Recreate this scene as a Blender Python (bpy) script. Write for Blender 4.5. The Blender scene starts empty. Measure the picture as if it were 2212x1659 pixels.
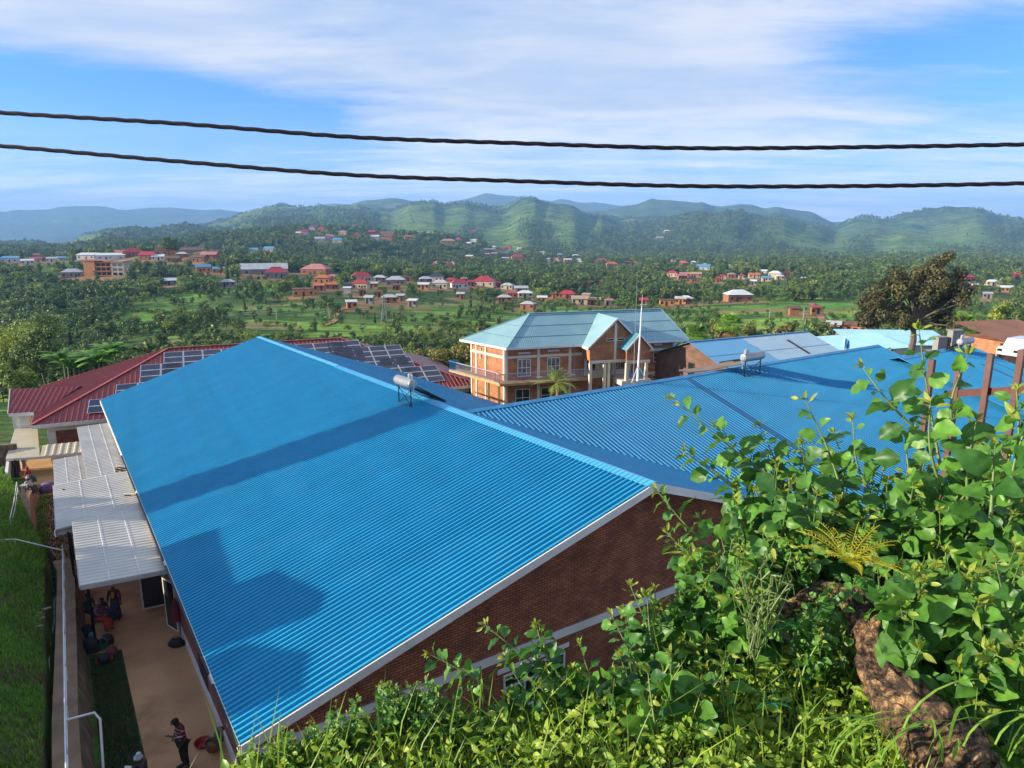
import bpy, math, random
import numpy as np
from mathutils import Vector, Matrix
random.seed(7); RNG=np.random.default_rng(11)
PI=math.pi
scn=bpy.context.scene
COL=scn.collection
# ---------------------------------------------------------------- camera (eye at the origin, y forward, z up)
F=1505.;CX=1106.;CY=829.5;PITCH=math.atan((CY-500)/F);SP,CP=math.sin(PITCH),math.cos(PITCH)
cam=bpy.data.cameras.new('camera');cam.sensor_width=36;cam.lens=F/2212*36;cam.clip_start=.05;cam.clip_end=60000
camo=bpy.data.objects.new('camera',cam);COL.objects.link(camo);camo.rotation_euler=(PI/2-PITCH,0,0);scn.camera=camo
# ---------------------------------------------------------------- light
SUN_AZ,SUN_EL=math.radians(262),math.radians(17.2)
SD=np.array([math.sin(SUN_AZ)*math.cos(SUN_EL),math.cos(SUN_AZ)*math.cos(SUN_EL),math.sin(SUN_EL)])
sl=bpy.data.lights.new('sun','SUN');sl.energy=5.0;sl.angle=math.radians(.5);sl.color=(1,.87,.68)
slo=bpy.data.objects.new('sun',sl);COL.objects.link(slo);slo.rotation_euler=Vector(SD).to_track_quat('Z','Y').to_euler()
scn.view_settings.view_transform='Standard';scn.view_settings.look='None';scn.view_settings.exposure=.93;scn.view_settings.gamma=1
def make_world():
    w=bpy.data.worlds.new('World');scn.world=w;w.use_nodes=True;nt=w.node_tree;N=nt.nodes;L=nt.links
    N.clear()
    out=N.new('ShaderNodeOutputWorld')
    sky=N.new('ShaderNodeTexSky');sky.sky_type='NISHITA';sky.sun_disc=False;sky.sun_elevation=SUN_EL;sky.sun_rotation=SUN_AZ;sky.altitude=1700;sky.dust_density=.6;sky.ozone_density=1.6;sky.air_density=1.1
    bg=N.new('ShaderNodeBackground');bg.inputs[1].default_value=.09
    tint=N.new('ShaderNodeMix');tint.data_type='RGBA';tint.blend_type='MULTIPLY';tint.inputs[0].default_value=1;tint.inputs[7].default_value=(.42,.82,1.5,1)
    L.new(sky.outputs[0],tint.inputs[6]);L.new(tint.outputs[2],bg.inputs[0])
    cl=N.new('ShaderNodeBackground');cl.inputs[1].default_value=.57
    mx=N.new('ShaderNodeMixShader');L.new(bg.outputs[0],mx.inputs[1]);L.new(cl.outputs[0],mx.inputs[2]);L.new(mx.outputs[0],out.inputs[0])
    tc=N.new('ShaderNodeTexCoord');sep=N.new('ShaderNodeSeparateXYZ');L.new(tc.outputs['Generated'],sep.inputs[0])
    def m(op,a,b=None,clamp=False):
        n=N.new('ShaderNodeMath');n.operation=op;n.use_clamp=clamp
        for i,v in enumerate((a,b)):
            if v is None: continue
            if isinstance(v,(int,float)): n.inputs[i].default_value=v
            else: L.new(v,n.inputs[i])
        return n.outputs[0]
    den=m('ADD',m('MAXIMUM',sep.outputs[2],0.0),.10)
    px=m('DIVIDE',sep.outputs[0],den);py=m('DIVIDE',sep.outputs[1],den)
    cb=N.new('ShaderNodeCombineXYZ');L.new(px,cb.inputs[0]);L.new(py,cb.inputs[1])
    def noise(scale,sx,sy,rot,detail,rough,dist=0,off=0):
        mp=N.new('ShaderNodeMapping');mp.inputs['Scale'].default_value=(sx,sy,1);mp.inputs['Rotation'].default_value=(0,0,math.radians(rot));mp.inputs['Location'].default_value=(off,off*.7,0)
        L.new(cb.outputs[0],mp.inputs[0]);n=N.new('ShaderNodeTexNoise');n.inputs['Scale'].default_value=scale;n.inputs['Detail'].default_value=detail;n.inputs['Roughness'].default_value=rough;n.inputs['Distortion'].default_value=dist
        L.new(mp.outputs[0],n.inputs[0]);return n.outputs[0]
    a=noise(.55,1,1,20,6,.55,.4,3.1); b=noise(1.3,.35,1.6,-24,8,.62,.5,1.7); c=noise(5,.5,1.4,-20,8,.7,.4,.3)
    v=m('ADD',m('ADD',m('MULTIPLY',a,.55),m('MULTIPLY',b,.66)),m('MULTIPLY',c,.44))
    def patch(px_,py_,rx,rz,amt):   # a gap (negative) or a bank (positive) of cloud round one bearing of the sky
        r=ray(px_,py_);r=r/np.linalg.norm(r)
        dx=m('DIVIDE',m('SUBTRACT',sep.outputs[0],float(r[0])),rx);dz=m('DIVIDE',m('SUBTRACT',sep.outputs[2],float(r[2])),rz)
        d=m('ADD',m('MULTIPLY',dx,dx),m('MULTIPLY',dz,dz));e=m('SUBTRACT',1.0,d,True)
        return m('MULTIPLY',m('MULTIPLY',e,e),amt)
    for args in [(330,215,.48,.055,-.40),(60,150,.25,.05,-.22),(2080,110,.26,.075,-.36),(300,310,.42,.05,-.24),(2180,190,.12,.05,-.15),(1150,190,.38,.16,.22),(350,40,.5,.10,.22),(860,255,.10,.03,.22),(1300,80,.4,.1,.10),(1800,250,.4,.06,.10),(1820,470,.16,.022,.30),(120,200,.3,.012,.18),(1950,200,.3,.05,.06)]:
        v=m('ADD',v,patch(*args))
    ramp=N.new('ShaderNodeMapRange');ramp.interpolation_type='SMOOTHSTEP';ramp.inputs[1].default_value=.52;ramp.inputs[2].default_value=1.0;ramp.inputs[3].default_value=.0;ramp.inputs[4].default_value=.93
    L.new(v,ramp.inputs[0])
    # thin the veil gets thicker close to the horizon
    hz=N.new('ShaderNodeMapRange');hz.inputs[1].default_value=0;hz.inputs[2].default_value=.16;hz.inputs[3].default_value=.62;hz.inputs[4].default_value=0;L.new(sep.outputs[2],hz.inputs[0])
    fac=m('MAXIMUM',ramp.outputs[0],hz.outputs[0]);L.new(fac,mx.inputs[0]);L.new(m('ADD',.50,m('MULTIPLY',hz.outputs[0],.70)),cl.inputs[1])
    cr=N.new('ShaderNodeValToRGB');cr.color_ramp.elements[0].position=.3;cr.color_ramp.elements[0].color=(.50,.66,.95,1);cr.color_ramp.elements[1].position=.62;cr.color_ramp.elements[1].color=(.93,.95,1.0,1)
    L.new(noise(1.6,.6,1.2,-15,6,.6,.3,7.7),cr.inputs[0]);L.new(cr.outputs[0],cl.inputs[0])
def ray(x,y):
    a,b=(x-CX)/F,(CY-y)/F
    return np.array([a,CP+b*SP,-SP+b*CP])
def prj(P):
    x,y,z=P;d=y*CP-z*SP;u=y*SP+z*CP
    return CX+F*x/d,CY-F*u/d
def atz(px,z): r=ray(*px);return r*(z/r[2])
def aty(px,Y): r=ray(*px);return r*(Y/r[1])
def hit(px,pl): r=ray(*px);return r*(pl[1]/(pl[0]@r))
def plane3(A,B,C):
    n=np.cross(B-A,C-A);n=n/np.linalg.norm(n);return n,n@A
def above(B,px):
    r=ray(*px);return r*(math.hypot(B[0],B[1])/math.hypot(r[0],r[1]))
make_world()
# hall coordinates: s along its eave (away from the eye), a across it (to the right)
EA=atz((520,1612),-12.15);H=np.array([-.55303969,.83315491,0.]);W=np.array([.83315491,.55303969,0.]);Z=np.array([0,0,1.])
def Lc(s,a,z): return np.array([EA[0],EA[1],0])+s*H+a*W+np.array([0,0,z])
def gz(s): return -15.0-.085*s
def sa(P): d=np.asarray(P)-EA;return float(d@H),float(d@W)
_n=np.array([0,0,1.])+.085*H
def G(px,dz=0): return hit(px,(_n,_n@np.array([EA[0],EA[1],-15.0+dz])))
# ---------------------------------------------------------------- materials
MATS={}
def nodes_of(name):
    m=bpy.data.materials.new(name);m.use_nodes=True;nt=m.node_tree;return m,nt,nt.nodes,nt.links,nt.nodes['Principled BSDF']
def mat(name,c1,c2=None,rough=.6,metal=0.,scale=2.,detail=5,bump=0.,bscale=None,coord='Object',trans=0.,island=0.,spec=.5,lo=.35,hi=.65,stretch=None,dirt=None):
    if name in MATS: return MATS[name]
    m,nt,N,L,B=nodes_of(name);MATS[name]=m
    c2=c2 or tuple(min(1,x*.72) for x in c1)
    tc=N.new('ShaderNodeTexCoord');src=tc.outputs[coord]
    if stretch:
        mp=N.new('ShaderNodeMapping');mp.inputs['Scale'].default_value=stretch;L.new(src,mp.inputs[0]);src=mp.outputs[0]
    nz=N.new('ShaderNodeTexNoise');nz.inputs['Scale'].default_value=scale;nz.inputs['Detail'].default_value=detail;L.new(src,nz.inputs[0])
    cr=N.new('ShaderNodeValToRGB');cr.color_ramp.elements[0].position=lo;cr.color_ramp.elements[1].position=hi
    cr.color_ramp.elements[0].color=(*c2,1);cr.color_ramp.elements[1].color=(*c1,1);L.new(nz.outputs[0],cr.inputs[0]);col=cr.outputs[0]
    if island:
        g=N.new('ShaderNodeNewGeometry');hs=N.new('ShaderNodeHueSaturation');mr=N.new('ShaderNodeMapRange');mr.inputs[3].default_value=1-island;mr.inputs[4].default_value=1+island
        L.new(g.outputs['Random Per Island'],mr.inputs[0]);L.new(mr.outputs[0],hs.inputs['Value'])
        mr2=N.new('ShaderNodeMapRange');mr2.inputs[3].default_value=.5+island*.07;mr2.inputs[4].default_value=.5-island*.07
        L.new(g.outputs['Random Per Island'],mr2.inputs[0]);L.new(mr2.outputs[0],hs.inputs['Hue']);L.new(col,hs.inputs['Color']);col=hs.outputs[0]
    if dirt:
        n2=N.new('ShaderNodeTexNoise');n2.inputs['Scale'].default_value=dirt[1];n2.inputs['Detail'].default_value=8;n2.inputs['Roughness'].default_value=.65;L.new(tc.outputs[coord],n2.inputs[0])
        r2=N.new('ShaderNodeMapRange');r2.inputs[1].default_value=.52;r2.inputs[2].default_value=.72;r2.inputs[4].default_value=dirt[2];L.new(n2.outputs[0],r2.inputs[0])
        mx=N.new('ShaderNodeMix');mx.data_type='RGBA';mx.inputs[7].default_value=(*dirt[0],1);L.new(r2.outputs[0],mx.inputs[0]);L.new(col,mx.inputs[6]);col=mx.outputs[2]
    L.new(col,B.inputs['Base Color']);B.inputs['Roughness'].default_value=rough;B.inputs['Metallic'].default_value=metal
    B.inputs['Specular IOR Level'].default_value=spec
    if bump:
        bn=N.new('ShaderNodeTexNoise');bn.inputs['Scale'].default_value=bscale or scale*3;bn.inputs['Detail'].default_value=6;L.new(src,bn.inputs[0])
        b=N.new('ShaderNodeBump');b.inputs['Strength'].default_value=bump;b.inputs['Distance'].default_value=.05;L.new(bn.outputs[0],b.inputs['Height']);L.new(b.outputs[0],B.inputs['Normal'])
    if trans:
        t=N.new('ShaderNodeBsdfTranslucent');L.new(col,t.inputs[0]);mxs=N.new('ShaderNodeMixShader');mxs.inputs[0].default_value=trans
        L.new(B.outputs[0],mxs.inputs[1]);L.new(t.outputs[0],mxs.inputs[2]);L.new(mxs.outputs[0],N['Material Output'].inputs[0])
    return m
def brick(name,c1,c2,mortar,bw=.22,rh=.08,ms=.012,bump=.4):
    if name in MATS: return MATS[name]
    m,nt,N,L,B=nodes_of(name);MATS[name]=m
    tc=N.new('ShaderNodeTexCoord');b=N.new('ShaderNodeTexBrick');L.new(tc.outputs['UV'],b.inputs[0]);b.inputs['Scale'].default_value=1
    b.inputs['Brick Width'].default_value=bw;b.inputs['Row Height'].default_value=rh;b.inputs['Mortar Size'].default_value=ms;b.inputs['Mortar Smooth'].default_value=.3
    b.inputs['Color1'].default_value=(*c1,1);b.inputs['Color2'].default_value=(*c2,1);b.inputs['Mortar'].default_value=(*mortar,1);b.inputs['Bias'].default_value=-.1
    nz=N.new('ShaderNodeTexNoise');nz.inputs['Scale'].default_value=1.3;nz.inputs['Detail'].default_value=7;L.new(tc.outputs['UV'],nz.inputs[0])
    hs=N.new('ShaderNodeHueSaturation');mr=N.new('ShaderNodeMapRange');mr.inputs[1].default_value=.3;mr.inputs[2].default_value=.7;mr.inputs[3].default_value=.65;mr.inputs[4].default_value=1.3
    L.new(nz.outputs[0],mr.inputs[0]);L.new(mr.outputs[0],hs.inputs['Value']);L.new(b.outputs[0],hs.inputs['Color']);L.new(hs.outputs[0],B.inputs['Base Color'])
    B.inputs['Roughness'].default_value=.88
    bm=N.new('ShaderNodeBump');bm.inputs['Strength'].default_value=bump;bm.inputs['Distance'].default_value=.02;bm.invert=True;L.new(b.outputs[1],bm.inputs['Height']);L.new(bm.outputs[0],B.inputs['Normal'])
    return m
def glass(name='window_glass',c=(.02,.025,.03)): return mat(name,c,tuple(x*.6 for x in c),rough=.08,spec=.8,scale=.6)
# ---------------------------------------------------------------- mesh builder
def org(p):
    v=np.zeros(3)
    while p is not None: v+=np.array(p.location);p=p.parent
    return v
def tag(o,label=None,cat=None,group=None,kind=None):
    if label: o['label']=label
    if cat: o['category']=cat
    if group: o['group']=group
    if kind: o['kind']=kind
    return o
def empty(name,loc=(0,0,0),rz=0,**k):
    o=bpy.data.objects.new(name,None);COL.objects.link(o);o.location=tuple(map(float,loc));o.rotation_euler=(0,0,rz);o.empty_display_size=.2;return tag(o,**k)
class MB:
    def __init__(s): s.v=[];s.f=[]
    def add(s,vs,fs):
        n=len(s.v);s.v+=[tuple(map(float,p)) for p in vs];s.f+=[tuple(i+n for i in f) for f in fs];return s
    def quad(s,a,b,c,d): return s.add([a,b,c,d],[(0,1,2,3)])
    def poly(s,ps): return s.add(ps,[tuple(range(len(ps)))])
    def prism(s,ps,vec):        # closed solid: polygon pushed along vec
        n=len(ps);ps=[np.asarray(p,float) for p in ps];vec=np.asarray(vec,float)
        return s.add(ps+[p+vec for p in ps],[tuple(range(n))[::-1],tuple(range(n,2*n))]+[(i,(i+1)%n,n+(i+1)%n,n+i) for i in range(n)])
    def box(s,c,X,Y,Zv):        # centre and three half-axis vectors
        c,X,Y,Zv=[np.asarray(q,float) for q in (c,X,Y,Zv)]
        return s.prism([c-X-Y-Zv,c+X-Y-Zv,c+X+Y-Zv,c-X+Y-Zv],2*Zv)
    def bar(s,a,b,w,h,up=(0,0,1)):
        a,b=np.asarray(a,float),np.asarray(b,float);d=b-a;l=np.linalg.norm(d);d=d/l;up=np.asarray(up,float)
        x=np.cross(d,up)
        if np.linalg.norm(x)<1e-4: x=np.cross(d,(1,0,0))
        x/=np.linalg.norm(x);y=np.cross(x,d)
        return s.box((a+b)/2,x*w/2,y*h/2,d*l/2)
    def tube(s,pts,r,n=8,cap=True):
        pts=[np.asarray(p,float) for p in pts];R=r if isinstance(r,(list,tuple)) else [r]*len(pts);vs=[];fs=[];x=None
        for i,p in enumerate(pts):
            d=pts[min(i+1,len(pts)-1)]-pts[max(i-1,0)];d=d/(np.linalg.norm(d)+1e-9)
            if x is None: x=np.cross(d,(0,0,1) if abs(d[2])<.9 else (1,0,0))
            x=x-d*(x@d);x/=np.linalg.norm(x)+1e-9;y=np.cross(d,x)
            vs+=[p+R[i]*(x*math.cos(2*PI*k/n)+y*math.sin(2*PI*k/n)) for k in range(n)]
        for i in range(len(pts)-1):
            for k in range(n): fs.append((i*n+k,i*n+(k+1)%n,(i+1)*n+(k+1)%n,(i+1)*n+k))
        if cap: fs+=[tuple(range(n))[::-1],tuple(range((len(pts)-1)*n,len(pts)*n))]
        return s.add(vs,fs)
    def lathe(s,c,prof,n=20,axis=(0,0,1),sx=1,sy=1):
        c=np.asarray(c,float);ax=np.asarray(axis,float);ax/=np.linalg.norm(ax);x=np.cross(ax,(0,1,0) if abs(ax[1])<.9 else (1,0,0));x/=np.linalg.norm(x);y=np.cross(ax,x);vs=[];fs=[]
        for (r,h) in prof: vs+=[c+ax*h+r*(sx*x*math.cos(2*PI*k/n)+sy*y*math.sin(2*PI*k/n)) for k in range(n)]
        for i in range(len(prof)-1):
            for k in range(n): fs.append((i*n+k,i*n+(k+1)%n,(i+1)*n+(k+1)%n,(i+1)*n+k))
        fs+=[tuple(range(n))[::-1],tuple(range((len(prof)-1)*n,len(prof)*n))]
        return s.add(vs,fs)
    def build(s,name,m,parent=None,smooth=False,uv=True,**k):
        me=bpy.data.meshes.new(name);V=np.array(s.v,float)-org(parent);me.from_pydata(V.tolist(),[],s.f);me.validate(clean_customdata=False)
        if m: me.materials.append(m)
        if uv and len(me.polygons)<60000:
            ul=me.uv_layers.new(name='UVMap');n=len(me.loops);vi=np.empty(n,int);me.loops.foreach_get('vertex_index',vi)
            co=np.empty(len(me.vertices)*3);me.vertices.foreach_get('co',co);co=co.reshape(-1,3)+org(parent)
            nr=np.empty(len(me.polygons)*3);me.polygons.foreach_get('normal',nr);nr=nr.reshape(-1,3);lt=np.empty(len(me.polygons),int);me.polygons.foreach_get('loop_total',lt)
            nn=np.repeat(nr,lt,axis=0);pp=co[vi];tx=np.stack([-nn[:,1],nn[:,0],0*nn[:,0]],1);ln=np.linalg.norm(tx,axis=1)+1e-9;tx/=ln[:,None]
            vert=np.abs(nn[:,2])<.7;U=np.where(vert,(pp*tx).sum(1),pp@W);Vv=np.where(vert,pp[:,2],pp@H)
            ul.data.foreach_set('uv',np.stack([U,Vv],1).ravel())
        if smooth: me.polygons.foreach_set('use_smooth',[True]*len(me.polygons))
        o=bpy.data.objects.new(name,me);COL.objects.link(o)
        if parent is not None: o.parent=parent
        return tag(o,**k)
def copy_tree(o,parent=None):
    c=o.copy();COL.objects.link(c);c.parent=parent
    for ch in list(o.children): copy_tree(ch,c)
    return c
def corr(mb,poly,rib,pitch=.22,h=.035,prof=None,phase=0.):
    """ribbed metal sheet filling a convex planar polygon; ribs run along rib"""
    P=np.array(poly,float);n=np.zeros(3)
    for i in range(len(P)): n+=np.cross(P[i],P[(i+1)%len(P)])
    n/=np.linalg.norm(n)
    if n[2]<0: n=-n
    b=np.asarray(rib,float);b=b-n*(b@n);b/=np.linalg.norm(b);a=np.cross(b,n);o=P[0];A=(P-o)@a;B=(P-o)@b
    prof=prof or [(0,0),(.58,0),(.68,1),(.88,1),(.985,0)]
    xs=[];k0=math.floor(A.min()/pitch)-1
    for k in range(k0,int(A.max()/pitch)+2):
        for (f,hh) in prof: xs.append(((k+f+phase)*pitch,hh*h))
    xs=[(x,hh) for x,hh in xs if A.min()<x<A.max()];xs=[(A.min()+1e-4,0)]+xs+[(A.max()-1e-4,0)]
    vs=[];fs=[]
    for x,hh in xs:
        bs=[]
        for i in range(len(P)):
            a0,a1=A[i],A[(i+1)%len(P)]
            if (a0-x)*(a1-x)<=0 and abs(a1-a0)>1e-9: t=(x-a0)/(a1-a0);bs.append(B[i]+t*(B[(i+1)%len(P)]-B[i]))
        if not bs: continue
        vs+=[o+a*x+b*min(bs)+n*hh,o+a*x+b*max(bs)+n*hh]
    for i in range(len(vs)//2-1): fs.append((2*i,2*i+2,2*i+3,2*i+1))
    return mb.add(vs,fs)
def smooth_path(pts,n):
    pts=[np.asarray(p,float) for p in pts];out=[]
    for i in range(len(pts)-1):
        p0,p1,p2,p3=pts[max(i-1,0)],pts[i],pts[i+1],pts[min(i+2,len(pts)-1)]
        for k in range(n):
            t=k/n;out.append(.5*((2*p1)+(-p0+p2)*t+(2*p0-5*p1+4*p2-p3)*t*t+(-p0+3*p1-3*p2+p3)*t**3))
    return out+[pts[-1]]
def sheet_tone(m,sx,sy,amt=.13):
    nt=m.node_tree;N=nt.nodes;L=nt.links;B=N['Principled BSDF'];src=B.inputs['Base Color'].links[0].from_socket;tc=N.new('ShaderNodeTexCoord');mp=N.new('ShaderNodeMapping');mp.inputs['Scale'].default_value=(sx,sy,1);L.new(tc.outputs['UV'],mp.inputs[0]);nz=N.new('ShaderNodeTexNoise');nz.inputs['Scale'].default_value=1;nz.inputs['Detail'].default_value=4;nz.inputs['Roughness'].default_value=.7;L.new(mp.outputs[0],nz.inputs[0]);mr=N.new('ShaderNodeMapRange');mr.inputs[1].default_value=.3;mr.inputs[2].default_value=.7;mr.inputs[3].default_value=1-amt;mr.inputs[4].default_value=1+amt;L.new(nz.outputs[0],mr.inputs[0]);hs=N.new('ShaderNodeHueSaturation');L.new(mr.outputs[0],hs.inputs['Value']);L.new(src,hs.inputs['Color']);L.new(hs.outputs[0],B.inputs['Base Color']);return m
M=dict(
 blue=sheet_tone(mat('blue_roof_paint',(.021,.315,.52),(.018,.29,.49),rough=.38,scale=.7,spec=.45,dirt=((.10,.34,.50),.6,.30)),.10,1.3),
 blue_shaded=sheet_tone(mat('blue_roof_paint_shaded',(.014,.215,.41),(.012,.19,.37),rough=.5,scale=.7,spec=.25,dirt=((.06,.24,.40),.6,.30)),1.3,.10),  # same paint as the hall roof, its weaker light put into the colour
 cap=mat('light_blue_cap_paint',(.07,.37,.62),(.06,.33,.57),rough=.45,scale=1.5),
 white=mat('white_paint',(.72,.71,.68),(.62,.61,.58),rough=.6,scale=1.2,dirt=((.35,.30,.25),1.4,.3)),
 cream=mat('cream_paint',(.72,.66,.52),(.64,.58,.45),rough=.7,scale=1.,dirt=((.45,.36,.25),1.,.25)),
 teal=mat('faded_teal_paint',(.25,.41,.44),(.20,.36,.39),rough=.4,scale=.5,dirt=((.30,.42,.46),.8,.4)),
 red=mat('dark_red_roof_paint',(.27,.045,.035),(.22,.037,.03),rough=.42,scale=.5,dirt=((.35,.12,.09),.4,.2)),
 steel=mat('galvanised_sheet',(.66,.62,.53),(.55,.51,.43),rough=.42,metal=.35,scale=1.,dirt=((.42,.34,.22),.5,.35)),
 black=mat('black_steel',(.012,.012,.014),rough=.45,metal=.4),
 brickd=brick('red_clay_brick',(.43,.125,.05),(.25,.07,.032),(.085,.05,.035),.24,.09,.017),
 bricko=brick('orange_clay_brick',(.48,.18,.075),(.36,.125,.05),(.34,.19,.11)),
 brickm=brick('brown_clay_brick',(.20,.095,.06),(.14,.07,.05),(.12,.08,.06)),
 conc=mat('dusty_concrete',(.54,.30,.14),(.42,.225,.10),rough=.9,scale=.6,detail=8,bump=.25,bscale=9,dirt=((.17,.08,.035),.35,.75)),
 soil=mat('bare_soil',(.20,.12,.07),(.12,.07,.04),rough=.95,scale=1.2,bump=.5,bscale=5),
 stone=mat('rubble_stone',(.26,.18,.11),(.10,.07,.045),rough=.9,scale=3.,bump=.9,bscale=4,stretch=(1,1,.6)),
 dark=mat('dark_interior',(.02,.018,.016),rough=.8),
 glass=glass(),
 blueb=mat('blue_railing_paint',(.03,.25,.55),rough=.5),
 lil=mat('lilac_railing_paint',(.48,.46,.62),rough=.5),
)
# ================================================================ TERRAIN
def hsh(ix,iy,seed):
    h=(ix*374761393+iy*668265263+seed*1442695041).astype(np.int64);h=(h^(h>>13))*1274126177;h=h^(h>>16);return (h&0xffff)/65535.
def vnoise(x,y,seed=0):
    x=np.asarray(x,float);y=np.asarray(y,float);ix=np.floor(x).astype(np.int64);iy=np.floor(y).astype(np.int64);fx=x-ix;fy=y-iy;fx=fx*fx*(3-2*fx);fy=fy*fy*(3-2*fy)
    a=hsh(ix,iy,seed);b=hsh(ix+1,iy,seed);c=hsh(ix,iy+1,seed);d=hsh(ix+1,iy+1,seed)
    return (a*(1-fx)+b*fx)*(1-fy)+(c*(1-fx)+d*fx)*fy
def fbm(x,y,o=4,seed=0,ridge=False):
    t=0;a=1.;n=0
    for i in range(o):
        v=vnoise(x,y,seed+i*17)
        if ridge: v=1-np.abs(2*v-1)
        t=t+a*v;n+=a;a*=.5;x=x*2.03+11.3;y=y*2.03+7.7
    return t/n-.5
XS=np.linspace(-260,2480,275)
def row(*p):
    p=np.array(p,float);y=np.interp(XS,p[:,0],p[:,1]);k=np.array([1,2,1.])/4
    return np.convolve(np.pad(y,1,'edge'),k,'valid')
ROWS=[
(110,row((-260,850),(2480,822))),
(170,row((-260,800),(100,772),(300,748),(500,738),(1100,742),(1700,735),(2480,755))),
(260,row((-260,725),(100,702),(300,688),(500,674),(700,668),(900,676),(1100,690),(1300,690),(1500,682),(1700,670),(1900,672),(2480,692))),
(360,row((-260,655),(100,642),(300,632),(500,624),(700,624),(900,632),(1100,647),(1300,652),(1500,642),(1700,632),(2480,652))),
(450,row((-260,606),(100,586),(300,574),(500,584),(700,594),(900,606),(1100,620),(1300,622),(1500,618),(1700,612),(2480,626))),
(520,row((-260,578),(60,565),(200,562),(330,548),(450,548),(520,566),(700,590),(900,604),(1100,613),(1300,614),(1500,606),(2480,614))),
(700,row((-260,590),(60,580),(300,575),(500,572),(700,578),(900,592),(1100,592),(1500,585),(2000,583),(2480,592))),
(820,row((-260,580),(60,570),(300,562),(500,552),(700,555),(850,578),(950,580),(1100,577),(1500,580),(2480,588))),
(1000,row((-260,565),(100,552),(300,540),(500,522),(650,518),(750,524),(850,550),(940,562),(1010,560),(1100,568),(1500,572),(2000,572),(2480,582))),
(1250,row((-260,552),(100,538),(300,530),(500,508),(600,504),(660,497),(720,500),(800,508),(900,515),(970,522),(1030,532),(1100,552),(1300,565),(2000,562),(2480,570))),
(1550,row((-260,556),(100,548),(300,538),(600,530),(900,530),(1000,535),(1150,545),(1300,552),(1500,556),(2000,556),(2480,560))),
(1900,row((-260,548),(60,532),(140,538),(300,520),(400,510),(600,505),(800,512),(900,520),(1000,522),(1100,515),(1200,512),(1350,530),(1500,535),(1700,540),(2000,545),(2200,545),(2480,548))),
(2300,row((-260,530),(20,522),(75,519),(120,532),(200,528),(280,512),(361,489),(417,490),(500,498),(600,485),(750,492),(860,498),(950,505),(1050,498),(1150,480),(1250,484),(1350,505),(1480,505),(1560,490),(1650,505),(1800,520),(1900,508),(2050,520),(2200,512),(2350,522),(2480,530))),
(2800,row((-260,540),(60,538),(200,530),(300,522),(450,498),(520,490),(600,480),(700,480),(800,485),(900,480),(1000,478),(1080,470),(1160,455),(1250,468),(1350,492),(1450,490),(1530,478),(1579,467),(1640,482),(1700,500),(1800,497),(1900,500),(2000,508),(2100,495),(2200,505),(2300,500),(2480,515))),
(3400,row((-260,540),(200,530),(380,500),(450,482),(520,470),(573,462),(617,458),(700,462),(800,468),(870,460),(960,458),(1020,452),(1080,445),(1133,434),(1147,430),(1178,436),(1213,438),(1250,452),(1330,470),(1430,478),(1560,490),(1700,495),(1760,492),(1809,487),(1852,467.5),(1905,468),(1937,471),(1973,467),(1998,458),(2047,459),(2086,469),(2136,477),(2172,485),(2212,489),(2480,505))),
(4200,row((-260,545),(400,520),(480,490),(573,475),(700,470),(850,472),(1000,468),(1150,455),(1250,468),(1350,475),(1500,478),(1700,482),(1800,492),(2000,480),(2480,510))),
(5200,row((-260,545),(420,515),(500,470),(555,462),(600,451),(617,449),(642,454),(700,452),(775,452),(820,446),(855,440),(887,446.5),(921,445),(939,452),(1008,455),(1150,455),(1300,455),(1352,447),(1400,436),(1442,439),(1462,442.6),(1522,440),(1568,446),(1618,448),(1653,459),(1689,459),(1738,463),(1763,469),(1795,487),(1900,492),(2480,510))),
(6500,row((-260,540),(500,500),(1000,480),(1500,470),(2480,515))),
(9000,row((-260,452),(-100,462),(0,457),(83,455),(104,459),(160,450),(222,448),(260,456),(319,449),(380,450),(451,452),(513,460),(600,468),(660,452),(714,440),(768,450),(830,455),(939,446.5),(1008,438),(1053,420),(1081,426),(1105,425),(1133,432),(1190,440),(1213,434),(1241,441),(1321,443),(1352,446.5),(1450,462),(1700,480),(2480,500))),
(12000,row((-260,500),(2480,510))),
]
LY=np.log(np.array([r[0] for r in ROWS]));RY=np.array([r[1] for r in ROWS])
def kz(py):
    t=(CY-py)/F;return (t*CP-SP)/(CP+t*SP)
def near_z(x,Y):
    dx=x-EA[0];dy=Y-EA[1];s=dx*H[0]+dy*H[1];a=dx*W[0]+dy*W[1]
    g=-15.06-.085*np.clip(s,-8,70)
    cap=-13.75-.085*np.clip(s,-20,60)
    f=1-np.clip((s-30)/22,0,1);f=f*f*(3-2*f);f2=np.clip((s+30)/10,0,1)
    edge=np.where(s<24,-4.15,-4.15-(np.clip(s,24,60)-24)*.11)
    left=cap-.06+np.minimum(np.maximum(edge-a,0)*.58,8.2)*f
    z=np.where(a<edge,np.where(s<50,left,g),g-.0)
    z=np.where((a<edge)&(s<50),z,g)
    return z
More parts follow.
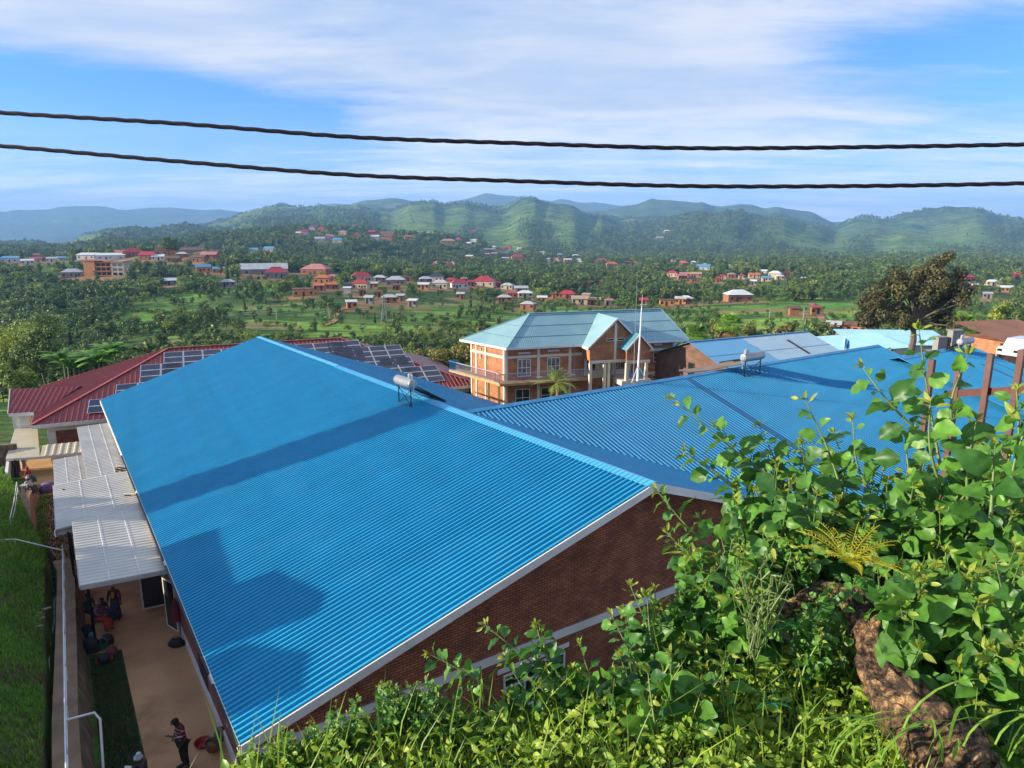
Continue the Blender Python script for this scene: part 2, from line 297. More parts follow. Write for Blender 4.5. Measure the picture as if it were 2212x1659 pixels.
def tz(x,Y,detail=True):
    x=np.asarray(x,float);Y=np.asarray(Y,float);ly=np.log(np.clip(Y,60,12500));px=CX+F*(x/Y)/CP;k=0
    for it in range(3):
        cx=np.clip((px-XS[0])/(XS[1]-XS[0]),0,len(XS)-1.001);i=cx.astype(int);fx=cx-i
        j=np.clip(np.searchsorted(LY,ly)-1,0,len(LY)-2);t=np.clip((ly-LY[j])/(LY[j+1]-LY[j]),0,1);t=.45*t+.55*t*t*(3-2*t)
        k0=kz(RY[j,i]*(1-fx)+RY[j,i+1]*fx);k1=kz(RY[j+1,i]*(1-fx)+RY[j+1,i+1]*fx)
        z=(k0*np.exp(LY[j]))*(1-t)+(k1*np.exp(LY[j+1]))*t
        px=CX+F*(x/Y)/(CP-(z/Y)*SP)
    if detail:
        amp=np.interp(Y,[100,300,800,1500,3000,6000,9000,12000],[.3,1.2,4,12,85,95,75,60])
        wl=np.interp(Y,[100,600,1500,3000,9000],[50,90,230,480,1300])
        # gullies and spurs
        z=z+amp*(1.5*fbm(x/wl,Y/wl*.8,4,5,True)+.5*fbm(x/wl*2.7,Y/wl*2.7,4,9))
        tr=np.clip((2600-Y)/1500,0,1)*np.interp(Y,[150,400,1500],[.5,1.,2.2])
        st=np.interp(Y,[150,400,1500,2600],[3.5,5,9,14])
        q=z/st;fr=q-np.floor(q);z=z+tr*(np.clip(fr*3.2-1.1,0,1)-fr)*.9
    nz=near_z(x,Y);b=np.clip((Y-74)/34,0,1);b=b*b*(3-2*b)
    return nz*(1-b)+z*b
def land(px,py,y0=74,y1=11800):
    r=ray(px,py);Y=np.exp(np.linspace(math.log(y0),math.log(y1),900));d=r[2]/r[1]*Y-tz(r[0]/r[1]*Y,Y);k=np.nonzero(d<0)[0]
    if len(k)==0 or k[0]==0: i=0 if len(k) else len(Y)-1;yy=Y[i]
    else:
        i=k[0];t=d[i-1]/(d[i-1]-d[i]);yy=Y[i-1]+t*(Y[i]-Y[i-1])
    x=r[0]/r[1]*yy;return np.array([x,yy,float(tz(np.array([x]),np.array([yy]))[0])])
def cover_at(x,Y):   # 1 wood, 0 open fields
    d=np.interp(Y,[100,220,420,520,900,1400,2600,6000],[.42,.36,.56,.72,.66,.66,.54,.6]);w=np.interp(Y,[100,600,3000],[38,80,300])
    n=fbm(x/w,Y/w,4,33)+.5
    px=CX+F*(x/Y)/CP
    d=d-np.where((Y>1650)&(Y<3300),.02,0)-np.where((px>450)&(px<950)&(Y>1650)&(Y<3300),.10,0)
    d=d+np.where((px<260)&(Y<520)&(Y>110),.30*(1-np.clip(px,0,260)/300),0)+np.where((px>480)&(px<900)&(Y>600)&(Y<1300),.3,0)
    d=d+np.where((px>1250)&(Y<300)&(Y>200),-.12,0)
    return np.clip((n-(1-d)+.07)*9,0,1)
def grid_obj(name,xf,Yv,nu,u0,u1,zf,m,**k):
    U=np.linspace(u0,u1,nu);YY,UU=np.meshgrid(Yv,U,indexing='ij');XX=UU*YY;ZZ=zf(XX,YY)
    V=np.stack([XX,YY,ZZ],-1).reshape(-1,3);ny=len(Yv);i,j=np.meshgrid(np.arange(ny-1),np.arange(nu-1),indexing='ij');a=(i*nu+j).ravel()
    Fc=np.stack([a,a+1,a+nu+1,a+nu],1);me=bpy.data.meshes.new(name);me.vertices.add(len(V));me.vertices.foreach_set('co',V.ravel());me.loops.add(Fc.size);me.loops.foreach_set('vertex_index',Fc.ravel())
    me.polygons.add(len(Fc));me.polygons.foreach_set('loop_start',np.arange(len(Fc))*4);me.polygons.foreach_set('loop_total',np.full(len(Fc),4));me.update(calc_edges=True);me.polygons.foreach_set('use_smooth',[True]*len(Fc))
    at=me.attributes.new('cover','FLOAT','POINT');at.data.foreach_set('value',cover_at(XX.ravel(),YY.ravel()).astype(np.float32))
    me.materials.append(m);o=bpy.data.objects.new(name,me);COL.objects.link(o);return tag(o,**k)
def terrain_mat():
    m,nt,N,L,B=nodes_of('hill_land');B.inputs['Roughness'].default_value=.95;B.inputs['Specular IOR Level'].default_value=.1
    tc=N.new('ShaderNodeTexCoord');at=N.new('ShaderNodeAttribute');at.attribute_name='cover';sp=N.new('ShaderNodeSeparateXYZ');L.new(tc.outputs['Object'],sp.inputs[0])
    # fields: long plots that follow the slope, each its own crop
    def vor(sc,stx,sty,rot):
        mp=N.new('ShaderNodeMapping');mp.inputs['Scale'].default_value=(stx,sty,.0);mp.inputs['Rotation'].default_value=(0,0,rot)
        dn=N.new('ShaderNodeTexNoise');dn.inputs['Scale'].default_value=.02;dn.inputs['Detail'].default_value=3;L.new(tc.outputs['Object'],dn.inputs[0])
        ad=N.new('ShaderNodeVectorMath');ad.operation='MULTIPLY_ADD';ad.inputs[1].default_value=(22,22,0);L.new(dn.outputs[1],ad.inputs[0]);L.new(tc.outputs['Object'],ad.inputs[2]);L.new(ad.outputs[0],mp.inputs[0])
        v=N.new('ShaderNodeTexVoronoi');v.inputs['Scale'].default_value=sc;L.new(mp.outputs[0],v.inputs[0]);return v
    v=vor(.060,.42,1.35,.15);sc=N.new('ShaderNodeSeparateColor');L.new(v.outputs['Color'],sc.inputs[0])
    cr=N.new('ShaderNodeValToRGB');cr.color_ramp.interpolation='CONSTANT';e=cr.color_ramp.elements
    cols=[(0,(.13,.27,.035)),(.12,(.24,.40,.06)),(.24,(.07,.15,.025)),(.36,(.34,.46,.07)),(.46,(.16,.25,.05)),(.57,(.28,.25,.10)),(.66,(.12,.33,.035)),(.75,(.36,.22,.12)),(.81,(.20,.34,.055)),(.90,(.06,.13,.025))]
    e[0].position=0;e[0].color=(*cols[0][1],1);e[1].position=cols[1][0];e[1].color=(*cols[1][1],1)
    for p,c in cols[2:]: q=e.new(p);q.color=(*c,1)
    L.new(sc.outputs[0],cr.inputs[0])
    n1=N.new('ShaderNodeTexNoise');n1.inputs['Scale'].default_value=.12;n1.inputs['Detail'].default_value=9;n1.inputs['Roughness'].default_value=.72;L.new(tc.outputs['Object'],n1.inputs[0])
    n2=N.new('ShaderNodeTexNoise');n2.inputs['Scale'].default_value=.007;n2.inputs['Detail'].default_value=12;n2.inputs['Roughness'].default_value=.78;L.new(tc.outputs['Object'],n2.inputs[0])
    mr=N.new('ShaderNodeMapRange');mr.inputs[1].default_value=.3;mr.inputs[2].default_value=.7;mr.inputs[3].default_value=.45;mr.inputs[4].default_value=1.6;L.new(n1.outputs[0],mr.inputs[0])
    hs=N.new('ShaderNodeHueSaturation');L.new(mr.outputs[0],hs.inputs['Value']);L.new(cr.outputs[0],hs.inputs['Color'])
    fo=N.new('ShaderNodeValToRGB');fo.color_ramp.elements[0].position=.35;fo.color_ramp.elements[0].color=(.035,.075,.018,1);fo.color_ramp.elements[1].position=.62;fo.color_ramp.elements[1].color=(.10,.17,.04,1);L.new(n1.outputs[0],fo.inputs[0])
    # distant slopes: scrub, grass and eroded brown
    fr=N.new('ShaderNodeValToRGB');q=fr.color_ramp.elements;q[0].position=.36;q[0].color=(.014,.036,.012,1);q[1].position=.66;q[1].color=(.38,.28,.13,1);z=q.new(.455);z.color=(.05,.12,.025,1);z=q.new(.50);z.color=(.10,.19,.04,1);z=q.new(.58);z.color=(.21,.27,.08,1);L.new(n2.outputs[0],fr.inputs[0])
    mx=N.new('ShaderNodeMix');mx.data_type='RGBA';L.new(at.outputs['Fac'],mx.inputs[0]);wv=N.new('ShaderNodeTexWave');wv.bands_direction='Y';wv.inputs['Scale'].default_value=.16;wv.inputs['Distortion'].default_value=5;wv.inputs['Detail'].default_value=3;wv.inputs['Detail Scale'].default_value=.4;L.new(tc.outputs['Object'],wv.inputs[0]);wr=N.new('ShaderNodeMapRange');wr.inputs[1].default_value=.0;wr.inputs[2].default_value=.35;wr.inputs[3].default_value=.38;wr.inputs[4].default_value=1.05;L.new(wv.outputs[0],wr.inputs[0]);h2=N.new('ShaderNodeHueSaturation');L.new(wr.outputs[0],h2.inputs['Value']);L.new(hs.outputs[0],h2.inputs['Color']);L.new(h2.outputs[0],mx.inputs[6]);L.new(fo.outputs[0],mx.inputs[7])
    my=N.new('ShaderNodeMix');my.data_type='RGBA';md=N.new('ShaderNodeMapRange');md.inputs[1].default_value=900;md.inputs[2].default_value=3200;md.inputs[3].default_value=.15;md.inputs[4].default_value=.85;L.new(sp.outputs[1],md.inputs[0]);L.new(md.outputs[0],my.inputs[0]);L.new(mx.outputs[2],my.inputs[6]);L.new(fr.outputs[0],my.inputs[7])
    m3=N.new('ShaderNodeMix');m3.data_type='RGBA';mm=N.new('ShaderNodeMath');mm.operation='MULTIPLY';mm.inputs[1].default_value=.65;L.new(at.outputs['Fac'],mm.inputs[0]);L.new(mm.outputs[0],m3.inputs[0]);L.new(my.outputs[2],m3.inputs[6]);L.new(fo.outputs[0],m3.inputs[7]);nl=N.new('ShaderNodeMapRange');nl.inputs[1].default_value=58;nl.inputs[2].default_value=80;nl.inputs[3].default_value=1;nl.inputs[4].default_value=0;L.new(sp.outputs[1],nl.inputs[0])
    lw=N.new('ShaderNodeValToRGB');lw.color_ramp.elements[0].position=.42;lw.color_ramp.elements[0].color=(.10,.075,.04,1);lw.color_ramp.elements[1].position=.55;lw.color_ramp.elements[1].color=(.075,.16,.025,1);n5=N.new('ShaderNodeTexNoise');n5.inputs['Scale'].default_value=.45;n5.inputs['Detail'].default_value=8;L.new(tc.outputs['Object'],n5.inputs[0]);L.new(n5.outputs[0],lw.inputs[0])
    m4=N.new('ShaderNodeMix');m4.data_type='RGBA';L.new(nl.outputs[0],m4.inputs[0]);L.new(m3.outputs[2],m4.inputs[6]);L.new(lw.outputs[0],m4.inputs[7])
    ya=N.new('ShaderNodeAttribute');ya.attribute_name='yard';yw=N.new('ShaderNodeMath');yw.operation='MULTIPLY';L.new(ya.outputs['Fac'],yw.inputs[0]);L.new(mr.outputs[0],yw.inputs[1]);yw.use_clamp=True
    m5=N.new('ShaderNodeMix');m5.data_type='RGBA';m5.inputs[7].default_value=(.34,.19,.095,1);L.new(yw.outputs[0],m5.inputs[0]);L.new(m4.outputs[2],m5.inputs[6]);L.new(m5.outputs[2],B.inputs['Base Color'])
    bp=N.new('ShaderNodeBump');bp.inputs['Distance'].default_value=1.5;bp.inputs['Strength'].default_value=.5;L.new(n1.outputs[0],bp.inputs['Height'])
    n3=N.new('ShaderNodeTexNoise');n3.inputs['Scale'].default_value=.008;n3.inputs['Detail'].default_value=10;n3.inputs['Roughness'].default_value=.68;L.new(tc.outputs['Object'],n3.inputs[0])
    b2=N.new('ShaderNodeBump');b2.inputs['Distance'].default_value=110;L.new(md.outputs[0],b2.inputs['Strength']);L.new(n3.outputs[0],b2.inputs['Height']);L.new(bp.outputs[0],b2.inputs['Normal']);L.new(b2.outputs[0],B.inputs['Normal'])
    return m
TM=terrain_mat()
Yv=np.concatenate([np.linspace(7,72,110)[:-1],np.exp(np.linspace(math.log(72),math.log(12000),520))])
grid_obj('ground',None,Yv,430,-1.25,1.25,tz,TM,kind='structure')
# ================================================================ CAMPUS
def pane_window(par,c,X,Zd,out,wd,hg,frame=M['white'],nx=2,ny=3,t=.05,name='window',split=None,gl=None):
    """window centred at c; X along the wall, out = outward normal; frame with mullions, glass behind"""
    c,X,Zd,out=[np.asarray(q,float) for q in (c,X,Zd,out)];mb=MB();hw,hh=wd/2,hg/2
    def b(x0,x1,z0,z1,d=.035): mb.box(c+X*(x0+x1)/2+Zd*(z0+z1)/2+out*.02,X*(x1-x0)/2,Zd*(z1-z0)/2,out*d)
    b(-hw,hw,hh-t,hh);b(-hw,hw,-hh,-hh+t);b(-hw,-hw+t,-hh+t,hh-t);b(hw-t,hw,-hh+t,hh-t)
    for i in range(1,nx): x=-hw+wd*i/nx;b(x-t*.4,x+t*.4,-hh+t,hh-t,.03)
    for i in range(1,ny): z=-hh+hg*i/ny;b(-hw+t,hw-t,z-t*.4,z+t*.4,.028)
    w=mb.build(name,frame,par);g=MB();g.box(c-out*.01,X*(hw-t),Zd*(hh-t),out*.006);g.build('pane',gl or M['glass'],w);return w
def rail_run(mb,pts,h=1.0,sp=.13,r=.012,tr=.03):
    for a,b in zip(pts[:-1],pts[1:]):
        a,b=np.asarray(a,float),np.asarray(b,float);l=np.linalg.norm(b-a);n=max(2,int(l/sp))
        for i in range(n+1): p=a+(b-a)*i/n;mb.bar(p+[0,0,.08],p+[0,0,h],r*2,r*2)
        mb.bar(a+[0,0,h],b+[0,0,h],tr*1.6,tr*1.6);mb.bar(a+[0,0,.08],b+[0,0,.08],tr,tr)
def frame_roof_plane(A,B,C): return plane3(A,B,C)
# ---- the big hall in front
PL_L=plane3(EA,EA+ray(91,554)*50,EA+ray(4228,-737)*50)
R0=hit((1415,1045),PL_L);R1=hit((560,728),PL_L);E0=EA.copy();E1=hit((217,865),PL_L)
RDIR=(R1-R0)/np.linalg.norm(R1-R0)
T1=math.tan(math.radians(19.));rs=W-Z*T1;PL_R=plane3(R0,R1,R0+rs)
hall=empty('school_hall',Lc(0,6,gz(0)),label='long brick hall under a bright blue ribbed metal gable roof, nearest building in front',cat='building')
# right eave
WID=12.6
E3=R0+rs*WID;E2=R1+rs*WID
UPn=np.array([0,0,1.]);RP=[(0,0),(.62,0),(.67,1),(.88,1),(.93,0)]
o=corr(MB(),[E0,R0,R1,E1],R0-E0,.22,.075,RP).build('roof',M['blue'],hall,label='sunlit left slope of ribbed blue metal sheets')
corr(MB(),[R0,E3,E2,R1],rs,.22,.06,RP).build('roof',M['blue'],hall,label='shaded right slope of ribbed blue metal sheets')
soff=MB()
for q in ([E0,R0,R1,E1],[R0,E3,E2,R1]):
    nn=np.cross(q[1]-q[0],q[3]-q[0]);nn/=np.linalg.norm(nn);nn*=np.sign(nn[2]);soff.prism([p-nn*.03 for p in q],-nn*.05)
soff.build('roof_underside',M['dark'],hall)
screws=MB();rg=random.Random(3)
na=np.cross(R0-E0,RDIR);na/=np.linalg.norm(na);na*=np.sign(na[2])
cp=MB()
for (sd,wd) in ((E0-R0,.30),(rs,.26)):
    d=sd/np.linalg.norm(sd);nn=np.cross(d,RDIR);nn*=np.sign(nn[2])/np.linalg.norm(nn)
    a=R0-RDIR*.02+nn*.045+UPn*.02;b=R1+RDIR*.02+nn*.045+UPn*.02
    k=hit((735,790),PL_L);k=R0+RDIR*((k-R0)@RDIR)
    for p,q,wk,up in ((a,k+nn*.045+UPn*.02,wd,.0),(k+nn*.045+UPn*.03,b,wd*.85,.02)):
        cp.prism([p+UPn*up,q+UPn*up,q+d*wk+UPn*up,p+d*wk+UPn*up],-nn*.008)
cp.build('ridge_cap',M['cap'],hall)
fs=MB();din=H
for a,b in ((E0,R0),(R0,E3)):   # verge boards on the near gable
    fs.prism([a-H*.05+Z*.03,b-H*.05+Z*.03,b-H*.05-Z*.24,a-H*.05-Z*.24],H*.04)
fs.build('verge_board',M['white'],hall)
ev=MB();ev.prism([E0-W*.05+Z*.02,E0-W*.05-Z*.20,E0-W*.01-Z*.20,E0-W*.01+Z*.02],RDIR*np.linalg.norm(E1-E0));ev.build('eave_board',M['white'],hall)
gt=MB()   # dark gutter that shows in front of the eave in places
for s0,s1 in ((0.05,3.0),(3.6,12),(12.6,22),(22.4,30)):
    gt.bar(E0+RDIR*s0-W*.07+Z*.0,E0+RDIR*s1-W*.07+Z*.0,.07,.05)
gt.build('gutter',M['black'],hall)
# walls
def roof_z(P,pl): return (pl[1]-pl[0][0]*P[0]-pl[0][1]*P[1])/pl[0][2]
wa0=.38
def wl(s,a,z): return Lc(s,a,z)
g=MB();ar,_=sa(R0);apex_a=sa(R0)[1];re_a=sa(E3)[1]-.4;s0=.45
def eaz(s,a,pl,dz=-.13):
    P=Lc(s,a,0);return roof_z(P,pl)+dz
gab=[wl(s0,wa0,gz(s0)-1.2),wl(s0,re_a,gz(s0)-1.2),wl(s0,re_a,eaz(s0,re_a,PL_R)),wl(s0,apex_a,eaz(s0,apex_a,PL_L)),wl(s0,wa0,eaz(s0,wa0,PL_L))]
g.prism(gab,H*.22);g.build('gable_wall',M['brickd'],hall)
sw=MB();s1=48.
lf=[wl(s0+.221,wa0,gz(s0)-1.2),wl(s1,wa0,gz(s1)-.6),wl(s1,wa0,eaz(s1,wa0,PL_L)),wl(s0+.221,wa0,eaz(s0,wa0,PL_L))]
sw.prism(lf,W*.22);sw.build('side_wall',brick('salmon_clay_brick',(.36,.11,.06),(.27,.08,.045),(.16,.07,.045)),hall)
pl_=MB();pl_.prism([wl(s0-.02,wa0-.06,gz(s0)-.6),wl(s1,wa0-.06,gz(s1)-.6),wl(s1,wa0-.06,gz(s1)+.28),wl(s0-.02,wa0-.06,gz(s0)+.32)],W*.058);pl_.build('plinth',M['white'],hall)
# white concrete band across the near gable
bd=MB()
def gpx(px): # point on the gable wall plane seen at a pixel
    P0=wl(s0-.04,0,0);r=ray(*px);return r*((H@P0)/(H@r))
fz=.5486
zb=lambda x,y:((1000+x*.7233)*fz,(2024+y*.7233)*fz)
A_=gpx(zb(40,1270));B_=gpx(zb(790,1050));C_=gpx(zb(1400,850));D_=gpx(zb(1960,670))
bz=(A_[2]+B_[2]+C_[2])/3
for i,(z0,z1) in enumerate(((A_[2]+.02,A_[2]-.26),)):
    bd.prism([wl(s0-.05,wa0,z0),wl(s0-.05,re_a,z0),wl(s0-.05,re_a,z1),wl(s0-.05,wa0,z1)],H*.048)
bd.build('band',M['white'],hall)
bw=MB();sa0,aa0=sa(gpx(zb(1500,980)))
zt=A_[2]-.55
bw.prism([wl(s0-.03,aa0-1.2,zt),wl(s0-.03,aa0+1.6,zt),wl(s0-.03,aa0+1.6,zt-.16),wl(s0-.03,aa0-1.2,zt-.16)],H*.028);bw.build('lintel',M['white'],hall)
pane_window(hall,wl(s0-.03,aa0+.2,zt-.95),W,Z,-H,2.4,1.4,nx=3)
# double doors swung open and shutters on the corridor side
def leaf(par,s,a,ang,wd,hg,name='door',zoff=.08,nx=2,ny=4):
    d=-W*math.sin(ang)+H*math.cos(ang);o_=np.cross(d,Z);c=Lc(s,a,gz(s)+zoff+hg/2)+d*wd/2
    return pane_window(par,c,d,Z,o_,wd,hg,nx=nx,ny=ny,t=.07,name=name)
leaf(hall,16.4,.25,math.radians(85),1.0,2.3);leaf(hall,13.2,.25,math.radians(20),.9,2.2)
for s_,an in ((22.6,60),(28.3,60)): 
    d=-W*math.sin(math.radians(an))+H*math.cos(math.radians(an));pane_window(hall,Lc(s_,.2,-12.15-.0287*s_-1.0)+d*.45,d,Z,np.cross(d,Z),.9,1.5,nx=1,ny=2,name='window',frame=M['cream'])
for s_ in (14.9,24.5,29.5,8.2):
    op=MB();op.box(Lc(s_,.375,gz(s_)+1.2),H*.8,W*.012,Z*1.1);op.build('door_opening',M['dark'],hall)
# downpipes
for s_ in (12.35,):
    dp=MB();dp.tube([Lc(s_,.2,gz(s_)),Lc(s_,.2,-12.15-.0287*s_-.35),Lc(s_,-.02,-12.15-.0287*s_-.12)],.05,8);dp.build('downpipe',mat('grey_pipe',(.3,.3,.3),rough=.5),hall)
dp=MB();dp.tube([Lc(.2,.25,gz(0)),Lc(.2,.25,-12.6),Lc(.1,.0,-12.28)],.055,8);dp.build('downpipe',mat('white_pipe',(.6,.6,.6),rough=.5),hall)
# canopies over the corridor
pr=lambda x,y:(.3307*x,713.2+.3307*y)
CAN=[([(510,1655),(1070,1540),(890,1140),(480,1235)],-12.7,0),([(360,1250),(890,1140),(820,930),(355,1100)],-13.2,0),([(505,640),(700,600),(830,930),(580,1000)],-13.5,0),([(350,845),(530,815),(590,1085),(365,1135)],-14.,0)]
for i,(pp,z,_) in enumerate(CAN):
    q=[atz(pr(*p),z) for p in pp]
    S=[sa(p)[0] for p in q];smin=min(S[0],S[1]) if i in(0,1) else min(S[2],S[3]);smax=max(S)
    Aout=np.mean([sa(q[0])[1],sa(q[3])[1]]);Ain=.12 if i!=3 else -1.6
    if i==0: s_0,s_1=12.6,19.9
    elif i==1: s_0,s_1=20.0,27.2
    elif i==2: s_0,s_1=27.3,41.
    else: s_0,s_1=26.3,35.1
    zi=min(z+.1,-12.15-.0287*s_1-.22) if i!=3 else z
    lab=['nearest translucent grey sheet canopy','second grey sheet canopy with a pipe on each side','farthest canopy sheet, high against the eave','low outer canopy sheet beside the far one'][i]
    poly=[Lc(s_0,Aout,z-.06),Lc(s_0,Ain,zi),Lc(s_1,Ain,zi),Lc(s_1,Aout,z-.06)]
    cn=corr(MB(),poly,W,.30,.03,[(0,0),(.78,0),(.84,1),(.93,1),(.99,0)]).build('canopy',M['steel'],hall,label=lab)
    cr=MB();cr.prism([poly[0]-Z*.02,poly[1]-Z*.02,poly[1]-Z*.16,poly[0]-Z*.16],-H*.035);cr.prism([poly[0]-Z*.02,poly[3]-Z*.02,poly[3]-Z*.12,poly[0]-Z*.12],-W*.035)
    cr.build('fascia',mat('grey_white_paint',(.5,.5,.48),rough=.5),cn)
    for f in (.32,.66):
        a=poly[0]+(poly[1]-poly[0])*f+Z*.0325;b=poly[3]+(poly[2]-poly[3])*f+Z*.0325;lp=MB();lp.bar(a,b,.035,.006);lp.build('fixing_strip',mat('pale_sealant',(.75,.75,.72),rough=.6),cn)
    if i in(1,2):
        pb=MB();pb.tube([poly[0]+Z*.10,poly[1]+Z*.12],.07,8);pb.tube([poly[0]+Z*.10,poly[0]-Z*.2],.07,8);pb.build('pipe',mat('grey_pipe',(.3,.3,.3)),cn)
po=MB();Bp=G((206.7,1387.8));po.tube([Bp,[Bp[0],Bp[1],-12.95]],.05,8);po.build('canopy_post',M['black'],hall)
for s_ in (19.6,26.0,34.5):
    po=MB();b_=Lc(s_,-3.1,gz(s_));po.tube([b_,b_*[1,1,0]+[0,0,-13.2 if s_<30 else -14.1]],.05,8);po.build('canopy_post',M['black'],hall)
# ---- second blue roof, at right angles to the hall
TH2=math.radians(17);ZR=-8.4;Q2=atz((1440,820),ZR);dn2=-H-Z*math.tan(TH2);PL_2=plane3(Q2,Q2+W,Q2+dn2)
wing=empty('school_wing',Q2*[1,1,0]+[0,0,-16],label='second bright blue ribbed roof behind the shrub, at right angles to the hall',cat='building')
Am=np.array([PL_R[0],PL_2[0],[0,0,1.]]);V0=np.linalg.solve(Am,[PL_R[1],PL_2[1],ZR]);vd=np.cross(PL_R[0],PL_2[0]);vd/=np.linalg.norm(vd);vd*=-np.sign(vd[2])
V1=V0+vd*12.6
RA=hit((1930,762),PL_2);tA=(RA-Q2)@W;RA=Q2+W*tA
L2=13.5
dnn=dn2/np.linalg.norm(-H)
q1=V1+W*0;drop=((V0-V1)@H)
EB=RA+dn2*14.;VB=V1-H*(14-((V0-V1)@H))*1.0;VB[2]=EB[2]
up=Z*.03
s=MB();corr(s,[V0+up,RA+up,EB+up,Q2+dn2*14+W*((V1-Q2)@W)+up,V1+up],dn2,.23,.042,[(0,0),(.5,0),(.6,1),(.86,1),(.97,0)])
s.build('roof',M['blue_shaded'],wing)
s=MB();fs2=H-Z*math.tan(TH2);vm=vd-2*H*(vd@H);s.prism([V0,RA,RA+fs2*11,V0+vm*11/(vm@H)],-Z*.05);s.build('roof',M['blue'],wing,label='far slope of the blue roof, hidden behind its ridge')
s=MB()
for d_,wd in ((dn2,.28),(fs2,.2)):
    s.prism([V0-W*.1+Z*.085,RA+Z*.085,RA+d_*wd+Z*.085,V0+W*.2+d_*wd+Z*.085],Z*-.01)
s.build('ridge_cap',mat('mid_blue_cap_paint',(.035,.26,.50),rough=.45),wing)
s=MB();vp_=V0+up;s.prism([V0+Z*.05,V1+Z*.05,V1+Z*.05+W*.25,V0+Z*.05+W*.25],-Z*.01)
wb=MB();wb.prism([RA+dn2*.4-Z*.3,RA+dn2*13.6-Z*.3,(RA+dn2*13.6)*[1,1,0]+[0,0,-18],(RA+dn2*.4)*[1,1,0]+[0,0,-18]],-W*.2);wb.prism([V0+W*8+fs2*10.5,RA+fs2*10.5,RA*[1,1,0]+H*10.5+[0,0,-19],(V0+W*8)*[1,1,0]+H*10.5+[0,0,-19]],-H*.2)
wb.build('wall',M['brickd'],wing)
# third length of blue roof to the right, slightly lower
ZR3=-8.75;Q3=atz((1952,772),ZR3);R3e=atz((2145,752.5),ZR3);R3e=Q3+W*((R3e-Q3)@W)
blk=empty('classroom_block',Q3*[1,1,0]+[0,0,-16.5],label='blue ribbed roofed block at the right edge, behind the brown steel posts',cat='building')
s=MB();corr(s,[Q3-W*.6,R3e,R3e+dn2*15,Q3-W*.6+dn2*15],dn2,.23,.042,[(0,0),(.5,0),(.6,1),(.86,1),(.97,0)]);s.build('roof',M['blue_shaded'],blk)
s=MB();s.prism([Q3-W*.6+Z*.05,R3e+Z*.05,R3e+dn2*.3+Z*.05,Q3-W*.6+dn2*.3+Z*.05],-Z*.01);s.prism([Q3-W*.6+Z*.05,R3e+Z*.05,R3e+fs2*9,Q3-W*.6+fs2*9],-Z*.02);s.build('ridge_cap',mat('mid_blue_cap_paint',(0,0,0)),blk)
s=MB();s.prism([R3e+dn2*.1-Z*.1-W*.3,R3e+dn2*14.6-Z*.1-W*.3,(R3e+dn2*14.6)*[1,1,0]+[0,0,-18]-W*.3,(R3e)*[1,1,0]+[0,0,-18]-W*.3],-W*.2);s.prism([Q3+fs2*8.8,R3e+fs2*8.8,R3e*[1,1,0]+H*8.8+[0,0,-18],Q3*[1,1,0]+H*8.8+[0,0,-18]],-H*.2);s.build('wall',M['brickd'],blk)
s=MB();s.prism([R3e-Z*.02+W*.02,R3e+dn2*15+W*.02,R3e+dn2*15+W*.02-Z*.2,R3e+W*.02-Z*.2],-W*.03);s.build('verge_board',M['white'],blk)
s=MB() # two darker skirting ribs/lap flashings running down the slope
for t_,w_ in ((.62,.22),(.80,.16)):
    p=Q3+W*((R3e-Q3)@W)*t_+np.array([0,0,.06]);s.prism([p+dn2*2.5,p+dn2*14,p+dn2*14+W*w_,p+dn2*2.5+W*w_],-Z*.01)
s.build('dark_strip',mat('dark_blue_strip',(.012,.13,.27),rough=.5),blk)
s=MB();p=Q2+W*1.2+np.array([0,0,.085]);s.prism([p+dn2*.3,p+dn2*13.9,p+dn2*13.9+W*.32,p+dn2*.3+W*.32],-Z*.008);s.build('dark_strip',mat('dark_blue_strip',(0,0,0)),wing)  # narrow darker blue strip running down the slope

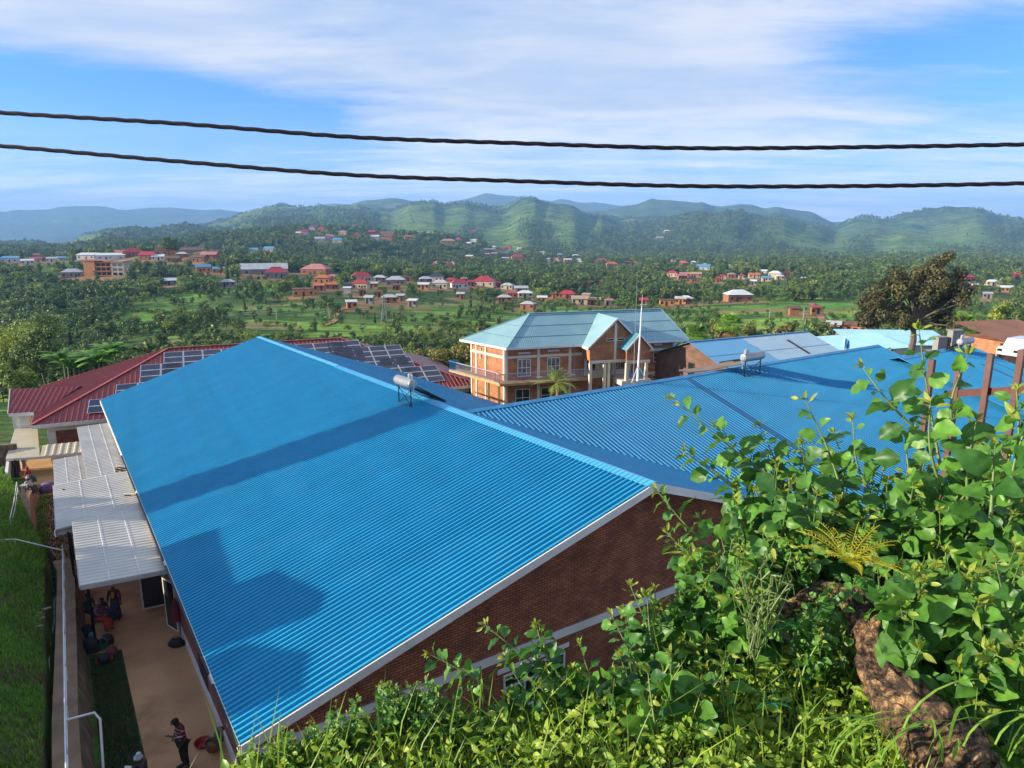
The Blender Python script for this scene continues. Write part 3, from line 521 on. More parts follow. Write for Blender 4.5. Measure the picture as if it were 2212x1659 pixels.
# ---- solar water heaters
def heater(loc,ax,label,colr=(.42,.43,.43),leg_out=1.1,full=True,slope_dir=None,tilt=.35,side=1,dropz=0):
    """cylindrical tank along ax on a black frame, collector runs down along slope_dir"""
    r=empty('solar_water_heater',loc,label=label,cat='water heater',group='solar water heaters on the blue roofs')
    c=np.asarray(loc,float);ax=np.asarray(ax,float);ax/=np.linalg.norm(ax);sd=np.asarray(slope_dir,float);hd=sd*[1,1,0];hd/=np.linalg.norm(hd)
    tm=mat('brushed_tank_steel',(.33,.34,.34),(.27,.28,.28),rough=.38,metal=.35,scale=2);hgt=.92;L_=.95
    t=MB();tc_=c+Z*(hgt+.24);t.lathe(tc_-ax*L_,[(.0,-.02),(.14,-.02),(.235,.03),(.25,.09),(.25,2*L_-.09),(.235,2*L_-.03),(.14,2*L_+.02),(0,2*L_+.02)],22,ax);tk=t.build('tank',tm,r,smooth=False)
    t=MB();t.lathe(tc_-ax*(L_-.35)+Z*.22,[(.12,0),(.12,.26),(.10,.29),(0,.29)],14);t.build('feeder_cap',tm,tk)
    e=tc_-ax*(L_-.12);pp_=mat('pale_pipe',(.6,.6,.58),rough=.4)
    for q_ in ([e+Z*.2,e+Z*.42,e+ax*.12+Z*.46,e+ax*.2+Z*.44],[e+Z*.2-ax*.1,e-ax*.16+Z*.05,e-ax*.14-Z*.3,e-ax*.08-Z*.7],[tc_+ax*L_*.95+Z*.05,tc_+ax*(L_+.1)-Z*.1+hd*.1,tc_+ax*(L_+.08)-Z*.45+hd*.2]): t=MB();t.tube(q_,.018,6);t.build('pipe',pp_,r)
    t=MB()
    f=[c-ax*.72-hd*.05,c+ax*.72-hd*.05]
    for p in f: t.bar(p,p+Z*hgt,.05,.05)
    bk=[p+hd*.62+Z*dropz*.62+Z*.0 for p in f]
    t.bar(f[0]-ax*.15,f[1]+ax*.15,.05,.05);t.bar(f[0]+Z*hgt,f[1]+Z*hgt,.05,.04)
    t.bar(f[0],f[1]+Z*hgt*.9,.022,.022);t.bar(f[1],f[0]+Z*hgt*.9,.022,.022)
    for p in f:
        low=p+hd*1.5+Z*(dropz*1.5+.08);t.bar(p+Z*.03,low,.035,.035);t.bar(p+Z*hgt*.8,low*.62+p*.38,.022,.022)
    for p in (f[0]+ax*.1,f[1]-ax*.1): t.bar(p+Z*(hgt+.05)+hd*.1,p+hd*1.95+Z*(dropz*1.95+.16),.045,.06)
    t.bar(f[0]+hd*1.95+Z*(dropz*1.95+.14),f[1]+hd*1.95+Z*(dropz*1.95+.14),.06,.07)
    t.build('stand',M['black'],r)
    t=MB()
    a0,b0=tc_+hd*.2-Z*.12,c+hd*1.98+Z*(dropz*1.98+.2)
    for k in range(16):
        o_=ax*(-.66+1.32*k/15);t.tube([a0+o_,b0+o_],.029,7)
    t.build('vacuum_tubes',mat('black_tube_glass',(.01,.01,.013),rough=.25),r)
    return r
hp=hit((877,874),PL_L);heater(hp+Z*.03,RDIR,'grey tank solar heater on black legs beside the ridge of the nearest blue roof',slope_dir=W,dropz=-.1)
hp2=hit((1623,811),PL_2);ax2=W
h2=heater(hp2+Z*.04,ax2,'grey tank solar heater with a long shadow, in front of the pale blue roof',slope_dir=H,dropz=.18)
p3=atz(((3432+1350*.27125)*fz,(1270+385*.27125)*fz),-8.6)
heater(p3+Z*-.55,W,'small distant solar heater tank on the ridge behind the brown posts',slope_dir=H,dropz=-.2)
cs=MB();p=hp2+H*.2-W*.9+Z*.9
pp=smooth_path([hp2-W*.85+Z*.85,hp2-W*1.6+H*.7+Z*.62,hp2-W*2.6+H*1.2+Z*.42,hp2-W*3.8+H*1.6+Z*.36],6)
cs.add([q+H*k for q in pp for k in (0,.9)],[(2*i,2*i+1,2*i+3,2*i+2) for i in range(len(pp)-1)]);cs.add([q+H*k-Z*.05 for q in pp for k in (0,.9)],[(2*i,2*i+1,2*i+3,2*i+2) for i in range(len(pp)-1)])
cs.tube([q-Z*.02 for q in pp],.035,6);cs.build('collector_panel',mat('brown_collector',(.22,.15,.09),rough=.4),h2)
for px_,z0_,nm in (((1757,789),0,'a'),):pass
# lightning mast on the ridge by the teal house
mb_=hit((1377,826),PL_2)+Z*.08
ms=empty('lightning_mast',mb_,label='white mast with splayed feet on the blue ridge, in front of the teal roofed house',cat='mast')
t=MB();ln_=W*.10;t.tube([mb_,mb_+Z*1.0+ln_*.2,mb_+Z*3.1+ln_*.7,mb_+Z*4.2+ln_],[.075,.06,.04,.028],8);t.tube([mb_+Z*4.2+ln_,mb_+Z*4.9+ln_*1.15],[.015,.007],6);t.build('pole',M['white'],ms)
t=MB()
for dx,dy in ((-.55,-.1),(.5,-.2),(.1,.5)): t.tube([mb_+Z*.9,mb_+W*dx-H*dy*-1+Z*(-.02 if dy<.4 else -.1)],.02,6)
t.build('brace',M['white'],ms)
t=MB();t.bar(mb_+Z*4.3-W*.0,mb_+Z*4.3+W*.5,.03,.03);t.build('crossbar',M['white'],ms)
b2=atz((1374,790),-9.6);ms=empty('thin_antenna',b2,label='thin grey antenna pole just left of the white mast',cat='antenna')
b2=b2+H*2.0+W*.2;b2=above(b2,(1370,770))
ms.location=tuple(b2);t=MB();t.tube([b2-Z*3,b2+Z*5.6],[.03,.012],6);t.bar(b2+Z*5.1-W*.15,b2+Z*5.1+W*.15,.02,.02);t.build('pole',mat('grey_pipe',(0,0,0)),ms)
# ---- teal roofed two storey house
TT=lambda x,y:(932.6+.2976*x,630.9+.2976*y)
def t3(x,y,z): return atz(TT(x,y),z)
def nrm(v): v=np.asarray(v,float);return v/np.linalg.norm(v)
ZE=-10.9
FL=t3(540,410,ZE);BL=t3(201,345,ZE);FR=t3(1870,345,ZE);
fdir=nrm(FR-FL);ldir=nrm(BL-FL);fn=nrm(np.cross(fdir,Z));
if fn[1]>0: fn=-fn
ln=nrm(np.cross(ldir,Z));
if ln[0]>0: ln=-ln
house=empty('teal_roofed_house',FL*[1,1,0]+[0,0,-17.9],label='two storey brick house with pale teal hipped roof, cream bands and a long railed balcony',cat='house')
# eave line kept at the true left/front corners; main ridge parallel to the front
depth=np.linalg.norm((BL-FL)[:2]);back=-fn*depth
FRw=FL+fdir*np.linalg.norm(FR-FL)
A0,A1,A2,A3=FL,FRw,FRw+back*1.02,BL
half=abs((BL-FL)@fn)/2;RZ=-8.05
rA=t3(740,168,RZ);rA=FL+fdir*((rA-FL)@fdir)-fn*half;rA[2]=RZ
rB=t3(1640,118,RZ);rB=FL+fdir*((rB-FL)@fdir)-fn*half;rB[2]=RZ
TEAL=M['teal']
s=MB();kw=dict(prof=[(0,0),(.5,0),(.62,1),(.85,1),(.97,0)])
corr(s,[A0,A1,rB,rA],-fn+Z*.3,.20,.014,**kw);s.build('roof',TEAL,house,label='front slope of faded teal sheets')
s=MB();corr(s,[A0,rA,A3],ln*-1+Z*.2,.20,.014,**kw);s.build('roof',TEAL,house,label='left hip of faded teal sheets')
s=MB();corr(s,[A3,rA,rB,A2],fn+Z*.3,.20,.014,**kw);s.poly([A1,A2,rB]);s.build('roof',TEAL,house,label='back slope of faded teal sheets')
s=MB()
for a,b in ((A0,rA),(rA,rB),(rA,A3),(rB,A1)): s.bar(a+Z*.05,b+Z*.05,.22,.04)
s.build('ridge_cap',TEAL,house);s=MB()
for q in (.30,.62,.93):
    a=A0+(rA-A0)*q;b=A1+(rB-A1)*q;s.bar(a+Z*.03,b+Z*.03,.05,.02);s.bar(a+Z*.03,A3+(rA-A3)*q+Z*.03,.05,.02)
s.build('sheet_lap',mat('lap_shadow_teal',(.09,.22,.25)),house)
s=MB();
for a,b,o in ((A0,A1,fn),(A0,A3,ln)): s.prism([a+o*.01+Z*.03,b+o*.01+Z*.03,b+o*.01-Z*.17,a+o*.01-Z*.17],o*-.05)
s.prism([A0-Z*.15,A1-Z*.15,A2-Z*.15,A3-Z*.15],-Z*.03);s.build('eave_board',M['white'],house)
# walls: set in from the eave
ins=.75
def ww(u,v,z): return FL*[1,1,0]+fdir*u-fn*v+Z*z   # u along front, v inwards
cl=(A3-A0);cu=cl@fdir;cv=-(cl@fn)
Lf=np.linalg.norm(FR-FL)
w0=(ins*.55+cu*ins/cv,ins);w3=(cu*(cv-ins)/cv+ins*.9,cv-ins);w1=(Lf-ins*1.6,ins);w2=(Lf-ins*1.6,cv-ins)
ZG=-18.2;ZT=ZE-.18;BF=-14.2
s=MB();s.prism([ww(*w0,ZG),ww(*w1,ZG),ww(*w2,ZG),ww(*w3,ZG)],Z*(ZT-ZG));s.build('wall',M['bricko'],house)
# bands, pilasters
wf0,wf1,wl0,wl1=ww(*w0,0),ww(*w1,0),ww(*w0,0),ww(*w3,0);fd=nrm(wf1-wf0);ld=nrm(wl1-wl0)
ln2=nrm(np.cross(ld,Z));ln2=ln2 if ln2[0]<0 else -ln2
s=MB()
def band(p,d,l,n_,z0,z1,t=.05,x0=0): s.prism([p+d*x0+Z*z0-n_*.02,p+d*l+Z*z0-n_*.02,p+d*l+Z*z1-n_*.02,p+d*x0+Z*z1-n_*.02],n_*(t+.02))
LFW=np.linalg.norm(wf1-wf0);LLW=np.linalg.norm(wl1-wl0)
band(wf0,fd,LFW,fn,-12.05,-11.8);band(wl0,ld,LLW,ln2,-12.05,-11.8);band(wf0,fd,LFW,fn,-14.5,-14.2);band(wf0,fd,LFW,fn,-11.16,-11.08,.04)
for u in (0.0,3.3,6.6,LFW-.28,LFW-3.9): band(wf0,fd,u+.28,fn,ZG,ZT-.002,.07,u)
for u in (0.02,3.0,4.6,LLW-.25): band(wl0,ld,u+.2,ln2,ZG,ZT-.002,.07,u)
s.build('band',M['cream'],house)
def fwin(u,z,wd,hg,nx=2,ny=2,**k): return pane_window(house,wf0+fd*u+Z*z+fn*.05,fd,Z,fn,wd,hg,nx=nx,ny=ny,t=.07,**k)
cur=mat('curtained_glass',(.25,.27,.25),(.06,.07,.07),rough=.15,scale=1.8)
# left bays: windows on balcony level, ground floor windows
fwin(1.95,-13.0,1.35,1.75,nx=3,ny=2,gl=cur);fwin(5.0,-13.0,1.35,1.75,nx=3,ny=2,gl=cur)
fwin(1.95,-11.55,1.2,.16,nx=1,ny=1);fwin(5.0,-11.45,1.2,.16,nx=1,ny=1)
fwin(1.8,-16.0,1.5,1.8,nx=2,ny=2);fwin(4.2,-15.9,1.0,1.6,nx=1,ny=2,frame=M['cream']);fwin(6.2,-15.9,1.0,1.6,nx=1,ny=2,frame=M['cream'])
for u in (1.4,2.3): 
    pane_window(house,wl0+ld*(u+1.6)-ln2*-.05+Z*-12.2,ld,Z,ln2,.22,.6,nx=1,ny=1,t=.05);pane_window(house,wl0+ld*(u+1.6)+ln2*.05+Z*-11.55,ld,Z,ln2,.2,.2,nx=1,ny=1,t=.04)
# right bay
zr=lambda x,y:aty
def onfront(x,y):
    r=ray(*TT(x,y));P=r*((fn@wf0)/(fn@r));return (P-wf0)@fd,P[2]
for (x0,y0,x1,y1,nx,ny) in ((1605,405,1668,508,2,3),(1598,572,1662,632,2,2),(1680,565,1742,630,2,2),(1612,372,1668,386,1,1)):
    ua,za=onfront(x0,y1);ub,zb_=onfront(x1,y0);fwin((ua+ub)/2,(za+zb_)/2,ub-ua,abs(zb_-za),nx=nx,ny=ny,gl=cur if ny==2 else M['glass'])
# projecting gable wing
pa0=t3(1135,408,ZE);
ug0=(pa0-FL)@fdir;vg=-( (pa0-FL)@fn);ap=t3(1350,190,-8.35);uap=(ap-FL)@fdir;vap=-((ap-FL)@fn)
vG=min(vg,vap)-0;vG=(vg+vap)/2-1.2;hw=3.0;zap=-8.35
def gp(u,v,z): return FL*[1,1,0]+fdir*u-fn*v+Z*z
# solve the gable apex so that it sits over the corner
uc=ug0+hw
# keep corner and apex as seen, gable plane at v=vG
def onv(x,y,v):
    P0=gp(0,v,0);r=ray(*TT(x,y));return r*((fn@P0)/(fn@r))
vG=-1.6
cL=onv(1135,408,vG);cA=onv(1350,190,vG);cR=onv(1560,400,vG)
uL,uA=(cL-FL)@fdir,(cA-FL)@fdir;uR=2*uA-uL;zL=cL[2];zA=cA[2]
kb=half+.3
s=MB();corr(s,[gp(uL,vG,zL),gp(uA,vG,zA),gp(uA,kb+.8,zA),gp(uL,1.2,zL)],fdir+Z*(zA-zL)/(uA-uL),.20,.014,**kw);s.build('roof',TEAL,house,label='left slope of the projecting gable')
s=MB();corr(s,[gp(uR,vG,zL),gp(uA,vG,zA),gp(uA,kb+.8,zA),gp(uR,1.2,zL)],-fdir+Z*(zA-zL)/(uA-uL),.20,.014,**kw);s.build('roof',TEAL,house,label='right slope of the projecting gable')
s=MB()
for a,b in ((gp(uL,vG,zL),gp(uA,vG,zA)),(gp(uA,vG,zA),gp(uR,vG,zL))): s.prism([a+fn*.04+Z*.06,b+fn*.04+Z*.06,b+fn*.04-Z*.16,a+fn*.04-Z*.16],-fn*.08)
s.prism([gp(uL,vG,zL+.03)-fdir*.02,gp(uL,1.2,zL+.03)-fdir*.02,gp(uL,1.2,zL-.2)-fdir*.02,gp(uL,vG,zL-.2)-fdir*.02],fdir*.04)
s.build('verge_board',M['white'],house)
zlow=-12.3
s=MB();s.prism([gp(uL+.35,vG+.35,zlow),gp(uR-.35,vG+.35,zlow),gp(uR-.35,vG+.35,zL+.1),gp(uA,vG+.35,zA-.2),gp(uL+.35,vG+.35,zL+.1)],-fn*.2)
s.prism([gp(uL+.35,vG+.551,zlow),gp(uL+.55,vG+.551,zlow),gp(uL+.55,ins-.01,zlow),gp(uL+.35,ins-.01,zlow)],Z*(zL-.1-zlow))
s.prism([gp(uR-.35,vG+.551,zlow),gp(uR-.55,vG+.551,zlow),gp(uR-.55,ins-.01,zlow),gp(uR-.35,ins-.01,zlow)],Z*(zL-.1-zlow))
s.build('gable_wall',M['bricko'],house)
s=MB();gc=lambda u0,u1,z0,z1,d=.05: s.prism([gp(u0,vG+.35,z0),gp(u1,vG+.35,z0),gp(u1,vG+.35,z1),gp(u0,vG+.35,z1)],fn*d)
gc(uL+.3,uR-.3,zlow-.28,zlow,.08);gc(uA-.12,uA+.12,zlow,zA-.45);s.build('band',M['cream'],house)
s=MB();zc=-10.45
for u0,u1 in ((uA-1.0,uA-.14),(uA+.14,uA+1.0)):
    gc(u0,u1,zc,zc+.05,.07);gc(u0,u1,zc+.22,zc+.27,.07);gc(u0,u0+.05,zc+.05,zc+.22,.07);gc(u1-.05,u1,zc+.05,zc+.22,.07)
vt=s.build('vent_frame',M['cream'],house);s=MB();gc(uA-.95,uA-.15,zc+.05,zc+.22,.03);gc(uA+.15,uA+.95,zc+.05,zc+.22,.03);s.build('vent_opening',M['dark'],vt)
# porch gable
vP=vG-1.4
pL=onv(1335,415,vP);pA=onv(1515,305,vP);pu0=(onv(1410,425,vP)-FL)@fdir;puA=(pA-FL)@fdir;puR=2*puA-pu0;pz=onv(1410,425,vP)[2];pzA=pA[2]
s=MB();corr(s,[gp(pu0,vP,pz),gp(puA,vP,pzA),gp(puA,ins,pzA),gp(pu0,ins,pz)],fdir+Z*.6,.20,.014,**kw);corr(s,[gp(puR,vP,pz),gp(puA,vP,pzA),gp(puA,ins,pzA),gp(puR,ins,pz)],-fdir+Z*.6,.20,.014,**kw);s.build('roof',mat('shaded_teal_paint',(.10,.31,.38),rough=.4,scale=.6),house,label='small porch gable roof in teal darkened for shade')  # shade of the projecting gable put into the porch roof's teal
s=MB()
for a,b in ((gp(pu0,vP,pz),gp(puA,vP,pzA)),(gp(puA,vP,pzA),gp(puR,vP,pz))): s.prism([a+fn*.04+Z*.06,b+fn*.04+Z*.06,b+fn*.04-Z*.16,a+fn*.04-Z*.16],-fn*.08)
s.build('verge_board',M['white'],house)
s=MB();s.prism([gp(pu0+.25,vP+.3,-12.2),gp(puR-.25,vP+.3,-12.2),gp(puR-.25,vP+.3,pz+.05),gp(puA,vP+.3,pzA-.15),gp(pu0+.25,vP+.3,pz+.05)],-fn*.2);s.build('gable_wall',M['bricko'],house)
s=MB();gv=lambda u0,u1,z0,z1,d=.06: s.prism([gp(u0,vP+.3,z0),gp(u1,vP+.3,z0),gp(u1,vP+.3,z1),gp(u0,vP+.3,z1)],fn*d)
gv(pu0+.2,puR-.2,-12.5,-12.2,.07);s.build('band',M['cream'],house)
# columns
for (u,v,top) in ((uL+.5,vG+.5,-12.58),(uL+2.0,vG+.5,-12.58),(pu0-.9,vG+.5,-12.58),(pu0+.4,vP+.5,-12.5),(puR-.45,vP+.5,-12.5)):
    c=MB();c.prism([gp(u-.14,v-.14,ZG),gp(u+.14,v-.14,ZG),gp(u+.14,v+.14,ZG),gp(u-.14,v+.14,ZG)],Z*(top-ZG));c.build('column',M['cream'],house)
# cream back wall inside the porch, dark openings
s=MB();s.prism([gp(uL+.6,ins-.04,BF),gp(puR-.5,ins-.04,BF),gp(puR-.5,ins-.04,-12.1),gp(uL+.6,ins-.04,-12.1)],fn*.03);s.build('porch_wall',M['cream'],house)
ub=(gp(uL+1.2,ins,0)-wf0)@fd
pane_window(house,gp(uL+1.3,ins-.1,-13.0),fd,Z,fn,1.0,1.5,nx=2,ny=2,t=.06);pane_window(house,gp(uA+1.5,ins-.1,-13.0),fd,Z,fn,1.1,1.5,nx=2,ny=2,t=.06)
s=MB();s.box(gp(uL+3.1,ins-.1,-13.2),fd*.45,Z*.98,fn*.02);s.build('door',M['dark'],house)
# balcony
bw_=1.15
bL0=wl1+ln2*bw_+ld*1.0;bL1=wl0+ln2*bw_-fd*0;cor=wf0-fd*.3+fn*bw_+ln2*bw_*.6
bR=wf0+fd*(uL+1.0)+fn*bw_
def bz(p,z): return np.array([p[0],p[1],z])
s=MB();s.prism([bz(p,BF-.22) for p in (wl1+ld*1.0,bL0,bL1,cor,bR,wf0+fd*(uL+1.0))],Z*.22);s.build('balcony',mat('ochre_paint',(.52,.34,.14),rough=.7,dirt=((.3,.2,.1),1,.4)),house)
s=MB();rail_run(s,[bz(bL0,BF),bz(bL1,BF),bz(cor,BF),bz(bR,BF)],.95,.15,.017,.035);s.build('railing',M['lil'],house)
s=MB();rail_run(s,[bz(bL0+ld*1.4,BF),bz(bL0,BF)],.95,.14,.014,.035);rail_run(s,[bz(bL0+ld*1.4-ln2*1.2,BF),bz(bL0+ld*1.4,BF)],.95,.14,.014,.035)
s.build('railing',M['blueb'],house,label='blue painted railing');s=MB();rail_run(s,[gp(pu0+.4,vP+.5,BF),gp(puR-.4,vP+.5,BF)],.95,.14,.02,.035);s.build('railing',M['blueb'],house,label='blue painted railing');s=MB();rail_run(s,[gp(uL+.9,vG+.5,-16.6),gp(uL+3.2,vG+.5,-16.6)],.95,.14,.02,.035);s.build('railing',M['blueb'],house,label='blue painted railing')
s=MB();s.prism([bz(bL0+ld*1.4,BF-.2),bz(bL0,BF-.2),bz(bL0-ln2*1.2,BF-.2),bz(bL0+ld*1.4-ln2*1.2,BF-.2)],Z*.18);s.build('balcony',mat('ochre_paint',(0,0,0)),house)
s=MB();s.prism([gp(pu0-.2,vP+.3,BF-.45),gp(puR+.1,vP+.3,BF-.45),gp(puR+.1,ins-.05,BF-.45),gp(pu0-.2,ins-.05,BF-.45)],Z*.44);s.build('porch_floor',M['cream'],house)
s=MB() # outside stair
for k in range(12):
    u=uL+3.2+(pu0-uL-3.4)*k/11;z=-16.9+(BF+16.9)*k/11;s.box(gp(u,vG+1.0,z),fd*.17,fn*.5,Z*.09)
s.build('stair',M['conc'],house);s=MB()
for k in range(11):
    u=uL+3.2+(pu0-uL-3.4)*k/11;z=-16.9+(BF+16.9)*k/11;s.bar(gp(u,vG+.5,z),gp(u,vG+.5,z+.95),.03,.03)
s.bar(gp(uL+3.2,vG+.5,-15.95),gp(pu0-.2,vG+.5,BF+.95),.05,.05);s.build('railing',M['blueb'],house,label='sloping stair railing')
for px_ in ((430,690),(385,680),(455,740)): pass
for u,v in ((-.3,-.8),(-.3+0,1.2)):
    c=MB();p=wf0+fd*(u)+fn*(-v if v<0 else 0)+ln2*.6+ (ld*1.3 if v>0 else 0);c.prism([p+a_*.11+b_*.11 for a_,b_ in ((fd,ln2),(fd,-ln2),(-fd,-ln2),(-fd,ln2))],Z*.001);c=MB();c.bar(bz(p,ZG),bz(p,BF-.22),.22,.22);c.build('column',mat('yellow_paint',(.55,.40,.12),rough=.7),house)
s=MB();s.tube([onv(985,392,ins-.3)-Z*.1,onv(1035,420,ins-.3),onv(1035,420,ins-.3)*[1,1,0]+Z*-14],.05,8);s.build('downpipe',mat('grey_pipe',(0,0,0)),house)

# ---- pale blue roofed building behind the second roof
ZB=-11.6
rl=aty((1487,739),66);zr_=rl[2]
kR=nrm([math.sin(math.radians(60)),math.cos(math.radians(60)),0])
rr_=atz((1745,716),zr_)
kd=nrm((rr_-rl)*[1,1,0]);kp=nrm(np.cross(kd,Z));kp=kp if kp[1]<0 else -kp
r=ray(1576,792)
# near-left roof corner lies on the plane through rl facing kp with slope 20
sl3=nrm(kp-Z*math.tan(math.radians(19)));P3=plane3(rl,rl+kd,rl+sl3)
nl=hit((1576,792),P3);dd=(nl-rl);run=8.5
paleh=empty('pale_blue_roofed_building',rl*[1,1,0]+[0,0,-18],label='brown brick building under a wide faded pale blue roof, beside the teal roofed house',cat='building')
pb1=mat('pale_blue_sheet',(.13,.36,.56),(.115,.33,.52),rough=.45,scale=.4);pb2=mat('weathered_pale_blue_sheet',(.34,.48,.56),(.30,.44,.52),rough=.5,scale=.6,dirt=((.4,.45,.5),.5,.5))
rm=rl+kd*np.linalg.norm((rr_-rl)[:2])*.40;re=rl+kd*np.linalg.norm((rr_-rl)[:2])
kw3=dict(prof=[(0,0),(.25,.6),(.5,1),(.75,.6),(1-.01,0)])
s=MB();corr(s,[rl,rm,rm+kd*2+sl3*13,rl+sl3*13],sl3,.22,.02,**kw3);s.build('roof',pb1,paleh,label='stronger blue left half of the roof')
s=MB();corr(s,[rm,re,re+sl3*13,rm+kd*2+sl3*13],sl3,.22,.02,**kw3);s.build('roof',pb2,paleh,label='bleached right half of the roof')
bk3=nrm(-kp-Z*math.tan(math.radians(19)));s=MB();s.prism([rl,re,re+bk3*12,rl+bk3*12],-Z*.03);s.build('roof',pb1,paleh,label='far slope')
s=MB();s.bar(rl+Z*.04,re+Z*.04,.3,.03)
for q in (3.0,5.9,8.8): s.prism([rl+sl3*q+Z*.035,re+sl3*q+Z*.035,re+sl3*(q+.06)+Z*.03,rl+sl3*(q+.06)+Z*.03],-Z*.01)
s.build('ridge_cap',mat('mid_blue_cap_paint',(0,0,0)),paleh)
a=hit((1698,735),P3);s=MB();s.prism([a+Z*.04,a+kd*.35+Z*.04,a+kd*.35+sl3*3.0+Z*.04,a+sl3*3.0+Z*.04],-Z*.01);s.build('missing_sheet',mat('rusty_gap',(.06,.035,.025),rough=.9),paleh)
s=MB();s.prism([rl+kd*.4-Z*.15,rl+kd*.4+sl3*12.6-Z*.1,(rl+kd*.4+sl3*12.6)*[1,1,0]+Z*-19,(rl+bk3*11.5+kd*.4)*[1,1,0]+Z*-19,rl+kd*.4+bk3*11.5-Z*.1],kd*.2);s.build('gable_wall',M['brickm'],paleh)
s=MB();s.prism([rl+kd*.7+bk3*11.3-Z*.15,re-kd*.4+bk3*11.3-Z*.15,(re-kd*.4+bk3*11.3)*[1,1,0]-Z*19,(rl+kd*.7+bk3*11.3)*[1,1,0]-Z*19],-kp*-.2);s.prism([re-kd*.4+bk3*11-Z*.1,re-kd*.4-Z*.15,re-kd*.4+sl3*12.6-Z*.1,(re-kd*.4+sl3*12.6)*[1,1,0]-Z*19,(re-kd*.4+bk3*11)*[1,1,0]-Z*19],-kd*.2);s.build('wall',M['brickm'],paleh)
pane_window(paleh,rl+kd*.38+sl3*.2+kp*0-Z*2.6,kp,Z,-kd,.8,1.3,nx=1,ny=2,frame=M['dark'])

# ---- small cream shelter at the foot of the house and red building with solar panels
GZR=gz(50)
red=empty('red_roofed_building',G(pr(345,990)),label='cream and brick building under a dark red hipped roof carrying solar panels',cat='building')
KR=1.66
def rp(x,y,z): return atz(pr(x,y),z)
ZRE=-15.75;Ac=rp(200,625,ZRE);eR=rp(690,580,ZRE);ed=nrm(eR-Ac)
en=nrm(np.cross(ed,Z));en=en if en[1]<0 else -en
# front slope plane from the eave line and the far-left ridge end
slr=math.tan(math.radians(20));PRF=plane3(Ac,Ac+ed,Ac-en+Z*slr)
apx=hit((363.8,752.9),PRF);rr1=hit((736,730.5),PRF);RZR=(apx[2]+rr1[2])/2
apx=atz((363.8,752.9),apx[2]);v_=(-(apx-Ac)@en);u_=(apx-Ac)@ed
rr1=atz((736,730.5),apx[2]);ur=(rr1-Ac)@ed;rr1=Ac+ed*ur-en*v_+Z*(apx[2]-Ac[2])
apx=Ac+ed*u_-en*v_+Z*(apx[2]-Ac[2])
FRr=hit((1028.4,826),plane3(Ac,Ac+ed,Ac+en))
uf=(FRr-Ac)@ed;FRr=Ac+ed*uf
bl=rp(270,370,ZRE);BLr=Ac+ed*((bl-Ac)@ed)-en*(-(bl-Ac)@en)
vb=(-(bl-Ac)@en)
s=MB();kwr=dict(prof=[(0,0),(.74,0),(.80,1),(.92,1),(.98,0)])
corr(s,[Ac,FRr,rr1,apx],-en+Z*slr,.42,.06,**kwr);s.build('roof',M['red'],red,label='front slope carrying the solar panels')
s=MB();corr(s,[Ac,apx,BLr],nrm(apx-(Ac+BLr)/2),.42,.06,**kwr);s.build('roof',M['red'],red,label='left hip')
BRr=FRr-en*vb
s=MB();s.prism([BLr,apx,rr1,BRr],-Z*.04);s.poly([FRr,BRr,rr1]);s.build('roof',M['red'],red,label='back slope')
s=MB()
for a,b in ((Ac,apx),(apx,rr1),(rr1,FRr),(apx,BLr)): s.bar(a+Z*.08,b+Z*.08,.3,.05)
s.build('ridge_cap',mat('red_cap_paint',(.36,.07,.05),rough=.45),red)
s=MB()
s.prism([Ac+en*.02+Z*.02,FRr+en*.02+Z*.02,FRr+en*.02-Z*.28,Ac+en*.02-Z*.28],-en*.05)
hn=nrm(np.cross(BLr-Ac,Z));hn=hn if hn[0]<0 else -hn
s.prism([Ac+hn*.02+Z*.02,BLr+hn*.02+Z*.02,BLr+hn*.02-Z*.28,Ac+hn*.02-Z*.28],-hn*.05)
s.prism([Ac-Z*.26,FRr-Z*.26,BRr-Z*.26,BLr-Z*.26],-Z*.03)
s.build('eave_board',M['white'],red)
# left wing roof
W1=rp(55,545,-15.6);W2=rp(220,535,-15.6);wu=nrm(W2-W1);wn=nrm(np.cross(wu,Z));wn=wn if wn[1]<0 else -wn
PW=plane3(W1,W1+wu,W1-wn+Z*slr);W3=hit(pr(70,385),PW);W4=hit(pr(530,365),PW)
s=MB();corr(s,[W1,W2+wu*.6,W4,W3],-wn+Z*slr,.42,.06,**kwr);s.prism([W3,W4,W4-wn*4-Z*1.3,W3-wn*4-Z*1.3],-Z*.03);s.build('roof',M['red'],red,label='side wing roof at the left end')
s=MB();s.prism([W1+wn*.02,W2+wn*.02,W2+wn*.02-Z*.28,W1+wn*.02-Z*.28],-wn*.05);s.bar(W1-wu*.05,W3-wu*.05,.06,.12);s.build('eave_board',M['white'],red)
# walls: upper frieze, columns, brick infill
s=MB();i0=Ac-en*.9+ed*.9;i1=FRr-en*.9-ed*.9;zt=ZRE-.3
s.prism([bz(i0,zt-.55),bz(i1,zt-.55),bz(i1,zt),bz(i0,zt)],-en*.3)
p=i0-en*.31;s.prism([bz(p,zt-.55),bz(p-en*(vb-2.2),zt-.55),bz(p-en*(vb-2.2),zt),bz(p,zt)],ed*.3)
s.build('beam',M['white'],red)
s=MB();s.prism([bz(i0-en*.1+ed*.6,GZR-1.5),bz(i1-en*.1,GZR-1.5),bz(i1-en*.1,zt-.55),bz(i0-en*.1+ed*.6,zt-.55)],-en*.2);s.prism([bz(i1-en*.3,GZR-1.5),bz(i1-en*(vb-2),GZR-1.5),bz(i1-en*(vb-2),zt),bz(i1-en*.3,zt)],-ed*.2)
s.prism([bz(i0-en*3+ed*.6,GZR-1.5),bz(i0-en*(vb-2)+ed*.6,GZR-1.5),bz(i0-en*(vb-2)+ed*.6,zt),bz(i0-en*3+ed*.6,zt)],ed*.2)
s.build('wall',M['brickd'],red)
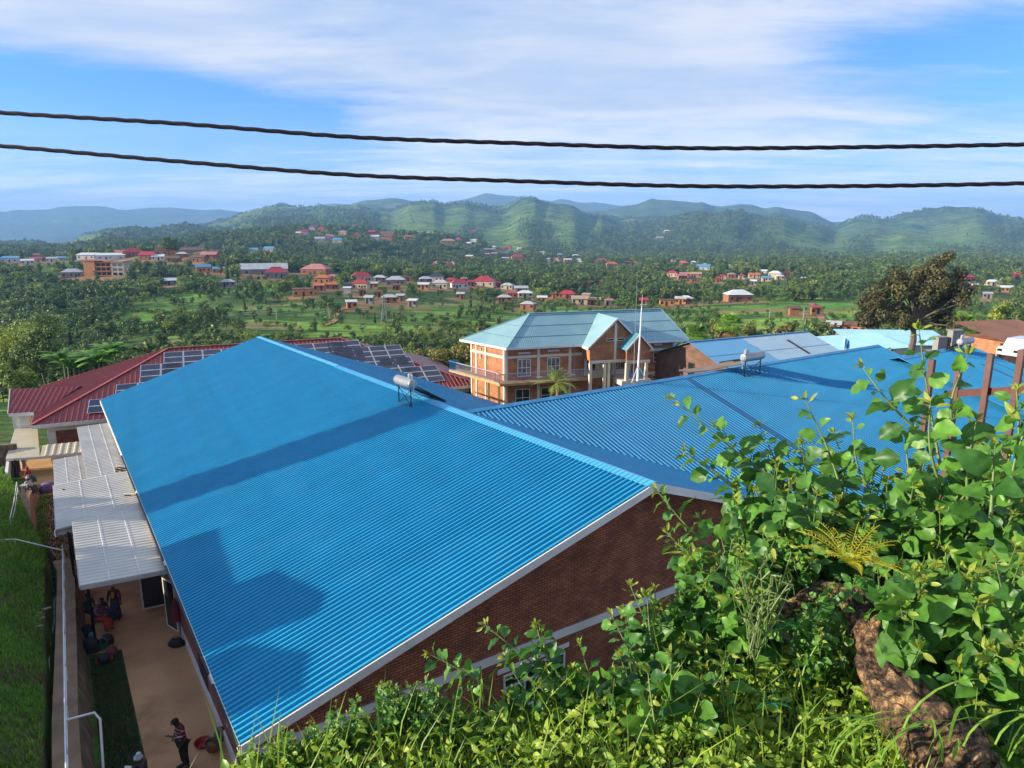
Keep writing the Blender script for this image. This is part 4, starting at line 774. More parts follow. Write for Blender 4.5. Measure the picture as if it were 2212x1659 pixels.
for k,u in enumerate((0.0,4.6,9.2,13.8)):
    c=MB();p=i0+ed*u+en*.05;c.prism([bz(p,GZR-.6),bz(p+ed*.6,GZR-.6),bz(p+ed*.6,zt-.56),bz(p,zt-.56)],-en*.5);c.build('column',M['white'],red)
c=MB();c.prism([bz(i0+ed*.6,GZR-.6),bz(i1,GZR-.6),bz(i1,GZR+.9),bz(i0+ed*.6,GZR+.9)],-en*.12);c.build('plinth',M['white'],red)
# canopies of the red building
cz=-17.3
pc=[rp(40,840,cz-.3),rp(260,825,cz-.3),rp(245,640,cz+.1),rp(100,640,cz+.1)]
q0=pc[0];q1=pc[1];s=MB();nn_=plane3(pc[0],pc[1],pc[2]);q3=hit(pr(100,645),nn_)
cn=corr(MB(),[pc[0],pc[1],pc[2],q3],nrm(pc[1]-pc[0]),.26,.03).build('canopy',mat('yellowed_sheet',(.62,.55,.38),(.55,.48,.33),rough=.5,scale=1.),red,label='yellowish sheet canopy at the left end')
s=MB();s.prism([pc[0],pc[1],pc[1]-Z*.2,pc[0]-Z*.2],nrm(np.cross(pc[1]-pc[0],Z))*.03);s.prism([pc[0],q3,q3-Z*.2,pc[0]-Z*.2],nrm(pc[1]-pc[0])*-.03);s.build('fascia',M['white'],cn)
c1=pc[1];c2=c1+nrm(eR-Ac)*9;up_=Z*.5-en*1.5
cn=corr(MB(),[c1,c2,c2+up_,c1+up_],up_,.5,.04).build('canopy',mat('yellowed_sheet',(0,0,0)),red,label='narrow yellowish canopy strip below the brick panel')
s=MB();s.prism([c1,c2,c2-Z*.2,c1-Z*.2],en*.03);s.build('fascia',M['white'],cn)
for (x,y) in ((130,640),(175,640)):
    P=aty(pr(x,y),(W1+W2)[1]/2+1.0);c=MB();c.bar(bz(P,GZR-.5),bz(P,-15.95),.8,.5,up=wn);c.build('column',M['white'],red)
fl=MB();pp=[(125,850),(340,840),(430,1060),(250,1062),(215,1010),(110,935)]
# solar panels standing on the front slope
def sp(px): 
    r_=ray(*px);return r_*((PRF[1]+.14)/(PRF[0]@r_))
npf=PRF[0]*np.sign(PRF[0][2]);frm=mat('aluminium_frame',(.75,.76,.77),rough=.35,metal=.5);cell=mat('navy_solar_cell',(.012,.014,.04),(.008,.009,.028),rough=.12,spec=.8,scale=.6)
pu=ed;pv=nrm(-en+Z*slr)
def sparray(px,cols,rows,label,wd=1.75,hg=1.08):
    o=sp(px);e=empty('solar_panel_array',o,label=label,cat='solar panels',group='solar panel arrays on the red roof')
    for i in range(cols):
        for j in range(rows):
            a=o+pu*i*(wd+.03)-pv*j*(hg+.03);P=MB()
            P.prism([a,a+pu*wd,a+pu*wd-pv*hg,a-pv*hg],-npf*.04);f_=P.build('solar_panel',frm,e)
            P=MB();b=a+pu*.055-pv*.055+npf*.004;P.prism([b,b+pu*(wd-.11),b+pu*(wd-.11)-pv*(hg-.11),b-pv*(hg-.11)],-npf*.003);P.build('cell_sheet',cell,f_)
            P=MB()
            for k in range(1,6): c_=b-pv*(hg-.08)*k/6+npf*.002;P.prism([c_,c_+pu*(wd-.08),c_+pu*(wd-.08)-pv*.012,c_-pv*.012],-npf*.001)
            P.build('cell_line',mat('pale_cell_line',(.12,.13,.2),rough=.3),f_)
sparray(pr(1070,145),4,5,'upper left solar array next to the left end of the ridge')
sparray(pr(918,228),2,6,'middle left solar array, second from the left along the red hip')
sparray(pr(760,355),2,4,'lower left solar array, just above the small single row')
sparray(pr(582,455),2,2,'lowest left solar row touching the blue eave')
z1p=lambda x,y:(.3472*x,384+.3472*y)
z8p=lambda x,y:(768+.1488*x,713.2+.1488*y)
sparray((639,744),3,4,'upper right solar array on the red roof, left of the blue ridge peak')
sparray((704,739),2,4,'tall solar array right of the blue roof peak')
sparray(z8p(-290,270),4,4,'solar array left of the nearer water heater, upper')
sparray(z8p(325,415),2,4,'solar array just above the water heater tank')
sparray(z8p(700,540),2,3,'rightmost small solar array behind the water heater')
# ================================================================ CORRIDOR BESIDE THE HALL
def wet(name,c): return mat(name,c)
def Gs(s,a,dz=0): return Lc(s,a,gz(s)+dz)
s=MB();st=[(-3,-1.72),(5.9,-1.80),(13.3,-1.82),(13.6,-2.95),(20.5,-2.85),(31,-4.6),(43,-4.9)]
s.poly([Gs(x,a,0.0) for x,a in st]+[Gs(43,.36,0),Gs(-3,.36,0)]);s.build('pavement',M['conc'],kind='structure')
fl=MB();pp=[G(pr(x,y),.02) for x,y in ((125,850),(345,835),(455,1060),(250,1064),(215,1010),(108,935))];fl.poly(pp);fl.build('courtyard_floor',mat('yellow_earth_floor',(.50,.30,.12),(.42,.24,.09),rough=.9,scale=.5),kind='structure')
def blades(mb,pos,n,h,w,rnd,lean=.5,seg=2):
    p=np.repeat(np.asarray(pos),n,axis=0) if n>1 else np.asarray(pos);N_=len(p);h=h*rnd.uniform(.5,1.3,N_);th=rnd.uniform(0,2*PI,N_);l=rnd.uniform(.1,lean,N_)*h
    d=np.stack([np.cos(th),np.sin(th),0*th],1);t=np.stack([-np.sin(th),np.cos(th),0*th],1)*w
    a=p-t*.5;b=p+t*.5;m1=p+d*l[:,None]*.35+np.stack([0*h,0*h,h*.6],1);c=m1+t*.4;dd=m1-t*.4;e=p+d*l[:,None]+np.stack([0*h,0*h,h],1)
    V=np.stack([a,b,c,dd,e],1).reshape(-1,3);k=np.arange(N_)*5
    return V,np.stack([k,k+1,k+2,k+3],1),np.stack([k+3,k+2,k+4],1)
def raw(name,V,quads,tris,mats,qm=None,tm=None,**k):
    me=bpy.data.meshes.new(name);V=np.asarray(V,float);nq,nt=len(quads),len(tris);me.vertices.add(len(V));me.vertices.foreach_set('co',V.ravel())
    idx=np.concatenate([np.asarray(quads,int).ravel(),np.asarray(tris,int).ravel()]);me.loops.add(len(idx));me.loops.foreach_set('vertex_index',idx)
    tot=np.concatenate([np.full(nq,4),np.full(nt,3)]);me.polygons.add(nq+nt);me.polygons.foreach_set('loop_start',np.concatenate([[0],np.cumsum(tot)[:-1]]));me.polygons.foreach_set('loop_total',tot)
    if qm is not None or tm is not None: me.polygons.foreach_set('material_index',np.concatenate([np.zeros(nq,int) if qm is None else qm,np.zeros(nt,int) if tm is None else tm]))
    for m_ in mats: me.materials.append(m_)
    me.update(calc_edges=True);return me
def link(name,me,parent=None,**k):
    o=bpy.data.objects.new(name,me);COL.objects.link(o);o.parent=parent;return tag(o,**k)
E_=[0,0]
grass_m=mat('lawn_blades',(.22,.42,.03),(.10,.24,.02),rough=.7,scale=.35,trans=.3,island=.3,detail=8)
# strip lawn and slope lawn
rnd=np.random.default_rng(5)
N1=80000;ss=rnd.uniform(-9,46,N1);aa=rnd.uniform(-20,-4.25,N1);x=EA[0]+ss*H[0]+aa*W[0];y=EA[1]+ss*H[1]+aa*W[1];ok=(y>6)&(x/y>-.95)&(fbm(x/1.7,y/1.7,4,3)>-.32);x,y=x[ok],y[ok];z=near_z(x,y)
p1=np.stack([x,y,z],1)
V,q,t=blades(None,p1,3,.19,.03,rnd,.7);link('grass',raw('grass',V,q,t,[grass_m]),label='bright green grass on the bank left of the corridor',cat='grass',kind='stuff')
ss=rnd.uniform(-3,13.2,9000);aa=rnd.uniform(-2.9,-1.85,9000);p1=np.stack([EA[0]+ss*H[0]+aa*W[0],EA[1]+ss*H[1]+aa*W[1],gz(ss)],1)
s2=rnd.uniform(21,42,7000);a2=rnd.uniform(-4.8,-3.0,7000);p2=np.stack([EA[0]+s2*H[0]+a2*W[0],EA[1]+s2*H[1]+a2*W[1],gz(s2)],1)
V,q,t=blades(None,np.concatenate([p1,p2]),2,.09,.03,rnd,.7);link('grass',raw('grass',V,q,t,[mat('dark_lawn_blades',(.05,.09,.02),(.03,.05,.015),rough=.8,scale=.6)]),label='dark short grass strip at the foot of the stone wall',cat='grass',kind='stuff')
# retaining wall
rw=empty('retaining_wall',Gs(10,-3.4),label='low rubble stone retaining wall with a concrete top along the corridor',cat='wall')
def wallrun(pts,par,hs,bat=.3,cw=.6):
    s=MB();c=MB();n=len(pts)
    for i in range(n-1):
        (s0,a0),(s1_,a1)=pts[i],pts[i+1];h0,h1_=hs[i],hs[i+1]
        m=max(2,int(abs(s1_-s0)/1.2));prev=None
        for k in range(m+1):
            f=k/m;S_=s0+(s1_-s0)*f;A_=a0+(a1-a0)*f;h_=h0+(h1_-h0)*f
            r_=[Gs(S_,A_,-.1),Gs(S_,A_-bat,h_-.12),Gs(S_,A_-bat-cw,h_-.12),Gs(S_,A_-bat-cw,-.1)];cc=[Gs(S_,A_-bat+.05,h_-.119),Gs(S_,A_-bat+.05,h_),Gs(S_,A_-bat-cw-.02,h_),Gs(S_,A_-bat-cw-.02,h_-.119)]
            if prev:
                s.add(prev[0]+r_,[(0,1,5,4),(1,2,6,5),(2,3,7,6),(0,3,7,4)]);c.add(prev[1]+cc,[(0,1,5,4),(1,2,6,5),(2,3,7,6)])
            prev=(r_,cc)
    s.build('stone_face',M['stone'],par);c.build('coping',mat('grey_brown_concrete',(.27,.17,.09),(.18,.115,.06),rough=.9,scale=.9,dirt=((.07,.05,.035),.6,.7)),par)
wallrun([(-4,-3.1),(7,-3.08),(12.6,-2.96),(20.9,-2.82),(22.5,-3.0)],rw,[1.3,1.3,1.3,1.3,1.3])
rw2=empty('retaining_wall',Gs(35,-5),label='farther stretch of rubble retaining wall ending where three people sit',cat='wall')
wallrun([(25.5,-4.4),(31,-4.75),(38,-4.95),(43.2,-4.7)],rw2,[1.2,1.25,1.2,.9],.25,.75)
def pipe_rail(name,pts,label,r=.022,h=.95,post=2.2,two=True,m=None,base=None):
    e=empty(name,pts[0],label=label,cat='railing');pts=[np.asarray(p,float) for p in pts]
    s=MB();s.tube([p+Z*h for p in pts],r,7);s.build('top_rail',m or M['white'],e)
    if two: s=MB();s.tube([p+Z*h*.55 for p in pts],r*.8,7);s.build('lower_rail',m or M['white'],e)
    for a,b in zip(pts[:-1],pts[1:]):
        n=max(1,int(np.linalg.norm(b-a)/post))
        for k in range(n+1): p=a+(b-a)*k/n;s=MB();s.tube([p-Z*.1,p+Z*h],r*.9,7);s.build('post',m or M['white'],e)
    return e
pipe_rail('pipe_railing',[Gs(-2.5,-3.62,1.3),Gs(4,-3.6,1.3),Gs(12,-3.52,1.3),Gs(21.8,-3.42,1.3)],'long white pipe railing on top of the nearer retaining wall')
pipe_rail('pipe_railing',[Gs(29,-5.75,1.25),Gs(33,-5.7,1.25),Gs(38.5,-5.75,1.2)],'short white railing on the farther stretch of retaining wall')
s=MB();s.tube([Gs(22,-3.45,1.9),Gs(24.6,-5.4,2.2),Gs(25.5,-8.5,2.4)],.03,7);s.tube([Gs(24.6,-5.4,2.2),Gs(24.6,-5.4,1.2)],.025,6);s.build('handrail',M['white'],label='white rail crossing behind the end of the near wall',cat='railing')
s=MB();s.tube([Gs(5.6,-3.6,1.95),Gs(5.5,-2.9,1.95),Gs(5.2,-2.78,1.85),Gs(4.1,-2.9,.3),Gs(3.9,-2.9,0)],.035,7);s.build('handrail',M['white'],label='white bent pipe rail leading down over the wall near the bottom',cat='railing')
hz=lambda x,y:((x*.60277)*fz,(2024+y*.60277)*fz)
hp_=[]
for x,y in ((395,560),(358,565),(355,700),(330,860),(322,1000),(345,1250),(388,1430)):
    r_=ray(*hz(x,y));t_=np.linspace(8,40,400)/r_[1];q=r_[None]*t_[:,None];dz=q[:,2]-near_z(q[:,0],q[:,1]);k=np.nonzero(dz<.05)[0];hp_.append(q[k[0]]+Z*.06 if len(k) else q[-1])
s=MB();s.tube(smooth_path(hp_,8),.03,7);s.build('hose',mat('dirty_hose',(.50,.48,.40),rough=.6),label='pale loose hose lying along the edge of the bank',cat='hose')
s=MB()
for k in range(7):
    a0=Gs(14.5+k*.35+rnd.uniform(-.1,.1),-4.25-rnd.uniform(0,.35),1.36);s.bar(a0,a0+H*rnd.uniform(-.1,.1)+W*rnd.uniform(.15,.3)+Z*.02,.07,.06)
s.build('rubbish',mat('pale_litter',(.45,.42,.38),(.2,.17,.14),scale=6),label='pale litter scattered along the edge of the bank',cat='litter',kind='stuff')
# white laundry pot etc. come with the people
# ---- things standing in the corridor
def bucket(px,label,m,r=.16,h=.28,name='bucket',base=None,flare=1.25,cat='bucket'):
    p=G(px,0.0) if base is None else np.asarray(base);e=empty(name,p,label=label,cat=cat)
    s=MB();prof=[(r*.05,.0),(r,.0),(r*flare,h),(r*flare+.012,h),(r*flare+.012,h-.03),(r*(flare-.02),h-.012),(r*.93,.03),(.01,.03)];s.lathe(p,prof,18);s.build('tub',m,e,smooth=False)
    s=MB();s.tube([p+[(r*flare)*math.cos(t),.0,h+r*1.1*math.sin(t)] for t in np.linspace(0,PI,9)],.008,5);s.build('handle',mat('grey_pipe',(0,0,0)),e);return e
gm=mat('green_plastic',(.02,.16,.07),rough=.45);rm_=mat('red_plastic',(.35,.02,.02),rough=.45);bm_=mat('blue_plastic',(.03,.14,.30),rough=.45)
bucket(hz(1392,1540),'dark green bucket with a bag in it by the hall wall',gm)
def basin(px,label,m,r=.24,h=.13,base=None):
    p=G(px,0.0) if base is None else np.asarray(base);s=MB();s.lathe(p,[(.02,0),(r*.7,0),(r,h),(r+.03,h+.005),(r+.03,h-.015),(r*.97,h-.01),(r*.68,.015),(.01,.015)],22);s.build('basin',m,label=label,cat='basin')
basin(hz(1330,1510),'round red basin beside the green bucket',rm_)
def bag(px,label,m,sx=.3,sy=.2,h=.28,name='bag',base=None,handle=True,cat='bag',lump=.1):
    p=G(px,0.0) if base is None else np.asarray(base);e=empty(name,p,label=label,cat=cat);s=MB();n=16;prof=[(0,.0),(.9,.0),(1.05,.25),(1.,.6),(.75,.88),(.35,.97),(0,1.)];vs=[];fs=[];rg=random.Random(int(px[0]*7))
    for i,(r_,z_) in enumerate(prof):
        for k in range(n): j=1+lump*(rg.random()-.5)*2*(r_>0);vs.append(p+np.array([sx*r_*j*math.cos(2*PI*k/n),sy*r_*j*math.sin(2*PI*k/n),h*z_*(1+lump*.4*(rg.random()-.5))]))
    for i in range(len(prof)-1):
        for k in range(n): fs.append((i*n+k,i*n+(k+1)%n,(i+1)*n+(k+1)%n,(i+1)*n+k))
    s.add(vs,fs);s.build('body',m,e,smooth=True)
    if handle:
        s=MB();s.tube([p+[sx*.5*math.cos(t),0,h*.9+h*.55*math.sin(t)] for t in np.linspace(0,PI,9)],.014,6);s.build('handle',m,e)
    return e
blk_=mat('black_fabric',(.018,.018,.022),rough=.7);brn=mat('brown_leather',(.16,.07,.03),rough=.5);prp=mat('purple_cloth',(.20,.12,.26),(.10,.06,.16),rough=.8,scale=6)
bag(hz(1155,860),'black bulging bag at the foot of the grey downpipe',blk_,.3,.22,.3)
bag(hz(1410,1500),'brown handbag resting on the green bucket',brn,.2,.12,.26,base=G(hz(1392,1540),.28)+Z*0)
bag(hz(1440,1470),'grey sack leaning on the hall wall behind the bucket',mat('grey_sack',(.2,.18,.16),rough=.9),.16,.16,.42,name='sack',handle=False,cat='sack')
bucket(hz(665,880),'open green bucket among the bags by the canopy post',gm,.2,.3)
bag(hz(600,900),'large black bag against the stone wall, nearest the green strip',blk_,.3,.26,.62,handle=False)
bag(hz(575,810),'tall black bag behind the green bucket by the wall',blk_,.24,.24,.62,handle=False)
bag(hz(705,850),'dark bundle right of the open green bucket',blk_,.22,.2,.45,handle=False,name='bundle',cat='bundle')
bag(hz(690,950),'black cloth bundle heaped on a red basin',blk_,.22,.2,.3,handle=False,name='bundle',cat='bundle',base=G(hz(683,965),.1));basin(hz(683,968),'red basin under the black bundle',rm_,.26,.12)
bag(hz(735,915),'red striped woven basket at the corner of the grass strip',mat('red_weave',(.30,.06,.06),(.08,.03,.04),rough=.8,scale=9,stretch=(.2,.2,3)),.19,.19,.3,name='basket',cat='basket')
bag(hz(605,830),'light blue bag squeezed between the black bags',mat('light_blue_cloth',(.12,.35,.55),rough=.8),.13,.12,.4,handle=False)
bag(pr(318,1058),'purple bundle tied over a red basin near the red roofed building',prp,.55,.5,.75,name='bundle',handle=False,cat='bundle')
bag(pr(352,1048),'brown bag next to the purple bundle',brn,.3,.3,.4,handle=False)
# ================================================================ PEOPLE
skin=mat('dark_brown_skin',(.07,.035,.022),(.055,.028,.018),rough=.55,scale=20)
def skinned(name,chain,parent,m,sub=2):
    """chain: list of (parent_index, (x,y,z), radius) ; root is 0"""
    me=bpy.data.meshes.new(name);me.from_pydata([c[1] for c in chain],[(c[0],i) for i,c in enumerate(chain) if c[0] is not None],[]);o=bpy.data.objects.new(name,me);COL.objects.link(o);o.parent=parent
    sk=o.modifiers.new('skin','SKIN');me.skin_vertices.new() if hasattr(me.skin_vertices,'new') and not me.skin_vertices else None
    if not me.skin_vertices: return o
    for v,c in zip(me.skin_vertices[0].data,chain): r=c[2];v.radius=(r,r) if not isinstance(r,tuple) else r
    me.skin_vertices[0].data[0].use_root=True;sk.use_smooth_shade=True
    sb=o.modifiers.new('sub','SUBSURF');sb.levels=sub;sb.render_levels=sub;me.materials.append(m);return o
def loft(mb,rings,n=16,cap=True):   # rings: (centre, rx, ry)
    vs=[];fs=[]
    for c,rx,ry in rings: vs+=[(c[0]+rx*math.cos(2*PI*k/n),c[1]+ry*math.sin(2*PI*k/n),c[2]) for k in range(n)]
    for i in range(len(rings)-1):
        for k in range(n): fs.append((i*n+k,i*n+(k+1)%n,(i+1)*n+(k+1)%n,(i+1)*n+k))
    if cap: fs+=[tuple(range(n))[::-1],tuple(range((len(rings)-1)*n,len(rings)*n))]
    mb.add(vs,fs)
def person(px,face,label,top,low,head=None,pose='stand',h=1.66,hold=None,skirt=True,base=None,hands=None,lean=0.,bend=0.,shoes=None,stripes=False,neckcloth=None,floor=0.):
    """face: bearing in degrees the figure looks towards. Local frame: +y is forward."""
    p=G(px,0.02) if base is None else np.asarray(base,float)
    e=empty('person',(0,0,0),label=label,cat='person');k=h/1.7
    sit=pose=='sit';zh=.50*k if sit else .93*k                      # pelvis
    def P(x,y,z): return (x*k,y*k,z*k)
    bz_=zh/k;ny=lean
    C=[(None,P(0,0,bz_),(.15*k,.12*k)),(0,P(0,.02+ny*.2,bz_+.18),(.125*k,.1*k)),(1,P(0,.02+ny*.6,bz_+.38),(.155*k,.1*k)),(2,P(0,.01+ny*.8,bz_+.50),(.09*k,.08*k)),(3,P(0,.02+ny*.95,bz_+.565),.052*k),
       (4,P(0,.035+ny*1.05+bend*.03,bz_+.64-bend*.01),(.078*k,.088*k)),(5,P(0,.04+ny*1.1+bend*.06,bz_+.72-bend*.02),(.082*k,.098*k)),(6,P(0,.03+ny*1.1+bend*.06,bz_+.785-bend*.02),(.05*k,.06*k))]
    hd=C[6][1];sh=C[3][1]
    def limb(root,pts,rs):
        q=root
        for a,r in zip(pts,rs): C.append((q,a,r));q=len(C)-1
        return q
    hp={'down':((.24,.0,-.27),(.27,.06,-.53)),'hip':((.33,-.1,-.25),(.17,.1,-.36)),'lap':((.22,.08,-.26),(.12,.3,-.34)),'reach':((.26,.16,-.16),(.26,.45,-.14)),'front':((.24,.10,-.24),(.06,.30,-.14)),'up':((.24,.14,-.20),(.10,.26,.06)),'side':((.32,.02,-.2),(.52,.12,-.24))}
    hands=hands or ('down','down')
    for sgn,hh in zip((-1,1),hands):
        (ex,ey,ez),(wx,wy,wz)=hp[hh];s0=np.array(sh);S=s0+np.array([sgn*.185,0,-.035])*k;El=s0+np.array([sgn*ex,ey,ez])*k;Wr=s0+np.array([sgn*wx,wy,wz])*k
        d=(Wr-El)/np.linalg.norm(Wr-El);
        q=limb(3,[tuple(S),tuple((S+El)/2),tuple(El),tuple(Wr),tuple(Wr+d*.07*k)],[.052*k,.045*k,.038*k,.025*k,(.035*k,.018*k)])
        side=np.cross(d,(0,0,1.));side=side/(np.linalg.norm(side)+1e-6)
        if h>0:
            for f in range(4): b=Wr+d*.075*k+side*(f-1.5)*.016*k;limb(q,[tuple(b+d*.035*k),tuple(b+d*(.075+.008*(f in(1,2)))*k-np.array([0,0,.012])*k)],[.008*k,.0065*k])
            limb(q,[tuple(Wr+d*.05*k-side*.045*k*sgn)],[.009*k])
    feet=[]
    for sgn in (-1,1):
        if sit: pts=[(sgn*.1,.05,bz_-.02),(sgn*.13,.42,bz_+.02),(sgn*.13,.44,.10),(sgn*.13,.46,.045),(sgn*.14,.62,.03)]
        else: pts=[(sgn*.09,0,bz_-.06),(sgn*.10,.02+ny*.1,.50),(sgn*.11,-.01,.12),(sgn*.115,-.02,.045),(sgn*.13,.14,.03)]
        limb(0,[P(*a) for a in pts],[.088*k,.06*k,.038*k,.035*k,(.035*k,.02*k)])
    body=skinned('body',C,e,skin)
    # face
    f=MB();hy=hd[1]+.093*k
    for sx in (-1,1): f.lathe((hd[0]+sx*.033*k,hy-.012*k,hd[2]+.005*k),[(.002,-.008*k),(.011*k,0),(.002,.008*k)],8,(0,1,0))
    f.build('eye',mat('eye_white',(.6,.6,.58),rough=.3),body)
    f=MB();f.prism([(hd[0]-.014*k,hy-.01*k,hd[2]-.03*k),(hd[0]+.014*k,hy-.01*k,hd[2]-.03*k),(hd[0],hy-.01*k,hd[2]+.012*k)],(0,.018*k,0));f.build('nose',skin,body)
    f=MB();f.box((hd[0],hy-.012*k,hd[2]-.053*k),(.022*k,0,0),(0,.008*k,0),(0,0,.005*k));f.build('mouth',mat('lip_brown',(.10,.04,.035)),body)
    for sx in (-1,1): f=MB();f.lathe((hd[0]+sx*.083*k,hd[1],hd[2]-.005*k),[(.002,-.01*k),(.026*k,0),(.002,.01*k)],8,(1,0,0),1,.6);f.build('ear',skin,body)
    # hair or cloth
    f=MB();hm,kind=head or (mat('black_hair',(.012,.01,.009),rough=.9),'hair');g_=.006 if kind=='hair' else .022
    rings=[];cx,cy,cz=hd[0],hd[1]-.008*k,hd[2]
    for t in np.linspace(-.12 if kind=='hair' else -.05,1,7): 
        a_=t*PI/2;rings.append(((cx,cy-.012*k,cz+math.sin(a_)*(.098+g_)*k),(.086+g_)*k*math.cos(a_)+.001,(.104+g_)*k*math.cos(a_)+.001))
    loft(f,rings);
    if kind=='wrap': f.lathe((cx,cy-.03*k,cz+.10*k),[(.0,-.02),(.05*k,-.01),(.075*k,.03*k),(.05*k,.065*k),(0,.07*k)],12)
    f.build('hair' if kind=='hair' else 'head_wrap',hm,e,smooth=True)
    # upper garment: skinned shirt with sleeves
    T=[(None,tuple(np.array(C[0][1])+[0,0,-.02*k]),(.168*k,.135*k)),(0,C[1][1],(.145*k,.118*k)),(1,C[2][1],(.172*k,.118*k)),(2,(C[3][1][0],C[3][1][1],C[3][1][2]-.01*k),(.10*k,.088*k))]
    idx=8
    j=8
    for sgn,hh in zip((-1,1),hands):
        (ex,ey,ez),(wx,wy,wz)=hp[hh];s0=np.array(sh);S=s0+np.array([sgn*.185,0,-.035])*k;El=s0+np.array([sgn*ex,ey,ez])*k;Wr=s0+np.array([sgn*wx,wy,wz])*k
        T.append((3,tuple(S),.064*k));T.append((len(T)-1,tuple(El),.052*k));T.append((len(T)-1,tuple(El+(Wr-El)*.8),.042*k))
    skinned('shirt',T,e,top)
    if skirt and not sit:
        f=MB();z0=bz_+.12;loft(f,[(P(0,0,z0),.165*k,.135*k),(P(0,0,z0-.2),.19*k,.165*k),(P(0,.01,.5),.2*k,.18*k),(P(0,.01,.28),.21*k,.19*k),(P(0,.01,.13),.225*k,.2*k)]);f.build('skirt',low,e,smooth=True)
    elif skirt:
        f=MB();vs=[]
        sec=[((0,-.1,bz_-.04),.19,.13),((0,.1,bz_-.0),.2,.13),((0,.3,bz_+.0),.2,.12),((0,.46,bz_-.04),.2,.11),((0,.5,bz_-.2),.21,.12),((0,.52,.16),.22,.14)]
        n=14
        for i,(c,rx,rr) in enumerate(sec):
            ang=[0,0,.1,.8,1.35,1.5][i]
            for q in range(n): a_=2*PI*q/n;u=rx*math.cos(a_);v=rr*math.sin(a_);vs.append((u*k,(c[1]+v*math.sin(ang))*k,(c[2]+v*math.cos(ang))*k))
        f.add(vs,[(i*n+q,i*n+(q+1)%n,(i+1)*n+(q+1)%n,(i+1)*n+q) for i in range(len(sec)-1) for q in range(n)]+[tuple(range(n)),tuple(range((len(sec)-1)*n,len(sec)*n))[::-1]]);f.build('skirt',low,e,smooth=True)
    else:
        L_=[(None,P(0,0,bz_),(.16*k,.13*k))]
        for sgn in (-1,1): L_+= [(0,P(sgn*.09,0,bz_-.08),.105*k),(len(L_),P(sgn*.10,.02+ny*.1,.50),.078*k),(len(L_)+1,P(sgn*.11,-.01,.13),.062*k)]
        skinned('trousers',L_,e,low)
        for sgn in (-1,1): f=MB();f.prism([P(sgn*.115-.045,-.08,.005),P(sgn*.115+.045,-.08,.005),P(sgn*.13+.045,.19,.005),P(sgn*.13-.045,.19,.005)],(0,0,.075*k));f.build('shoe',blk_,e)
    if neckcloth: f=MB();f.prism([P(-.05,ny*.7+.12,bz_+.46),P(.05,ny*.7+.12,bz_+.46),P(.045,ny*.5+.13,bz_+.2),P(-.045,ny*.5+.13,bz_+.2)],(0,.02,0));f.build('front_panel',neckcloth,e)
    if hold:
        hm2,wv,kk=hold;s0=np.array(sh);(wx,wy,wz)=hp[hands[1]][1];q=s0+np.array([wx*.5,wy+.08,wz])*k;o_=empty('paper',(0,0,0)) if False else None
        f=MB();f.prism([q+np.array(v) for v in ((-.13,-.06,0),(.13,-.06,0),(.13,.1,.05),(-.13,.1,.05))],(0,0,.004));ob=f.build('paper',hm2);ob.rotation_euler=(0,0,-math.radians(face));ob.location=tuple(p);tag(ob,label=kk,cat='paper')
    e.location=tuple(p);e.rotation_euler=(0,0,-math.radians(face));return e
def cloth(n,c1,c2=None,sc=12,st=None): return mat(n,c1,c2,rough=.85,scale=sc,stretch=st,lo=.45,hi=.55)
wine=cloth('wine_cardigan',(.12,.015,.02));navy=cloth('navy_patterned_cloth',(.03,.045,.07),(.015,.02,.035));redwrap=cloth('red_white_head_cloth',(.5,.12,.12),(.5,.4,.38),25)
person(hz(765,690),170,'standing woman in wine cardigan, dark long skirt and red white head wrap',wine,navy,(redwrap,'wrap'),hands=('down','down'),neckcloth=mat('yellow_cloth',(.55,.38,.03),rough=.8))
pink=cloth('pink_head_cloth',(.45,.15,.18));orr=cloth('orange_red_cloth',(.45,.06,.02),(.30,.03,.02))
person(hz(660,745),110,'seated woman in pink head cloth and orange red skirt by the canopy post',cloth('mauve_top',(.22,.08,.11)),orr,(pink,'wrap'),pose='sit',hands=('lap','reach'),h=1.6)
person(hz(590,690),120,'seated figure in dark green top behind the woman in pink, against the wall',cloth('dark_green_top',(.02,.045,.035)),navy,None,pose='sit',hands=('lap','lap'),h=1.62)
person(hz(680,690),95,'seated child in dark purple skirt stretching an arm to the right',cloth('dark_grey_top',(.03,.03,.04)),cloth('purple_skirt',(.10,.04,.12)),None,pose='sit',hands=('lap','reach'),h=1.35)
stp=mat('striped_jersey',(.10,.012,.022),(.10,.012,.022),rough=.85,scale=1)
# horizontal stripes belong to the jersey
nt=stp.node_tree;wv=nt.nodes.new('ShaderNodeTexWave');wv.bands_direction='Z';wv.inputs['Scale'].default_value=2.6;wv.inputs['Distortion'].default_value=.4;tc=nt.nodes.new('ShaderNodeTexCoord');nt.links.new(tc.outputs['Object'],wv.inputs[0]);cr=nt.nodes.new('ShaderNodeValToRGB');cr.color_ramp.elements[0].position=.80;cr.color_ramp.elements[0].color=(.10,.012,.022,1);cr.color_ramp.elements[1].position=.86;cr.color_ramp.elements[1].color=(.35,.28,.27,1);nt.links.new(wv.outputs[0],cr.inputs[0]);nt.links.new(cr.outputs[0],nt.nodes['Principled BSDF'].inputs['Base Color'])
person(hz(1215,1655),215,'young man in a maroon striped jersey and black trousers, head bowed',stp,cloth('black_trousers',(.012,.012,.015)),None,hands=('front','hip'),skirt=False,h=1.72,bend=1.5,lean=.05)
person((340,1700),250,'person in pale head wrap reading a paper, cut off by the bottom edge',blk_,navy,(cloth('pale_blue_wrap',(.42,.50,.48),(.3,.38,.38)),'wrap'),hands=('front','front'),bend=1.5,h=1.62,base=G((322,1741),.0),hold=(mat('white_paper_sheet',(.7,.7,.7)),1,'white sheet of paper held by the person in the pale head wrap'))
